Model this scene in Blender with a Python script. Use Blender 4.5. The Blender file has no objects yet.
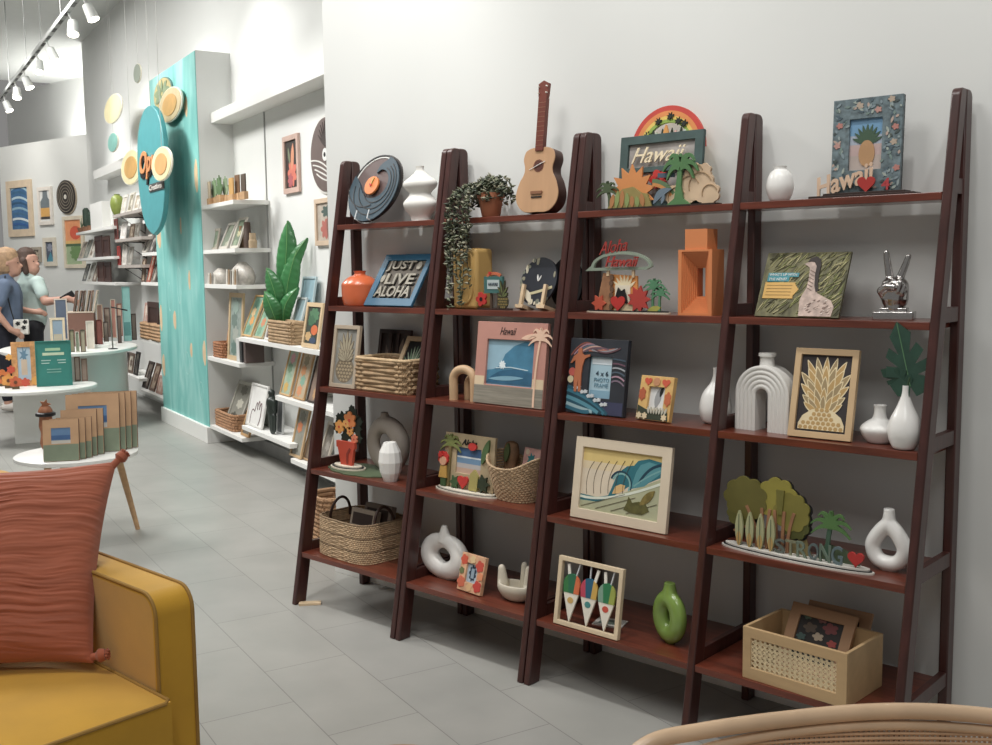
import bpy, bmesh, math, random
from mathutils import Vector, Matrix, Euler
random.seed(7)
SC = bpy.context.scene
COL = SC.collection
PI = math.pi
R = math.radians

# ------------------------------------------------------------------ camera
CC = Vector((3.43444632, -2.90768900, 1.38399715))
CR = Vector((0.74059143, 0.67185539, -0.01160483))
CU = Vector((-0.06030433, 0.08365465, 0.99466843))
CF = Vector((-0.66924414, 0.73594309, -0.10246970))
FPX = 1032.186
cam = bpy.data.cameras.new('camera')
cam.sensor_width = 36.0
cam.lens = FPX / 992.0 * 36.0
cam.clip_start = 0.05
camo = bpy.data.objects.new('camera', cam)
COL.objects.link(camo)
m = Matrix.Identity(4)
for i in range(3):
    m[i][0] = CR[i]; m[i][1] = CU[i]; m[i][2] = -CF[i]; m[i][3] = CC[i]
camo.matrix_world = m
SC.camera = camo

# left part of the shop stands at an angle to the ladder-shelf wall: its own frame
LO = Vector((-3.764, 1.601, 0.0))
LRZ = R(-16.5)
LX = Vector((math.cos(LRZ), math.sin(LRZ), 0))
LY = Vector((-math.sin(LRZ), math.cos(LRZ), 0))
def L3(x, y, z=0.0):
    return LO + LX * x + LY * y + Vector((0, 0, z))
def s_at(px, p0, d):
    A = CR * FPX - CF * (px - 496.0)
    return -A.dot(p0 - CC) / A.dot(d)
def xw(px, Y, z):                       # x on the ladder-shelf wall axis
    return s_at(px, Vector((0, Y, z)), Vector((1, 0, 0)))
def xl(px, b, z):                       # x along the left wall axis
    return s_at(px, L3(0, b, z), LX)
def z_at(py, p):                        # height above a point
    B = CU * FPX - CF * (372.5 - py)
    q = Vector((p[0], p[1], 0))
    return -B.dot(q - CC) / B.z
def onz(px, py, z):
    d = CF + CR * ((px - 496) / FPX) - CU * ((py - 372.5) / FPX)
    return CC + d * ((z - CC.z) / d.z)

# ------------------------------------------------------------------ materials
def lin(h):
    h = h.lstrip('#')
    o = []
    for i in (0, 2, 4):
        c = int(h[i:i+2], 16) / 255.0
        o.append(c / 12.92 if c <= 0.04045 else ((c + 0.055) / 1.055) ** 2.4)
    return o
MATS = {}
def mat(h, rough=0.6, metal=0.0, var=0.08, scale=12.0, bump=0.0, stretch=(1, 1, 1), bscale=None, sheen=0.0, coat=0.0, trans=0.0):
    key = (h, rough, metal, var, scale, bump, stretch, bscale, sheen, coat, trans)
    if key in MATS: return MATS[key]
    mt = bpy.data.materials.new('surface_' + h.strip('#'))
    mt.use_nodes = True
    nt = mt.node_tree
    b = nt.nodes['Principled BSDF']
    b.inputs['Roughness'].default_value = rough
    b.inputs['Metallic'].default_value = metal
    if sheen: b.inputs['Sheen Weight'].default_value = sheen
    if coat: b.inputs['Coat Weight'].default_value = coat
    if trans:
        b.inputs['Transmission Weight'].default_value = trans
    c = lin(h)
    if not sheen and not metal:                       # the shop's goods read a little muted
        g_ = 0.3 * c[0] + 0.59 * c[1] + 0.11 * c[2]; c = [g_ + (v - g_) * 0.86 for v in c]
    tc = nt.nodes.new('ShaderNodeTexCoord')
    mp = nt.nodes.new('ShaderNodeMapping'); mp.inputs['Scale'].default_value = stretch
    nt.links.new(tc.outputs['Object'], mp.inputs['Vector'])
    no = nt.nodes.new('ShaderNodeTexNoise'); no.inputs['Scale'].default_value = scale; no.inputs['Detail'].default_value = 4
    nt.links.new(mp.outputs[0], no.inputs['Vector'])
    rp = nt.nodes.new('ShaderNodeValToRGB')
    rp.color_ramp.elements[0].position = 0.3; rp.color_ramp.elements[1].position = 0.7
    rp.color_ramp.elements[0].color = [max(0, v * (1 - var)) for v in c] + [1]
    rp.color_ramp.elements[1].color = [min(1, v * (1 + var)) for v in c] + [1]
    nt.links.new(no.outputs['Fac'], rp.inputs['Fac'])
    nt.links.new(rp.outputs['Color'], b.inputs['Base Color'])
    if bump:
        bn = nt.nodes.new('ShaderNodeBump'); bn.inputs['Strength'].default_value = bump; bn.inputs['Distance'].default_value = 0.004
        n2 = nt.nodes.new('ShaderNodeTexNoise'); n2.inputs['Scale'].default_value = bscale or scale * 3
        nt.links.new(mp.outputs[0], n2.inputs['Vector'])
        nt.links.new(n2.outputs['Fac'], bn.inputs['Height'])
        nt.links.new(bn.outputs[0], b.inputs['Normal'])
    MATS[key] = mt
    return mt
def emat(h, strength):
    key = ('e', h, strength)
    if key in MATS: return MATS[key]
    mt = bpy.data.materials.new('lamp_glow'); mt.use_nodes = True
    b = mt.node_tree.nodes['Principled BSDF']
    b.inputs['Emission Color'].default_value = lin(h) + [1]
    b.inputs['Emission Strength'].default_value = strength
    MATS[key] = mt
    return mt
WHITE = mat('#e6e6e2', 0.55, var=0.015, scale=3)
PAINT = mat('#dcdedb', 0.7, var=0.015, scale=2)
MAHOG = mat('#43201b', 0.36, var=0.3, scale=9, stretch=(6, 6, 0.6), bump=0.05, coat=0.15)
MAHOGH = mat('#6a2e1b', 0.28, var=0.3, scale=9, stretch=(0.6, 7, 7), bump=0.05, coat=0.3)
PALEWOOD = mat('#d9bd95', 0.55, var=0.08, scale=8, stretch=(1, 6, 6))
TANWOOD = mat('#c49a6b', 0.55, var=0.12, scale=8, stretch=(1, 6, 6))
DARKWOOD = mat('#35221c', 0.5, var=0.2, scale=10)
BLACK = mat('#17171a', 0.5, var=0.05)
CERAM = mat('#ecebe7', 0.32, var=0.02, scale=5, coat=0.2)
CERAMM = mat('#dedcd6', 0.6, var=0.03, scale=8)
RED = mat('#c8281f', 0.4); ORANGE = mat('#e07f2c', 0.45); YELLOW = mat('#dfb541', 0.5)
GREEN = mat('#3f8a4a', 0.5); TEAL = mat('#1f7f86', 0.5); NAVY = mat('#22384a', 0.5)
CREAM = mat('#ead9b4', 0.55)

# ------------------------------------------------------------------ mesh builder
class MB:
    def __init__(s): s.v = []; s.f = []; s.m = []; s.mats = []; s.k = 0
    def mi(s, mt):
        if mt not in s.mats: s.mats.append(mt)
        return s.mats.index(mt)
    def add(s, mt, vs, fs, T=None):
        n = len(s.v); k = s.mi(mt)
        for p in vs:
            p = Vector(p)
            if T is not None: p = T @ p
            s.v.append(p)
        for f in fs: s.f.append([n + i for i in f]); s.m.append(k)
        return s
    def box(s, mt, x0, x1, y0, y1, z0, z1, T=None):
        vs = [(x, y, z) for x in (x0, x1) for y in (y0, y1) for z in (z0, z1)]
        return s.add(mt, vs, [(0, 1, 3, 2), (4, 6, 7, 5), (0, 4, 5, 1), (2, 3, 7, 6), (0, 2, 6, 4), (1, 5, 7, 3)], T)
    def prism(s, mt, pts, y0, y1, T=None, j=True):    # outline in x,z pushed along y; overlapping cut-outs get a hair of stagger
        n = len(pts)
        if j: s.k = (s.k + 1) % 6; y0 = y0 - 0.00006 * s.k; y1 = y1 - 0.00003 * s.k
        vs = [(x, y0, z) for x, z in pts] + [(x, y1, z) for x, z in pts]
        fs = [list(range(n)), list(range(2 * n - 1, n - 1, -1))] + [(i, i + n, (i + 1) % n + n, (i + 1) % n) for i in range(n)]
        return s.add(mt, vs, fs, T)
    def prismz(s, mt, pts, z0, z1, T=None):           # outline in x,y pushed along z
        n = len(pts)
        vs = [(x, y, z0) for x, y in pts] + [(x, y, z1) for x, y in pts]
        fs = [list(range(n)), list(range(2 * n - 1, n - 1, -1))] + [(i, i + n, (i + 1) % n + n, (i + 1) % n) for i in range(n)]
        return s.add(mt, vs, fs, T)
    def prismx(s, mt, pts, x0, x1, T=None):           # outline in y,z pushed along x
        n = len(pts)
        vs = [(x0, y, z) for y, z in pts] + [(x1, y, z) for y, z in pts]
        fs = [list(range(n)), list(range(2 * n - 1, n - 1, -1))] + [(i, i + n, (i + 1) % n + n, (i + 1) % n) for i in range(n)]
        return s.add(mt, vs, fs, T)
    def ring(s, mt, po, pi_, y0, y1, T=None):         # frame between two outlines of equal count
        n = len(po)
        vs = [(x, y0, z) for x, z in po] + [(x, y0, z) for x, z in pi_] + [(x, y1, z) for x, z in po] + [(x, y1, z) for x, z in pi_]
        fs = []
        for i in range(n):
            j = (i + 1) % n
            fs += [(i, j, n + j, n + i), (2*n + i, 3*n + i, 3*n + j, 2*n + j), (i, 2*n + i, 2*n + j, j), (n + i, n + j, 3*n + j, 3*n + i)]
        return s.add(mt, vs, fs, T)
    def lathe(s, mt, prof, n=32, T=None, sx=1, sy=1):
        vs = []; fs = []
        for r, z in prof:
            for i in range(n):
                a = 2 * PI * i / n
                vs.append((r * sx * math.cos(a), r * sy * math.sin(a), z))
        for k in range(len(prof) - 1):
            for i in range(n):
                j = (i + 1) % n
                fs.append((k*n + i, k*n + j, (k+1)*n + j, (k+1)*n + i))
        fs.append(list(range(n - 1, -1, -1))); fs.append([(len(prof)-1)*n + i for i in range(n)])
        return s.add(mt, vs, fs, T)
    def ball(s, mt, c, r, n=10, T=None):
        if not isinstance(r, (tuple, list)): r = (r, r, r)
        vs = []; fs = []; k = max(4, n // 2)
        for j in range(k + 1):
            t = PI * j / k
            for i in range(n):
                a = 2 * PI * i / n
                vs.append((c[0] + r[0]*math.sin(t)*math.cos(a), c[1] + r[1]*math.sin(t)*math.sin(a), c[2] - r[2]*math.cos(t)))
        for j in range(k):
            for i in range(n):
                q = (i + 1) % n
                fs.append((j*n + i, j*n + q, (j+1)*n + q, (j+1)*n + i))
        return s.add(mt, vs, fs, T)
    def tube(s, mt, pts, r, n=10, closed=False, T=None, flat=1.0):
        pts = [Vector(p) for p in pts]; N = len(pts)
        rr = r if isinstance(r, (list, tuple)) else [r] * N
        up = Vector((0, 0, 1)); vs = []; fs = []; prev = None
        for i, p in enumerate(pts):
            if closed: d = pts[(i+1) % N] - pts[i-1]
            else: d = pts[min(i+1, N-1)] - pts[max(i-1, 0)]
            if d.length < 1e-9: d = Vector((0, 0, 1))
            d.normalize()
            if prev is None:
                a = d.cross(up)
                if a.length < 0.05: a = d.cross(Vector((1, 0, 0)))
            else:
                a = prev - d * prev.dot(d)
                if a.length < 1e-4: a = d.cross(up)
            a.normalize(); prev = a; b = d.cross(a)
            for k in range(n):
                t = 2 * PI * k / n
                vs.append(p + a * (math.cos(t) * rr[i]) + b * (math.sin(t) * rr[i] * flat))
        M = N if closed else N - 1
        for i in range(M):
            j = (i + 1) % N
            for k in range(n):
                q = (k + 1) % n
                fs.append((i*n + k, i*n + q, j*n + q, j*n + k))
        if not closed:
            fs.append(list(range(n-1, -1, -1))); fs.append([(N-1)*n + k for k in range(n)])
        return s.add(mt, vs, fs, T)
    def grid(s, mt, fn, nu, nv, T=None, thick=0.0):
        vs = [fn(i / nu, j / nv) for j in range(nv + 1) for i in range(nu + 1)]
        fs = [(j*(nu+1)+i, j*(nu+1)+i+1, (j+1)*(nu+1)+i+1, (j+1)*(nu+1)+i) for j in range(nv) for i in range(nu)]
        return s.add(mt, vs, fs, T)
    def build(s, name, parent=None, smooth=True, bevel=0.0, solid=0.0, merge=True, ang=35, seg=2):
        me = bpy.data.meshes.new(name)
        me.from_pydata([tuple(v) for v in s.v], [], s.f)
        for mt in s.mats: me.materials.append(mt)
        for p, k in zip(me.polygons, s.m): p.material_index = k
        bm = bmesh.new(); bm.from_mesh(me)
        if merge: bmesh.ops.remove_doubles(bm, verts=bm.verts, dist=1e-6)
        bmesh.ops.recalc_face_normals(bm, faces=bm.faces)
        bm.to_mesh(me); bm.free()
        if smooth:
            me.shade_smooth()
            me.set_sharp_from_angle(angle=R(ang))
        o = bpy.data.objects.new(name, me)
        COL.objects.link(o)
        if parent is not None: o.parent = parent
        if solid:
            md = o.modifiers.new('thickness', 'SOLIDIFY'); md.thickness = solid; md.offset = 0
        if bevel:
            md = o.modifiers.new('bevel', 'BEVEL'); md.width = bevel; md.segments = seg; md.limit_method = 'ANGLE'; md.angle_limit = R(40)
        return o
def thing(name, label, cat, loc=(0, 0, 0), rz=0.0, group=None, lean=0.0, roll=0.0):
    o = bpy.data.objects.new(name, None); COL.objects.link(o)
    o.empty_display_size = 0.05
    o.location = loc; o.rotation_euler = (-lean, roll, rz)
    o['label'] = label; o['category'] = cat
    if group: o['group'] = group
    return o
def tag(o, label, cat, group=None, kind=None):
    o['label'] = label; o['category'] = cat
    if group: o['group'] = group
    if kind: o['kind'] = kind
    return o
def at(o, loc, rz=0.0):
    o.location = loc; o.rotation_euler = (0, 0, rz); return o
def struct(o):
    o['kind'] = 'structure'; return o
def copy_tree(o, parent=None):
    c = o.copy(); COL.objects.link(c); c.parent = parent
    for ch in list(o.children): copy_tree(ch, c)
    return c
def blob(name, caps, mt, parent, voxel=0.004, smooth=6, balls=(), extra=None):
    """one continuous skin grown over tapered capsules"""
    mb = MB()
    for c in caps:
        p0, p1, r0, r1 = c[:4]
        p0, p1 = Vector(p0), Vector(p1)
        mb.ball(mt, p0, r0, 12); mb.ball(mt, p1, r1, 12)
        if (p1 - p0).length > 1e-5: mb.tube(mt, [p0, p1], [r0, r1], 12)
    for c, r in balls: mb.ball(mt, c, r, 14)
    if extra: extra(mb)
    o = mb.build('tmp', None, smooth=False, merge=False)
    md = o.modifiers.new('r', 'REMESH'); md.mode = 'VOXEL'; md.voxel_size = voxel
    if smooth:
        ms = o.modifiers.new('s', 'SMOOTH'); ms.factor = 0.5; ms.iterations = smooth
    bpy.context.view_layer.update()
    dg = bpy.context.evaluated_depsgraph_get()
    me = bpy.data.meshes.new_from_object(o.evaluated_get(dg))
    bpy.data.objects.remove(o)
    me.name = name
    me.materials.clear(); me.materials.append(mt)
    for p in me.polygons: p.material_index = 0
    me.shade_smooth()
    q = bpy.data.objects.new(name, me); COL.objects.link(q)
    if parent is not None: q.parent = parent
    return q
def text_mesh(txt, w, h, depth, mt, name, parent, loc, shear=0.0, rx=PI/2, ry=0.0, rz=0.0, bevel=0.0, offset=0.0, T=None, space=1.0):
    cu = bpy.data.curves.new('t', 'FONT'); cu.body = txt; cu.size = 1; cu.extrude = 0.5; cu.shear = shear; cu.resolution_u = 3
    cu.offset = offset; cu.space_character = space
    to = bpy.data.objects.new('t', cu); COL.objects.link(to)
    bpy.context.view_layer.update()
    dg = bpy.context.evaluated_depsgraph_get()
    me = bpy.data.meshes.new_from_object(to.evaluated_get(dg))
    bpy.data.objects.remove(to)
    xs = [v.co.x for v in me.vertices]; ys = [v.co.y for v in me.vertices]
    x0, x1, y0, y1 = min(xs), max(xs), min(ys), max(ys)
    M = Matrix.Translation(loc) @ Euler((rx, ry, rz)).to_matrix().to_4x4()
    if T is not None: M = T @ M
    for v in me.vertices:
        v.co = M @ Vector(((v.co.x - (x0 + x1) / 2) * w / (x1 - x0), (v.co.y - y0) * h / (y1 - y0), v.co.z * depth))
    me.materials.clear(); me.materials.append(mt)
    for p in me.polygons: p.material_index = 0
    me.name = name
    o = bpy.data.objects.new(name, me); COL.objects.link(o)
    if parent is not None: o.parent = parent
    return o

# ------------------------------------------------------------------ flat outlines (x, z)
def circ(cx, cz, rx, rz=None, n=28, rot=0.0):
    rz = rx if rz is None else rz
    c, s = math.cos(rot), math.sin(rot); o = []
    for i in range(n):
        a = 2 * PI * i / n; x, z = rx * math.cos(a), rz * math.sin(a)
        o.append((cx + x * c - z * s, cz + x * s + z * c))
    return o
def rect(x0, z0, x1, z1): return [(x0, z0), (x1, z0), (x1, z1), (x0, z1)]
def heart(cx, cz, s):
    o = []
    for i in range(28):
        t = 2 * PI * i / 28
        o.append((cx + s * (16 * math.sin(t) ** 3) / 17, cz + s * (13 * math.cos(t) - 5 * math.cos(2*t) - 2 * math.cos(3*t) - math.cos(4*t)) / 17))
    return o
def spiky(cx, cz, r0, r1, n, a0=0.0, a1=2*PI, base=None):
    o = []; N = 2 * n
    for i in range(N + (0 if abs(a1 - a0 - 2*PI) < 1e-6 else 1)):
        a = a0 + (a1 - a0) * i / N; r = r1 if i % 2 else r0
        o.append((cx + r * math.cos(a), cz + r * math.sin(a)))
    return o
def scallop(cx, cz, rx, rz, n=9, amp=0.12, N=72, ph=0.0):
    o = []
    for i in range(N):
        a = 2 * PI * i / N; k = 1 - amp + amp * abs(math.sin(n * a / 2 + ph)) * 1.4
        o.append((cx + rx * k * math.cos(a), cz + rz * k * math.sin(a)))
    return o
def leaf2(x0, z0, x1, z1, w, n=8, bend=0.0):
    d = Vector((x1 - x0, z1 - z0)); nrm = Vector((-d.y, d.x)).normalized(); a = []; b = []
    for i in range(n + 1):
        t = i / n; p = Vector((x0, z0)) + d * t + nrm * (bend * math.sin(PI * t)); k = w * math.sin(PI * min(1, t * 0.96 + 0.02)) ** 0.8
        a.append(tuple(p + nrm * k)); b.append(tuple(p - nrm * k))
    return a + b[::-1]
def ribbon(pts, w, taper=False):
    pts = [Vector(p) for p in pts]; a = []; b = []; N = len(pts)
    for i, p in enumerate(pts):
        d = pts[min(i+1, N-1)] - pts[max(i-1, 0)]
        nrm = Vector((-d.y, d.x)).normalized(); k = w / 2 * ((1 - i / N) if taper else 1)
        a.append(tuple(p + nrm * k)); b.append(tuple(p - nrm * k))
    return a + b[::-1]
def curve2(p0, p1, p2, n=10):
    return [((1-t)**2*p0[0] + 2*t*(1-t)*p1[0] + t*t*p2[0], (1-t)**2*p0[1] + 2*t*(1-t)*p1[1] + t*t*p2[1]) for t in [i / n for i in range(n + 1)]]
def palm(cx, z0, h, r, tw, lean=0.12):
    """list of (role, outline) for a cut-out palm tree"""
    top = (cx + lean * h, z0 + h - r * 0.6)
    o = [('trunk', ribbon(curve2((cx, z0), (cx - lean * h * 0.3, z0 + h * 0.5), top, 8), tw))]
    for a in (-20, 15, 50, 88, 128, 165, 200):
        e = (top[0] + r * math.cos(R(a)), top[1] + r * 0.75 * math.sin(R(a)) - r * 0.22)
        mid = (top[0] + r * 0.55 * math.cos(R(a)), top[1] + r * 0.75 * math.sin(R(a)) + r * 0.28)
        o.append(('leaf', ribbon(curve2(top, mid, e, 7), r * 0.3, True)))
    return o

# ------------------------------------------------------------------ generic goods
def frame_parts(t, w, h, bw, d, fm, layers, pic=None, pz=None, bevel=0.0012, back=BLACK, bws=None, strut=0.0):
    """t: thing whose frame stands on z=0 and spans x -w/2..w/2, y -d..0; layers: (material, outline) in metres over the picture"""
    bl, br, bb, bt = bws or (bw, bw, bw, bw)
    po = rect(-w/2, 0, w/2, h); pi_ = rect(-w/2 + bl, bb, w/2 - br, h - bt)
    f = MB().ring(fm, po, pi_, -d, 0).build('frame', t, smooth=False, bevel=bevel)
    p = MB(); p.box(pic or back, -w/2 + bl * 0.7, w/2 - br * 0.7, -d * 0.45, -d * 0.1, bb * 0.7, h - bt * 0.7)
    y = -d * 0.45
    for k, (mt, pts) in enumerate(layers):
        p.prism(mt, pts, y - 0.0004 - 0.0025 * (k + 1) / max(8, len(layers)), y + 0.0005, None, False)
    pp = p.build('picture', t, smooth=False, merge=False)
    if strut:
        lean = -t.rotation_euler[0]
        zz = h * 0.62
        e = Vector((0, strut, 0)); Rx = Matrix.Rotation(lean, 3, 'X')
        e = Rx @ e                          # back into the leaning frame's own axes
        MB().tube(BLACK, [(0, 0.002, zz), (0, e.y, e.z + 0.002)], 0.006, 6).build('back_strut', t)
    return f, pp
def lathe_vase(name, label, cat, loc, prof, mt, n=40, sx=1, sy=1, rz=0.0, group=None):
    """profile given outside from the foot up; a hollow neck is added"""
    r, z = prof[-1]
    pr = prof + [(r * 0.78, z), (r * 0.7, z - 0.012)]
    o = MB().lathe(mt, pr, n, None, sx, sy).build(name)
    at(o, loc, rz); tag(o, label, cat, group)
    return o
def spline(pts, n=6):
    """smooth interpolation of a list of tuples"""
    o = []; N = len(pts)
    for i in range(N - 1):
        p0 = pts[max(i-1, 0)]; p1 = pts[i]; p2 = pts[i+1]; p3 = pts[min(i+2, N-1)]
        for k in range(n):
            t = k / n
            o.append(tuple(0.5 * ((2*b) + (-a + c) * t + (2*a - 5*b + 4*c - d) * t*t + (-a + 3*b - 3*c + d) * t**3) for a, b, c, d in zip(p0, p1, p2, p3)))
    o.append(tuple(pts[-1]))
    return o
def sup(a, hw, hd, e=4.0):
    c, s = math.cos(a), math.sin(a)
    return hw * math.copysign(abs(c) ** (2 / e), c), hd * math.copysign(abs(s) ** (2 / e), s)
def coil_basket(mt, hw, hd, h, rows, e=4.0, flare=1.0, seg=72, twist=9, amp=0.35, top=None, floor_z=0.004, mat2=None, every=4):
    """woven wall of stacked wavy coils plus a floor"""
    mb = MB(); r = h / rows / 2 * 1.12
    for k in range(rows):
        z = h * (k + 0.5) / rows; f = 1 + (flare - 1) * (k / max(1, rows - 1)); pts = []
        for i in range(seg):
            a = 2 * PI * i / seg
            x, y = sup(a, hw * f, hd * f, e)
            L = math.hypot(x, y) or 1
            off = r * amp * math.sin(twist * a * 2 + (PI if k % 2 else 0))
            zz = z + (top(a) * (k / max(1, rows - 1)) if top else 0)
            pts.append((x * (1 + off / L), y * (1 + off / L), zz))
        mb.tube((mat2 if (mat2 and k % every == every - 1) else mt), pts, [r * (0.92 + 0.16 * random.random()) for _ in pts], 7, True)
    fl = [sup(2*PI*i/40, hw * 0.99, hd * 0.99, e) for i in range(40)]
    mb.prismz(mt, fl, 0.0, floor_z + r)
    return mb

# ================================================================== THE SETTING
def floor_mat():
    mt = bpy.data.materials.new('floor_tiles'); mt.use_nodes = True
    nt = mt.node_tree; b = nt.nodes['Principled BSDF']; b.inputs['Roughness'].default_value = 0.38
    tc = nt.nodes.new('ShaderNodeTexCoord'); mp = nt.nodes.new('ShaderNodeMapping')
    mp.inputs['Location'].default_value = (-5.11 + 0.2885, 0.89 + 0.6, 0)
    nt.links.new(tc.outputs['Object'], mp.inputs['Vector'])
    br = nt.nodes.new('ShaderNodeTexBrick')
    br.inputs['Scale'].default_value = 1.0; br.inputs['Brick Width'].default_value = 0.577; br.inputs['Row Height'].default_value = 0.3
    br.inputs['Mortar Size'].default_value = 0.0018; br.inputs['Mortar Smooth'].default_value = 0.3; br.offset = 0.5
    br.inputs['Color1'].default_value = lin('#a3a29d') + [1]; br.inputs['Color2'].default_value = lin('#9f9e9a') + [1]; br.inputs['Mortar'].default_value = lin('#7c7b77') + [1]
    nt.links.new(mp.outputs[0], br.inputs['Vector'])
    no = nt.nodes.new('ShaderNodeTexNoise'); no.inputs['Scale'].default_value = 3.5; no.inputs['Detail'].default_value = 5
    nt.links.new(tc.outputs['Object'], no.inputs['Vector'])
    rp = nt.nodes.new('ShaderNodeValToRGB'); rp.color_ramp.elements[0].position = 0.3; rp.color_ramp.elements[1].position = 0.7
    rp.color_ramp.elements[0].color = (0.86, 0.87, 0.87, 1); rp.color_ramp.elements[1].color = (1, 1, 1, 1)
    nt.links.new(no.outputs['Fac'], rp.inputs['Fac'])
    mx = nt.nodes.new('ShaderNodeMix'); mx.data_type = 'RGBA'; mx.blend_type = 'MULTIPLY'; mx.inputs[0].default_value = 1
    nt.links.new(br.outputs['Color'], mx.inputs[6]); nt.links.new(rp.outputs['Color'], mx.inputs[7])
    nt.links.new(mx.outputs[2], b.inputs['Base Color'])
    return mt
def lset(o, kind=True):
    o.location = LO; o.rotation_euler = (0, 0, LRZ)
    if kind: struct(o)
    return o
lset(MB().box(floor_mat(), -9.5, 9.5, -8.0, 4.0, -0.06, 0).build('floor', smooth=False))
lset(MB().box(mat('#c9ccc9', 0.8, var=0.02), -9.5, 9.5, -8.0, 4.0, 4.3, 4.36).build('ceiling', smooth=False))
struct(MB().box(PAINT, -0.225, 5.6, 0.02, 0.17, 0, 4.3).build('wall_back', smooth=False))
struct(MB().box(WHITE, -0.225, 5.6, 0.004, 0.02, 0, 0.085).build('baseboard_back', smooth=False, bevel=0.002))
lset(MB().box(PAINT, -6.2, 4.3, 0.27, 0.4, 0, 4.3).build('wall_recess', smooth=False))
lset(MB().box(PAINT, -1.5, 0.0, 0.0, 0.27, 0, 3.07).build('wall_column', smooth=False))
lset(MB().box(WHITE, -1.5, 0.015, -0.03, 0.0, 0, 0.13).box(WHITE, 0.0, 0.015, 0.0, 0.27, 0, 0.13).build('baseboard_column', smooth=False, bevel=0.002, merge=False))
lset(MB().box(WHITE, 0.0, 4.0, 0.1, 0.27, 2.52, 2.6).build('trim_1', smooth=False, bevel=0.002))
lset(MB().box(WHITE, -4.9, -1.5, 0.1, 0.27, 2.46, 2.56).build('trim_2', smooth=False, bevel=0.002))
lset(MB().box(mat('#9a9c9a', 0.5), 0.765, 0.777, 0.262, 0.27, 0.05, 2.52).build('trim_3', smooth=False))
lset(MB().box(mat('#8e8e8c', 0.6), 0.02, 4.2, 0.2, 0.27, 0, 0.1).build('baseboard_recess', smooth=False))
# far wall, behind the two shoppers
FW0 = Vector((-9.645, 3.625, 0)); FD = Vector((math.cos(R(185)), math.sin(R(185)), 0)); FRZ = R(5)
def fw(o): o.location = FW0; o.rotation_euler = (0, 0, FRZ); return o
struct(fw(MB().box(PAINT, -2.25, 0.35, 0.0, 0.12, 0, 3.15).build('wall_far', smooth=False)))
struct(fw(MB().box(PAINT, -4.4, 2.0, 1.3, 1.42, 0, 4.3).build('wall_far_upper', smooth=False)))
struct(fw(MB().box(WHITE, -2.25, 0.35, 0.12, 1.3, 3.05, 3.15).build('trim_4', smooth=False)))

# mural on the column
def mural():
    mt = bpy.data.materials.new('mural_paint'); mt.use_nodes = True; nt = mt.node_tree; b = nt.nodes['Principled BSDF']; b.inputs['Roughness'].default_value = 0.6
    tc = nt.nodes.new('ShaderNodeTexCoord'); mp = nt.nodes.new('ShaderNodeMapping'); mp.inputs['Scale'].default_value = (2.2, 1, 0.6)
    nt.links.new(tc.outputs['Object'], mp.inputs['Vector'])
    no = nt.nodes.new('ShaderNodeTexNoise'); no.inputs['Scale'].default_value = 1.6; no.inputs['Detail'].default_value = 3; no.inputs['Distortion'].default_value = 1.2
    nt.links.new(mp.outputs[0], no.inputs['Vector'])
    rp = nt.nodes.new('ShaderNodeValToRGB'); e = rp.color_ramp.elements
    e[0].position = 0.3; e[0].color = lin('#69b0ab') + [1]; e[1].position = 0.72; e[1].color = lin('#a3d3ce') + [1]
    k = e.new(0.5); k.color = lin('#80c0ba') + [1]
    nt.links.new(no.outputs['Fac'], rp.inputs['Fac']); nt.links.new(rp.outputs['Color'], b.inputs['Base Color'])
    peach = mat('#dfbd92', 0.6); pale = mat('#93ccc6', 0.6)
    mb = MB().box(mt, -1.5, -0.002, -0.006, 0.0, 0.13, 3.065)
    for x, z, a, c in ((-0.09, 2.12, 0.05, 0.13), (-0.3, 2.68, 0.045, 0.08), (-0.42, 1.3, 0.03, 0.08), (-0.45, 0.72, 0.035, 0.06), (-0.06, 0.72, 0.045, 0.1),
                       (-1.38, 1.68, 0.07, 0.1), (-0.95, 0.95, 0.05, 0.08), (-1.42, 0.52, 0.05, 0.1), (-1.44, 0.95, 0.045, 0.12), (-0.62, 1.75, 0.022, 0.07)):
        mb.prism(peach, scallop(x, z, a, c, 3, 0.12, 40), -0.0075, -0.005)
    for x, z, a, c in ((-0.75, 1.25, 0.07, 0.16), (-0.3, 1.9, 0.05, 0.18), (-0.6, 0.6, 0.08, 0.1), (-1.1, 1.15, 0.06, 0.13), (-0.2, 0.4, 0.06, 0.08)):
        mb.ring(pale, circ(x, z, a, c), circ(x, z, a * 0.85, c * 0.9), -0.0068, -0.005)
    o = mb.build('mural', smooth=False, merge=False); lset(o, False)
    tag(o, 'turquoise painted wall mural with pale orange drops on the white column', 'mural')
mural()

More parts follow.
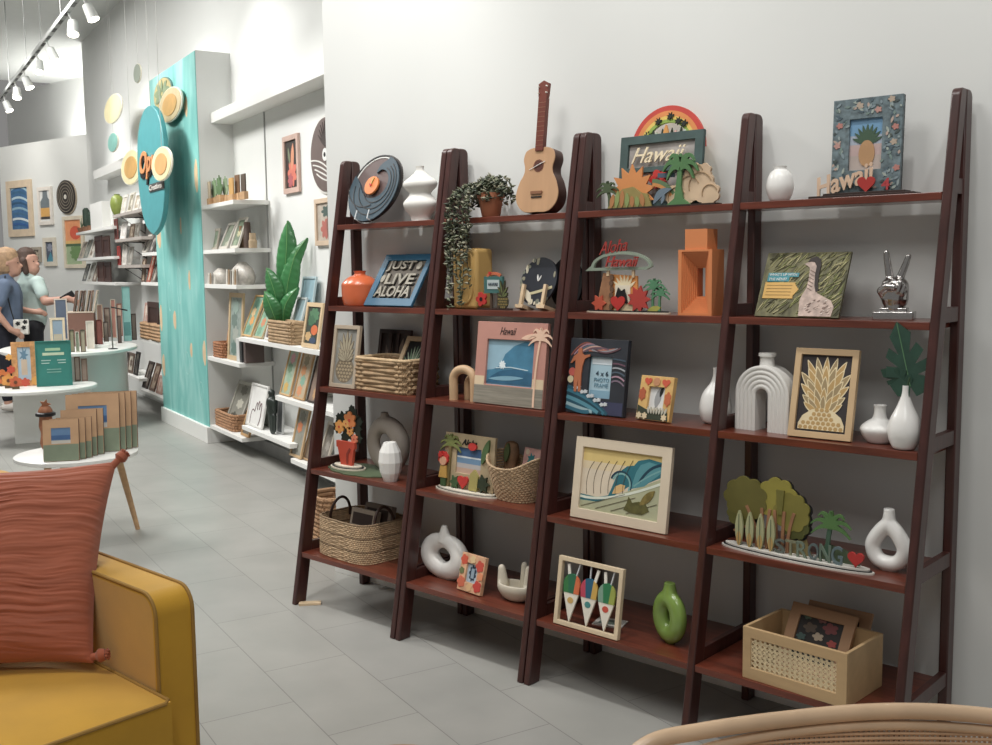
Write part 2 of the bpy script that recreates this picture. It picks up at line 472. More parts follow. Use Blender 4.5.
# ================================================================== LADDER SHELVES
LV = [None, 1.5622, 1.2274, 0.8946, 0.5582, 0.2173]
def yf(z): return -0.4087 + 0.31634 * z / 1.83
TK = 0.025
def ladder(name, label, frames, spans):
    t = thing(name, label, 'shelf', (frames[0] + TK / 2, -0.2, 0))
    X0, Y0 = frames[0] + TK / 2, -0.2
    def P(mb, nm, **k):
        for i, v in enumerate(mb.v): mb.v[i] = v - Vector((X0, Y0, 0))
        return mb.build(nm, t, **k)
    H = 1.83; r = 0.022
    for x in frames:
        arc = [(yf(H) + r - r * math.cos(a), H - r + r * math.sin(a)) for a in [i * PI / 10 for i in range(6)]]
        P(MB().prismx(MAHOG, [(yf(0), 0)] + arc + [(yf(H) + 0.0465, H), (yf(H) + 0.0465, H - 0.02), (yf(0) + 0.056, 0)], x, x + TK), 'front_leg', bevel=0.004)
        arc = [(-r + r * math.sin(a), H - r + r * math.cos(a)) for a in [i * PI / 10 for i in range(6)]]
        P(MB().prismx(MAHOG, [(-0.0455, 0), (-0.0455, H)] + arc + [(0, 0)], x, x + TK), 'rear_leg', bevel=0.004)
        for l in range(1, 6):
            z = LV[l]
            P(MB().box(MAHOG, x + 0.003, x + TK - 0.003, yf(z) + 0.045, -0.044, z - 0.004, z + 0.036), 'side_rail', smooth=False, bevel=0.0015)
    for x0, x1 in spans:
        for l in range(1, 6):
            z = LV[l]
            P(MB().box(MAHOGH, x0, x1, yf(z) + 0.003, -0.002, z - 0.021, z), 'shelf_board', smooth=False, bevel=0.0015)
    return t
ladder('ladder_shelf', 'dark brown leaning ladder shelf, leftmost, holding the orange vase and turquoise sign', [0.0018, 0.6052], [(0.0268, 0.6052)])
ladder('ladder_shelf', 'dark brown leaning ladder shelf holding the ukulele and trailing plant', [0.6348, 1.2381], [(0.6598, 1.2381)])
ladder('double_ladder_shelf', 'double-width dark brown ladder shelf at the right end holding the rainbow sign and silver hand', [1.2673, 1.8716, 2.4759], [(1.2923, 1.8716), (1.8966, 2.4759)])
o = MB().box(PALEWOOD, -0.045, 0.045, -0.016, 0.016, 0, 0.01).build('wood_shim', smooth=False, bevel=0.001)
at(o, (0.062, -0.36, 0), R(48)); tag(o, 'small pale wood shim on the floor beside the leftmost shelf foot', 'shim')

# ================================================================== LEFT LADDER SHELF, top down
# -- wave clock
t = thing('wave_clock', 'round dark wave clock with an orange sun disc, leftmost on the top shelf', 'clock', (0.214, -0.128, LV[1] + 0.004), 0, lean=R(21))
DK = mat('#5b4744', 0.5, var=0.12); WV = mat('#213f4e', 0.45, var=0.12)
c = (0, 0.143)
MB().prism(mat('#2b2523', 0.5), circ(0.008, 0.15, 0.142, 0.142, 48), -0.006, 0.0).build('back_disc', t, smooth=False)
MB().ring(WHITE, circ(c[0], c[1], 0.141, 0.141, 48), circ(c[0], c[1], 0.134, 0.134, 48), -0.0125, -0.006).ring(BLACK, circ(c[0], c[1], 0.146, 0.146, 48), circ(c[0], c[1], 0.141, 0.141, 48), -0.016, -0.006).build('rim', t, smooth=False, merge=False)
MB().prism(DK, circ(c[0], c[1], 0.131, 0.131, 48), -0.012, -0.006).build('face', t, smooth=False)
def arcp(cx, cz, r, a0, a1, n=24): return [(cx + r * math.cos(R(a0 + (a1 - a0) * i / n)), cz + r * math.sin(R(a0 + (a1 - a0) * i / n))) for i in range(n + 1)]
w = MB()
w.prism(WV, arcp(0, 0.143, 0.145, 155, 425, 36) + spline([(0.045, 0.262), (0.01, 0.24), (-0.002, 0.208), (0.025, 0.222), (0.06, 0.208), (0.082, 0.172), (0.07, 0.125), (0.03, 0.1), (-0.02, 0.1), (-0.06, 0.125), (-0.09, 0.165), (-0.128, 0.2)], 3), -0.02, -0.012)
for k, (rr, cx, cz, a0, a1) in enumerate(((0.122, 0.008, 0.147, 175, 410), (0.1, 0.016, 0.15, 180, 415), (0.078, 0.022, 0.155, 200, 425), (0.13, -0.03, 0.19, 205, 290))):
    w.prism(BLACK, ribbon(arcp(cx, cz, rr, a0, a1), 0.004), -0.0215, -0.019)
w.build('wave', t, smooth=False, merge=False)
s = MB().prism(ORANGE, circ(-0.004, 0.15, 0.04, 0.04, 30), -0.03, -0.02).build('sun_disc', t, smooth=False, bevel=0.002)
MB().prism(BLACK, ribbon([(-0.004, 0.15), (-0.014, 0.155)], 0.003), -0.034, -0.03).prism(mat('#c9b04a', 0.4), ribbon([(-0.004, 0.15), (0.006, 0.182)], 0.003), -0.034, -0.03).prism(RED, circ(-0.004, 0.15, 0.005), -0.035, -0.03).build('clock_hands', t, smooth=False, merge=False)
e = MB()
for sx in (-0.045, 0.03):
    e.tube(mat('#dfe4e6', 0.15), [(sx, -0.034, 0.04), (sx, -0.034, 0.004), (sx, 0.03, 0.0)], 0.0028, 6)
e.build('clear_easel', t)
# -- curvy vase
prof = spline([(0.046, 0), (0.05, 0.02), (0.079, 0.055), (0.081, 0.075), (0.056, 0.1), (0.054, 0.112), (0.08, 0.135), (0.078, 0.155), (0.045, 0.176), (0.023, 0.193), (0.019, 0.205), (0.021, 0.214)], 5)
lathe_vase('bubble_vase', 'white vase with two wide bulges, next to the wave clock', 'vase', (0.462, -0.068, LV[1]), prof, CERAMM, sy=0.62)
# -- orange vase
prof = spline([(0.06, 0), (0.068, 0.004), (0.075, 0.03), (0.077, 0.075), (0.074, 0.094), (0.05, 0.117), (0.026, 0.127), (0.023, 0.135), (0.027, 0.144)], 5)
lathe_vase('orange_vase', 'glossy orange round vase beside the turquoise sign', 'vase', (0.136, -0.11, LV[2]), prof, mat('#e0662a', 0.3, var=0.04, coat=0.4), sy=1.0)
# -- just live aloha
t = thing('aloha_sign', 'turquoise blue sign reading JUST LIVE ALOHA, leaning back', 'sign', (0.362, -0.16, LV[2]), 0, lean=R(33))
TB = mat('#225f7e', 0.45, var=0.08)
MB().ring(TB, rect(-0.14, 0, 0.14, 0.242), rect(-0.108, 0.035, 0.115, 0.212), -0.012, 0).build('frame', t, smooth=False, bevel=0.0015)
MB().box(mat('#5a5248', 0.6, var=0.2), -0.109, 0.116, -0.006, -0.001, 0.034, 0.213).build('backing', t, smooth=False)
LT = mat('#8f8877', 0.45, var=0.25)
for txt, z, w_, x in (('JUST', 0.158, 0.16, -0.015), ('LIVE', 0.098, 0.165, 0.012), ('ALOHA', 0.04, 0.205, 0.0)):
    text_mesh(txt, w_ + 0.008, 0.054, 0.004, BLACK, 'letter_backing', t, (x + 0.002, -0.008, z - 0.002), offset=0.03)  # black outline of the letters, part of the sign's own colouring
    text_mesh(txt, w_, 0.05, 0.005, LT, 'lettering', t, (x, -0.0125, z), offset=0.02)
MB().prism(LT, circ(0.09, 0.185, 0.014, 0.018, 14), -0.0145, -0.006).prism(LT, circ(-0.09, 0.125, 0.012, 0.018, 14), -0.0145, -0.006).build('ornament', t, smooth=False, merge=False)
MB().tube(BLACK, [(0, 0.0, 0.17), (0, 0.085, 0.064)], 0.006, 6).build('back_strut', t)
# -- pineapple in pale frame
def pineapple(cx, z0, w, h, body, leafm, edge, rows=7, lf=9):
    L = []
    bh = h * 0.46
    L.append((edge, circ(cx, z0 + bh * 0.5, w * 0.5, bh * 0.54, 30)))
    for r_ in range(rows):
        for q in range(-3, 4):
            x = cx + (q + (0.5 if r_ % 2 else 0)) * w / 6.2; z = z0 + bh * (r_ + 0.5) / rows
            if ((x - cx) / (w * 0.47)) ** 2 + ((z - z0 - bh * 0.5) / (bh * 0.52)) ** 2 < 0.9:
                L.append((body, [(x - w * 0.072, z), (x, z - bh * 0.42 / rows), (x + w * 0.072, z), (x, z + bh * 0.42 / rows * 1.15)]))
    for k in range(lf):
        a = R(20 + 140 * k / (lf - 1)); ln = h * (0.3 + 0.26 * math.sin(a) ** 3)
        L.append((edge, leaf2(cx, z0 + bh * 0.92, cx + ln * 0.8 * math.cos(a), z0 + bh * 0.92 + ln * math.sin(a), w * 0.085)))
        L.append((leafm, leaf2(cx, z0 + bh * 0.94, cx + ln * 0.76 * math.cos(a), z0 + bh * 0.94 + ln * 0.93 * math.sin(a), w * 0.055)))
    for k in range(lf - 2):
        a = R(10 + 160 * k / (lf - 3)); ln = h * 0.27
        L.append((edge, leaf2(cx, z0 + bh * 0.85, cx + ln * 0.85 * math.cos(a), z0 + bh * 0.95 + ln * 0.7 * math.sin(a), w * 0.08)))
        L.append((leafm, leaf2(cx, z0 + bh * 0.87, cx + ln * 0.8 * math.cos(a), z0 + bh * 0.97 + ln * 0.63 * math.sin(a), w * 0.05)))
    return L
PG = mat('#b3a28b', 0.6, var=0.1)
t = thing('pineapple_picture', 'small pale wood frame with a tan cut-out pineapple, left of the woven basket', 'picture frame', (0.142, -0.215, LV[3]), 0, lean=R(9))
frame_parts(t, 0.162, 0.257, 0.016, 0.015, PG, pineapple(0, 0.025, 0.115, 0.215, mat('#a99676', 0.6), mat('#a59a80', 0.6), mat('#7a6c56', 0.6)), mat('#8f8e88', 0.5, var=0.25, scale=20), strut=0.07)
for k, (x, lb) in enumerate(((0.225, 'dark brown framed print standing behind the small pineapple frame'), (0.29, 'dark brown framed print standing farther right behind the woven basket'))):
    t = thing('dark_picture', lb, 'picture frame', (x, -0.058, LV[3]), 0, lean=R(10))
    frame_parts(t, 0.125, 0.235, 0.016, 0.014, DARKWOOD, [(mat('#8a7a6c', 0.6), leaf2(-0.01, 0.05, 0.015, 0.2, 0.014)), (mat('#6d5c52', 0.6), leaf2(0.01, 0.05, -0.02, 0.17, 0.01))], mat('#3f3431', 0.6))
# -- woven basket
WOV = mat('#a98a63', 0.75, var=0.2, scale=30, bump=0.4)
t = thing('woven_basket', 'rectangular woven seagrass basket with a frame sticking out', 'basket', (0.384, -0.142, LV[3]), R(-2))
coil_basket(WOV, 0.155, 0.088, 0.128, 8, e=9, twist=11, amp=0.55).build('woven_body', t, merge=False)
MB().tube(mat('#c7a87c', 0.7, var=0.15, scale=30), [tuple(list(sup(2*PI*i/60, 0.158, 0.091, 9)) + [0.13]) for i in range(60)], 0.007, 8, True).build('rim', t)
t = thing('grass_picture', 'light wood frame with a spiky green plant print, leaning inside the woven basket', 'picture frame', (0.43, -0.145, LV[3] + 0.02), 0, lean=R(30))
frame_parts(t, 0.16, 0.215, 0.02, 0.012, PALEWOOD, [(mat('#7d9a7c' if k % 2 else '#a9b9a0', 0.6), leaf2(0, 0.07, 0.065 * math.cos(R(15 + 15*k)), 0.075 + 0.1 * math.sin(R(15 + 15*k)), 0.0035)) for k in range(11)], BLACK)
# -- mat, flower pot sign, vases
o = MB().prismz(mat('#4a5a3c', 0.7, var=0.15), [(x * 0.19, y * 0.1) for x, y in scallop(0, 0, 1, 1, 11, 0.05)], 0, 0.004).build('leaf_placemat', smooth=False)
at(o, (0.225, -0.2, LV[4]), R(-4)); tag(o, 'dark green leaf-shaped mat under the flower pot sign', 'mat')
t = thing('flower_pot_sign', 'cut-out sign of orange flowers in a red pot, on the green mat', 'ornament', (0.155, -0.215, LV[4] + 0.0045))
MB().prismz(mat('#d8cdb8', 0.5), circ(0, 0, 0.095, 0.05, 40), 0, 0.006).prismz(BLACK, circ(0, 0, 0.088, 0.044, 40), 0.006, 0.009).prismz(mat('#d8cdb8', 0.5), circ(0, 0, 0.078, 0.036, 40), 0.009, 0.014).build('oval_base', t, smooth=False, merge=False)
RP = mat('#c8411f', 0.5)
MB().prism(RP, [(-0.032, 0.012), (0.036, 0.012), (0.052, 0.085), (0.058, 0.085), (0.058, 0.112), (-0.058, 0.112), (-0.058, 0.085), (-0.05, 0.085)], -0.012, 0.0).prism(mat('#8e2c18', 0.5), ribbon([(0.01, 0.02), (0.012, 0.06), (0.03, 0.085)], 0.012), -0.0135, -0.01).build('pot', t, smooth=False, merge=False)
GL = mat('#1f2a1e', 0.6); l = MB()
for x, z, r_ in ((-0.065, 0.165, 0.03), (-0.03, 0.2, 0.035), (0.03, 0.215, 0.045), (0.06, 0.17, 0.03), (0.0, 0.15, 0.04), (0.065, 0.13, 0.025), (-0.02, 0.125, 0.025), (0.03, 0.245, 0.02), (0.075, 0.2, 0.022), (-0.055, 0.205, 0.02)):
    l.prism(GL, spiky(x, z, r_, r_ * 0.7, 7), 0.001, 0.006)
l.build('foliage', t, smooth=False, merge=False)
l = MB()
for x, z, r_, h_ in ((-0.045, 0.168, 0.026, '#e39b3d'), (0.022, 0.2, 0.034, '#dc7f35'), (0.0, 0.185, 0.018, '#e0a24a'), (0.048, 0.125, 0.018, '#de7d55'), (0.022, 0.155, 0.018, '#e39b3d')):
    l.prism(mat(h_, 0.5), scallop(x, z, r_, r_, 6, 0.25), -0.006, 0.001); l.prism(RED, circ(x, z, r_ * 0.2), -0.007, -0.005)
l.build('flowers', t, smooth=False, merge=False)
def loop_vase(name, label, cat, loc, path, radii, mt, rz=0.0, neck=None, voxel=0.0045, flat=0.8, smooth=8):
    """path: closed (x,z) centreline; radii per point; neck: (p0,p1,r0,r1)"""
    n = len(path)
    def ex(mb):
        mb.tube(mt, [(x, 0, z) for x, z in path], radii if isinstance(radii, list) else [radii] * n, 16, True, flat=1.0)
        if neck: mb.tube(mt, [(neck[0][0], 0, neck[0][1]), (neck[1][0], 0, neck[1][1]), (neck[1][0], 0, neck[1][1] + 0.002)], [neck[2], neck[3], neck[3] * 1.15], 16)
    o = blob(name, [], mt, None, voxel, smooth, extra=ex)
    zmin = min(v.co.z for v in o.data.vertices)
    for v in o.data.vertices:
        v.co.z = v.co.z - zmin; v.co.y *= flat
        if v.co.z < 0.004: v.co.z = 0.0
    at(o, loc, rz); tag(o, label, cat)
    return o
GRV = mat('#a0968b', 0.6, var=0.06)
pth = [(0.082 * math.cos(2*PI*i/36), 0.105 + 0.078 * math.sin(2*PI*i/36)) for i in range(36)]
loop_vase('ring_vase', 'large grey-beige ring-shaped vase behind the white faceted vase', 'vase', (0.322, -0.148, LV[4]), pth, [0.037 + 0.006 * math.cos(2*PI*i/36) for i in range(36)], GRV, neck=((0.0, 0.18), (-0.012, 0.232), 0.03, 0.016))
o = MB().lathe(CERAM, [(0.027, 0), (0.041, 0.035), (0.047, 0.075), (0.042, 0.115), (0.024, 0.152), (0.018, 0.152), (0.014, 0.14)], 12).build('faceted_vase', smooth=False)
at(o, (0.468, -0.262, LV[4]), 0.2); tag(o, 'small white faceted egg-shaped vase in front of the grey ring vase', 'vase')
# -- big handled basket
WV2 = mat('#bd9e78', 0.85, var=0.22, scale=60, bump=0.6); WV2D = mat('#8a7153', 0.85, var=0.2, scale=60)
t = thing('handled_basket', 'large rounded woven basket with dark handles on the lowest shelf', 'basket', (0.235, -0.215, LV[5]), R(-3))
mb = coil_basket(WV2, 0.168, 0.125, 0.16, 21, e=4.5, twist=26, amp=0.3, flare=0.98, seg=150, mat2=WV2D, every=7)
mb.build('woven_body', t, merge=False)
HB = mat('#3b2318', 0.5)
for sx in (-1, 1):
    MB().tube(HB, [(sx * (0.15 - 0.012 * math.sin(PI*i/14)), 0.052 * math.cos(PI*i/14), 0.13 + 0.085 * math.sin(PI*i/14)) for i in range(15)], 0.006, 8).build('handle', t)
for k, (x, y, w_, h_, ln, hx, lb) in enumerate(((0.27, -0.245, 0.15, 0.17, 14, '#9b8c7b', 'grey-beige boxed book standing in the large handled basket'), (0.30, -0.19, 0.16, 0.185, 12, '#7e7065', 'brown boxed book at the back of the large handled basket'))):
    t = thing('boxed_book', lb, 'book', (x, y, LV[5] + 0.02), 0, lean=R(ln))
    MB().box(mat(hx, 0.7), -w_/2, w_/2, -0.03, 0, 0, h_).build('cover', t, smooth=False, bevel=0.003)
    MB().box(mat('#3a2b24', 0.6), -w_*0.4, w_*0.4, -0.031, -0.0295, h_*0.62, h_*0.9).build('label_panel', t, smooth=False)

# ================================================================== SECOND LADDER SHELF
# -- trailing plant
t = thing('trailing_plant', 'trailing succulent in a terracotta pot spilling over the top shelf', 'plant', (0.852, -0.085, LV[1]))
MB().lathe(mat('#a8643f', 0.7, var=0.1), [(0.03, 0), (0.034, 0.004), (0.046, 0.07), (0.05, 0.07), (0.05, 0.088), (0.042, 0.088), (0.04, 0.078)], 28).build('pot', t)
MB().lathe(mat('#2f251d', 0.9), [(0.041, 0.07), (0.02, 0.082)], 20).build('soil', t)
LG = [mat('#48523a', 0.6), mat('#6b7154', 0.6), mat('#94927a', 0.6), mat('#2f3627', 0.6)]
lf = MB(); st = MB(); rnd = random.Random(3)
def strand(pts):
    pts = spline(pts, 7); st.tube(LG[3], pts, 0.0012, 4)
    L = 0
    for i in range(len(pts) - 1):
        a, b = Vector(pts[i]), Vector(pts[i+1])
        for q in range(max(1, int((b - a).length / 0.007))):
            p = a.lerp(b, rnd.random()); d = Vector((rnd.uniform(-1, 1), rnd.uniform(-1, 1), rnd.uniform(-0.3, 0.8))).normalized()
            c_ = p + d * 0.008; rr = rnd.uniform(0.0058, 0.0092)
            s_ = d.cross(Vector((0, 0, 1))).normalized() * rr * 0.7; u_ = d * rr * 1.6; w_ = d.cross(s_).normalized() * rr * 0.6
            lf.add(rnd.choice(LG), [c_ - u_, c_ + s_, c_ + w_, c_ - s_, c_ - w_, c_ + u_], [(0, 1, 2), (0, 2, 3), (0, 3, 4), (0, 4, 1), (5, 2, 1), (5, 3, 2), (5, 4, 3), (5, 1, 4)])
for k in range(44):
    a = rnd.uniform(0, 2*PI); r_ = rnd.uniform(0.03, 0.07); z = rnd.uniform(0.1, 0.145)
    ex, ey = r_ * 1.25 * math.cos(a), min(0.06, r_ * 0.9 * math.sin(a))
    strand([(0, 0, 0.085), (ex * 0.5, ey * 0.5, z), (ex, ey, z - 0.02), (ex * 1.25, min(0.06, ey * 1.2), z - rnd.uniform(0.04, 0.075))])
for x, ln in ((-0.125, 0.27), (-0.13, 0.2), (-0.12, 0.3), (-0.11, 0.16), (-0.1, 0.24), (-0.09, 0.13), (-0.075, 0.3), (-0.06, 0.33), (-0.045, 0.17), (-0.03, 0.26), (-0.115, 0.35), (-0.135, 0.12), (-0.05, 0.1), (-0.02, 0.06)):
    y = -0.082 - rnd.uniform(0, 0.02)
    strand([(0, 0, 0.085), (x * 0.5, -0.04, 0.115), (x * 0.8, y * 0.85, 0.085), (x, y, 0.02), (x + rnd.uniform(-0.008, 0.008), y, -ln * 0.5), (x + rnd.uniform(-0.012, 0.012), y - 0.004, -ln)])
st.build('stems', t); lf.build('leaves', t, smooth=False, merge=False)
# -- ukulele
t = thing('ukulele', 'pale wooden ukulele with a red-brown neck leaning on the wall', 'ukulele', (1.106, -0.085, LV[1]), R(4), lean=R(7.5))
half = spline([(0.0, 0.0), (0.048, 0.001), (0.08, 0.026), (0.09, 0.062), (0.078, 0.105), (0.061, 0.135), (0.059, 0.157), (0.066, 0.185), (0.058, 0.212), (0.034, 0.223), (0.012, 0.224)], 4)
out = half + [(-x, z) for x, z in half[::-1]][:-1]
BW = mat('#c2956a', 0.42, var=0.06, scale=6, stretch=(6, 1, 0.8), coat=0.2); BS = mat('#4c2a20', 0.4)
MB().prism(BS, out, -0.05, 0.0).build('body', t, bevel=0.002)
MB().prism(BW, [(x * 1.0, z) for x, z in out], -0.0545, -0.05).build('soundboard', t, smooth=False, bevel=0.001)
MB().prism(mat('#5b2f22', 0.5), circ(0, 0.16, 0.018, 0.018, 28), -0.056, -0.054).ring(mat('#7c4a31', 0.5), circ(0, 0.16, 0.022, 0.022, 28), circ(0, 0.16, 0.019, 0.019, 28), -0.0555, -0.054).build('sound_hole', t, smooth=False, merge=False)
NK = mat('#71301f', 0.45, var=0.1)
nk = MB().box(NK, -0.016, 0.016, -0.06, -0.04, 0.212, 0.395)
for k in range(10): nk.box(mat('#a5805f', 0.4), -0.016, 0.016, -0.0606, -0.0595, 0.23 + 0.0165 * k, 0.2308 + 0.0165 * k)
nk.build('neck', t, smooth=False, merge=False)
hs = MB().prism(NK, [(-0.016, 0.39), (-0.02, 0.405), (-0.022, 0.445), (-0.012, 0.45), (0, 0.456), (0.012, 0.45), (0.022, 0.445), (0.02, 0.405), (0.016, 0.39)], -0.058, -0.044).build('headstock', t, smooth=False, bevel=0.001)
for sx in (-1, 1):
    for z in (0.412, 0.434):
        MB().tube(mat('#d9d6cc', 0.3), [(sx * 0.017, -0.066, z), (sx * 0.017, -0.05, z)], 0.0025, 8).build('tuning_peg', hs)
MB().box(mat('#8a5a38', 0.5), -0.024, 0.024, -0.06, -0.0545, 0.062, 0.072).box(BLACK, -0.022, 0.022, -0.058, -0.0545, 0.05, 0.054).build('bridge', t, smooth=False, merge=False)
MB().tube(WHITE, [(-0.036, -0.057, 0.148), (0.0, -0.059, 0.162), (0.028, -0.057, 0.174)], 0.0013, 6).build('white_tag_cord', t)
# -- yellow vase
YV = mat('#c9a050', 0.55, var=0.05)
t = thing('yellow_vase', 'tall mustard yellow block vase behind the trailing plant strands', 'vase', (0.775, -0.105, LV[2]), R(-3))
MB().box(YV, -0.065, 0.065, -0.045, 0.045, 0, 0.222).build('body', t, smooth=True, bevel=0.014, seg=4)
MB().tube(YV, spline([(-0.035, -0.045, 0.2), (0.035, -0.045, 0.2), (0.045, -0.045, 0.13), (0.04, -0.045, 0.05), (0.0, -0.045, 0.02), (-0.03, -0.045, 0.07)], 5), 0.006, 8).build('relief_band', t)
MB().lathe(YV, [(0.03, 0.22), (0.032, 0.224), (0.022, 0.224), (0.02, 0.2225)], 24).build('mouth', t)
# -- little television ornament
t = thing('souvenir_block', 'small teal cut-out souvenir with a red flower, beside the yellow vase', 'ornament', (0.925, -0.15, LV[2]))
MB().prismz(DARKWOOD, circ(0, 0, 0.085, 0.022, 32), 0, 0.006).build('oval_base', t, smooth=False)
MB().box(mat('#3c6f6b', 0.5), -0.045, 0.045, -0.008, 0.002, 0.06, 0.12).box(mat('#b7c6c6', 0.4), -0.028, 0.03, -0.0095, -0.007, 0.075, 0.108).box(mat('#5a4636', 0.6), -0.02, -0.012, -0.004, 0.002, 0.006, 0.06).box(mat('#5a4636', 0.6), 0.014, 0.022, -0.004, 0.002, 0.006, 0.06).build('sign_board', t, smooth=False, merge=False)
text_mesh('HAWAII', 0.045, 0.012, 0.002, NAVY, 'lettering', t, (0.001, -0.010, 0.086))
MB().prism(RED, scallop(-0.055, 0.038, 0.024, 0.024, 5, 0.25), -0.014, -0.006).prism(BLACK, circ(-0.055, 0.038, 0.007), -0.0155, -0.013).build('flower', t, smooth=False, merge=False)
MB().prism(mat('#c9653a', 0.5), ribbon(curve2((-0.03, 0.122), (0.0, 0.14), (0.035, 0.122), 8), 0.01), -0.008, -0.002).prism(RED, heart(-0.015, 0.132, 0.007), -0.01, -0.006).build('garland', t, smooth=False, merge=False)
mb = MB()
for mt_, pts in pineapple(0.05, 0.006, 0.05, 0.105, mat('#8d7a3f', 0.5), mat('#66713f', 0.5), mat('#3d3a22', 0.5), 5, 6): mb.prism(mt_, pts, -0.014 - 0.0004 * len(mb.f) / 200, -0.008)
mb.build('pineapple_shape', t, smooth=False, merge=False)
# -- oval plate on easel
t = thing('oval_plaque', 'slate oval plaque with cream marbled edge on a wooden easel', 'plaque', (1.075, -0.1, LV[2] + 0.012), 0, lean=R(16))
SL = mat('#2b2f38', 0.4, var=0.15)
mb = MB().prism(SL, circ(0, 0.09, 0.082, 0.088, 44, R(-12)), -0.01, 0)
rr = random.Random(5)
for k in range(30):
    a = rr.uniform(R(100), R(390)); q = rr.uniform(0.84, 0.99)
    mb.prism(mat(rr.choice(['#b9b29b', '#8f8b74', '#cfc7ad', '#767a6c']), 0.5), circ(0.08 * q * math.cos(a), 0.09 + 0.086 * q * math.sin(a), rr.uniform(0.004, 0.009), rr.uniform(0.004, 0.012), 9), -0.0112, -0.009)
mb.prism(mat('#c3b98f', 0.5), ribbon(curve2((-0.055, 0.04), (0.01, 0.05), (0.068, 0.07), 10), 0.01), -0.0115, -0.009)
mb.prism(mat('#ded6bd', 0.5), leaf2(-0.05, 0.06, -0.02, 0.012, 0.012), -0.0118, -0.009)
mb.build('slate_oval', t, smooth=False, merge=False)
MB().prism(WHITE, leaf2(0.0, 0.09, -0.006, 0.115, 0.003), -0.0125, -0.009).prism(WHITE, leaf2(0.002, 0.09, 0.012, 0.112, 0.0025), -0.0125, -0.009).build('white_mark', t, smooth=False, merge=False)
for sx in (-1, 1):
    MB().box(PALEWOOD, sx * 0.05 - 0.018, sx * 0.05 + 0.018, -0.035, 0.03, -0.0125, 0.0).box(PALEWOOD, sx * 0.05 - 0.006, sx * 0.05 + 0.006, -0.03, -0.018, 0, 0.075).build('easel_post', t, smooth=False, merge=False)
t = thing('dark_disc', 'black round disc standing behind the slate oval plaque', 'plaque', (1.162, -0.035, LV[2]), 0, lean=R(5))
MB().prism(mat('#1c1a1c', 0.4), circ(0, 0.093, 0.072, 0.093, 40), -0.01, 0).build('disc', t, smooth=False)
# -- wooden knot
t = thing('wooden_arch_knot', 'pale wood interlocking arch ornament left of the big photo frame', 'ornament', (0.812, -0.2, LV[3]), R(8))
KW = mat('#c9a57a', 0.5, var=0.1)
U = [(-0.047, 0, 0.0)] + [(-0.047 * math.cos(PI*i/14), 0, 0.075 + 0.033 * math.sin(PI*i/14) * 1.2) for i in range(15)] + [(0.047, 0, 0.0)]
MB().tube(KW, [(-0.047, 0, 0), (-0.047, 0, 0.04)] + U[1:-1] + [(0.047, 0, 0.04), (0.047, 0, 0.0)], 0.0165, 14).build('outer_arch', t)
MB().tube(KW, [(-0.012 + x * 0.75 + 0.04, 0.036 if True else 0, z * 0.74) for x, y, z in U], 0.0145, 14).build('inner_arch', t)
# -- big Hawaii photo frame
t = thing('hawaii_photo_frame', 'large pink sunset photo frame with a blue wave picture', 'picture frame', (1.045, -0.21, LV[3]), 0, lean=R(7))
PK = mat('#bf8677', 0.55, var=0.06)
W, Hh = 0.325, 0.293
ly = [(mat('#8fb6c9', 0.4, var=0.08), rect(-0.115, 0.075, 0.105, 0.23)),
      (mat('#3f7f9f', 0.4, var=0.2, scale=20), [(-0.115, 0.075), (0.105, 0.075), (0.105, 0.225), (0.06, 0.228), (0.01, 0.21), (-0.03, 0.18), (-0.05, 0.14), (-0.08, 0.125), (-0.115, 0.12)]),
      (mat('#2b6384', 0.4, var=0.2, scale=20), [(-0.115, 0.075), (0.105, 0.075), (0.105, 0.12), (0.02, 0.13), (-0.05, 0.12), (-0.09, 0.1)]),
      (mat('#dfe9ec', 0.5), scallop(-0.04, 0.142, 0.014, 0.014, 8, 0.3)), (mat('#c7dde4', 0.5), ribbon([(-0.07, 0.13), (0.0, 0.135), (0.08, 0.128)], 0.003)),
      (mat('#77a9bf', 0.5), leaf2(-0.1, 0.09, 0.06, 0.1, 0.008))]
f, p = frame_parts(t, W, Hh, 0, 0.018, PK, ly, mat('#5f93b0', 0.4), bws=(0.05, 0.055, 0.07, 0.062), strut=0.06)
mb = MB(); SA = mat('#d8c09c', 0.55, var=0.1); GS = mat('#8a8476', 0.6, var=0.25, scale=30, stretch=(0.3, 1, 6))
mb.box(GS, -W/2 + 0.002, W/2 - 0.002, -0.0195, -0.0175, 0.001, 0.066)
mb.box(SA, -W/2 + 0.002, -W/2 + 0.048, -0.0195, -0.0175, 0.066, 0.098); mb.box(SA, W/2 - 0.052, W/2 - 0.002, -0.0195, -0.0175, 0.066, 0.1)
PL = mat('#e7bfa2', 0.55)
for role, pts in palm(W/2 - 0.04, 0.003, 0.27, 0.055, 0.008, 0.05): mb.prism(PL, pts, -0.0212 - (0.0004 if role == 'leaf' else 0), -0.0185)
mb.prism(PL, leaf2(0.05, 0.238, 0.12, 0.25, 0.009), -0.0205, -0.0175)
mb.build('painted_beach', f, smooth=False, merge=False)
text_mesh('Hawaii', 0.075, 0.026, 0.001, BLACK, 'lettering', f, (-0.015, -0.0186, 0.248), shear=0.4)

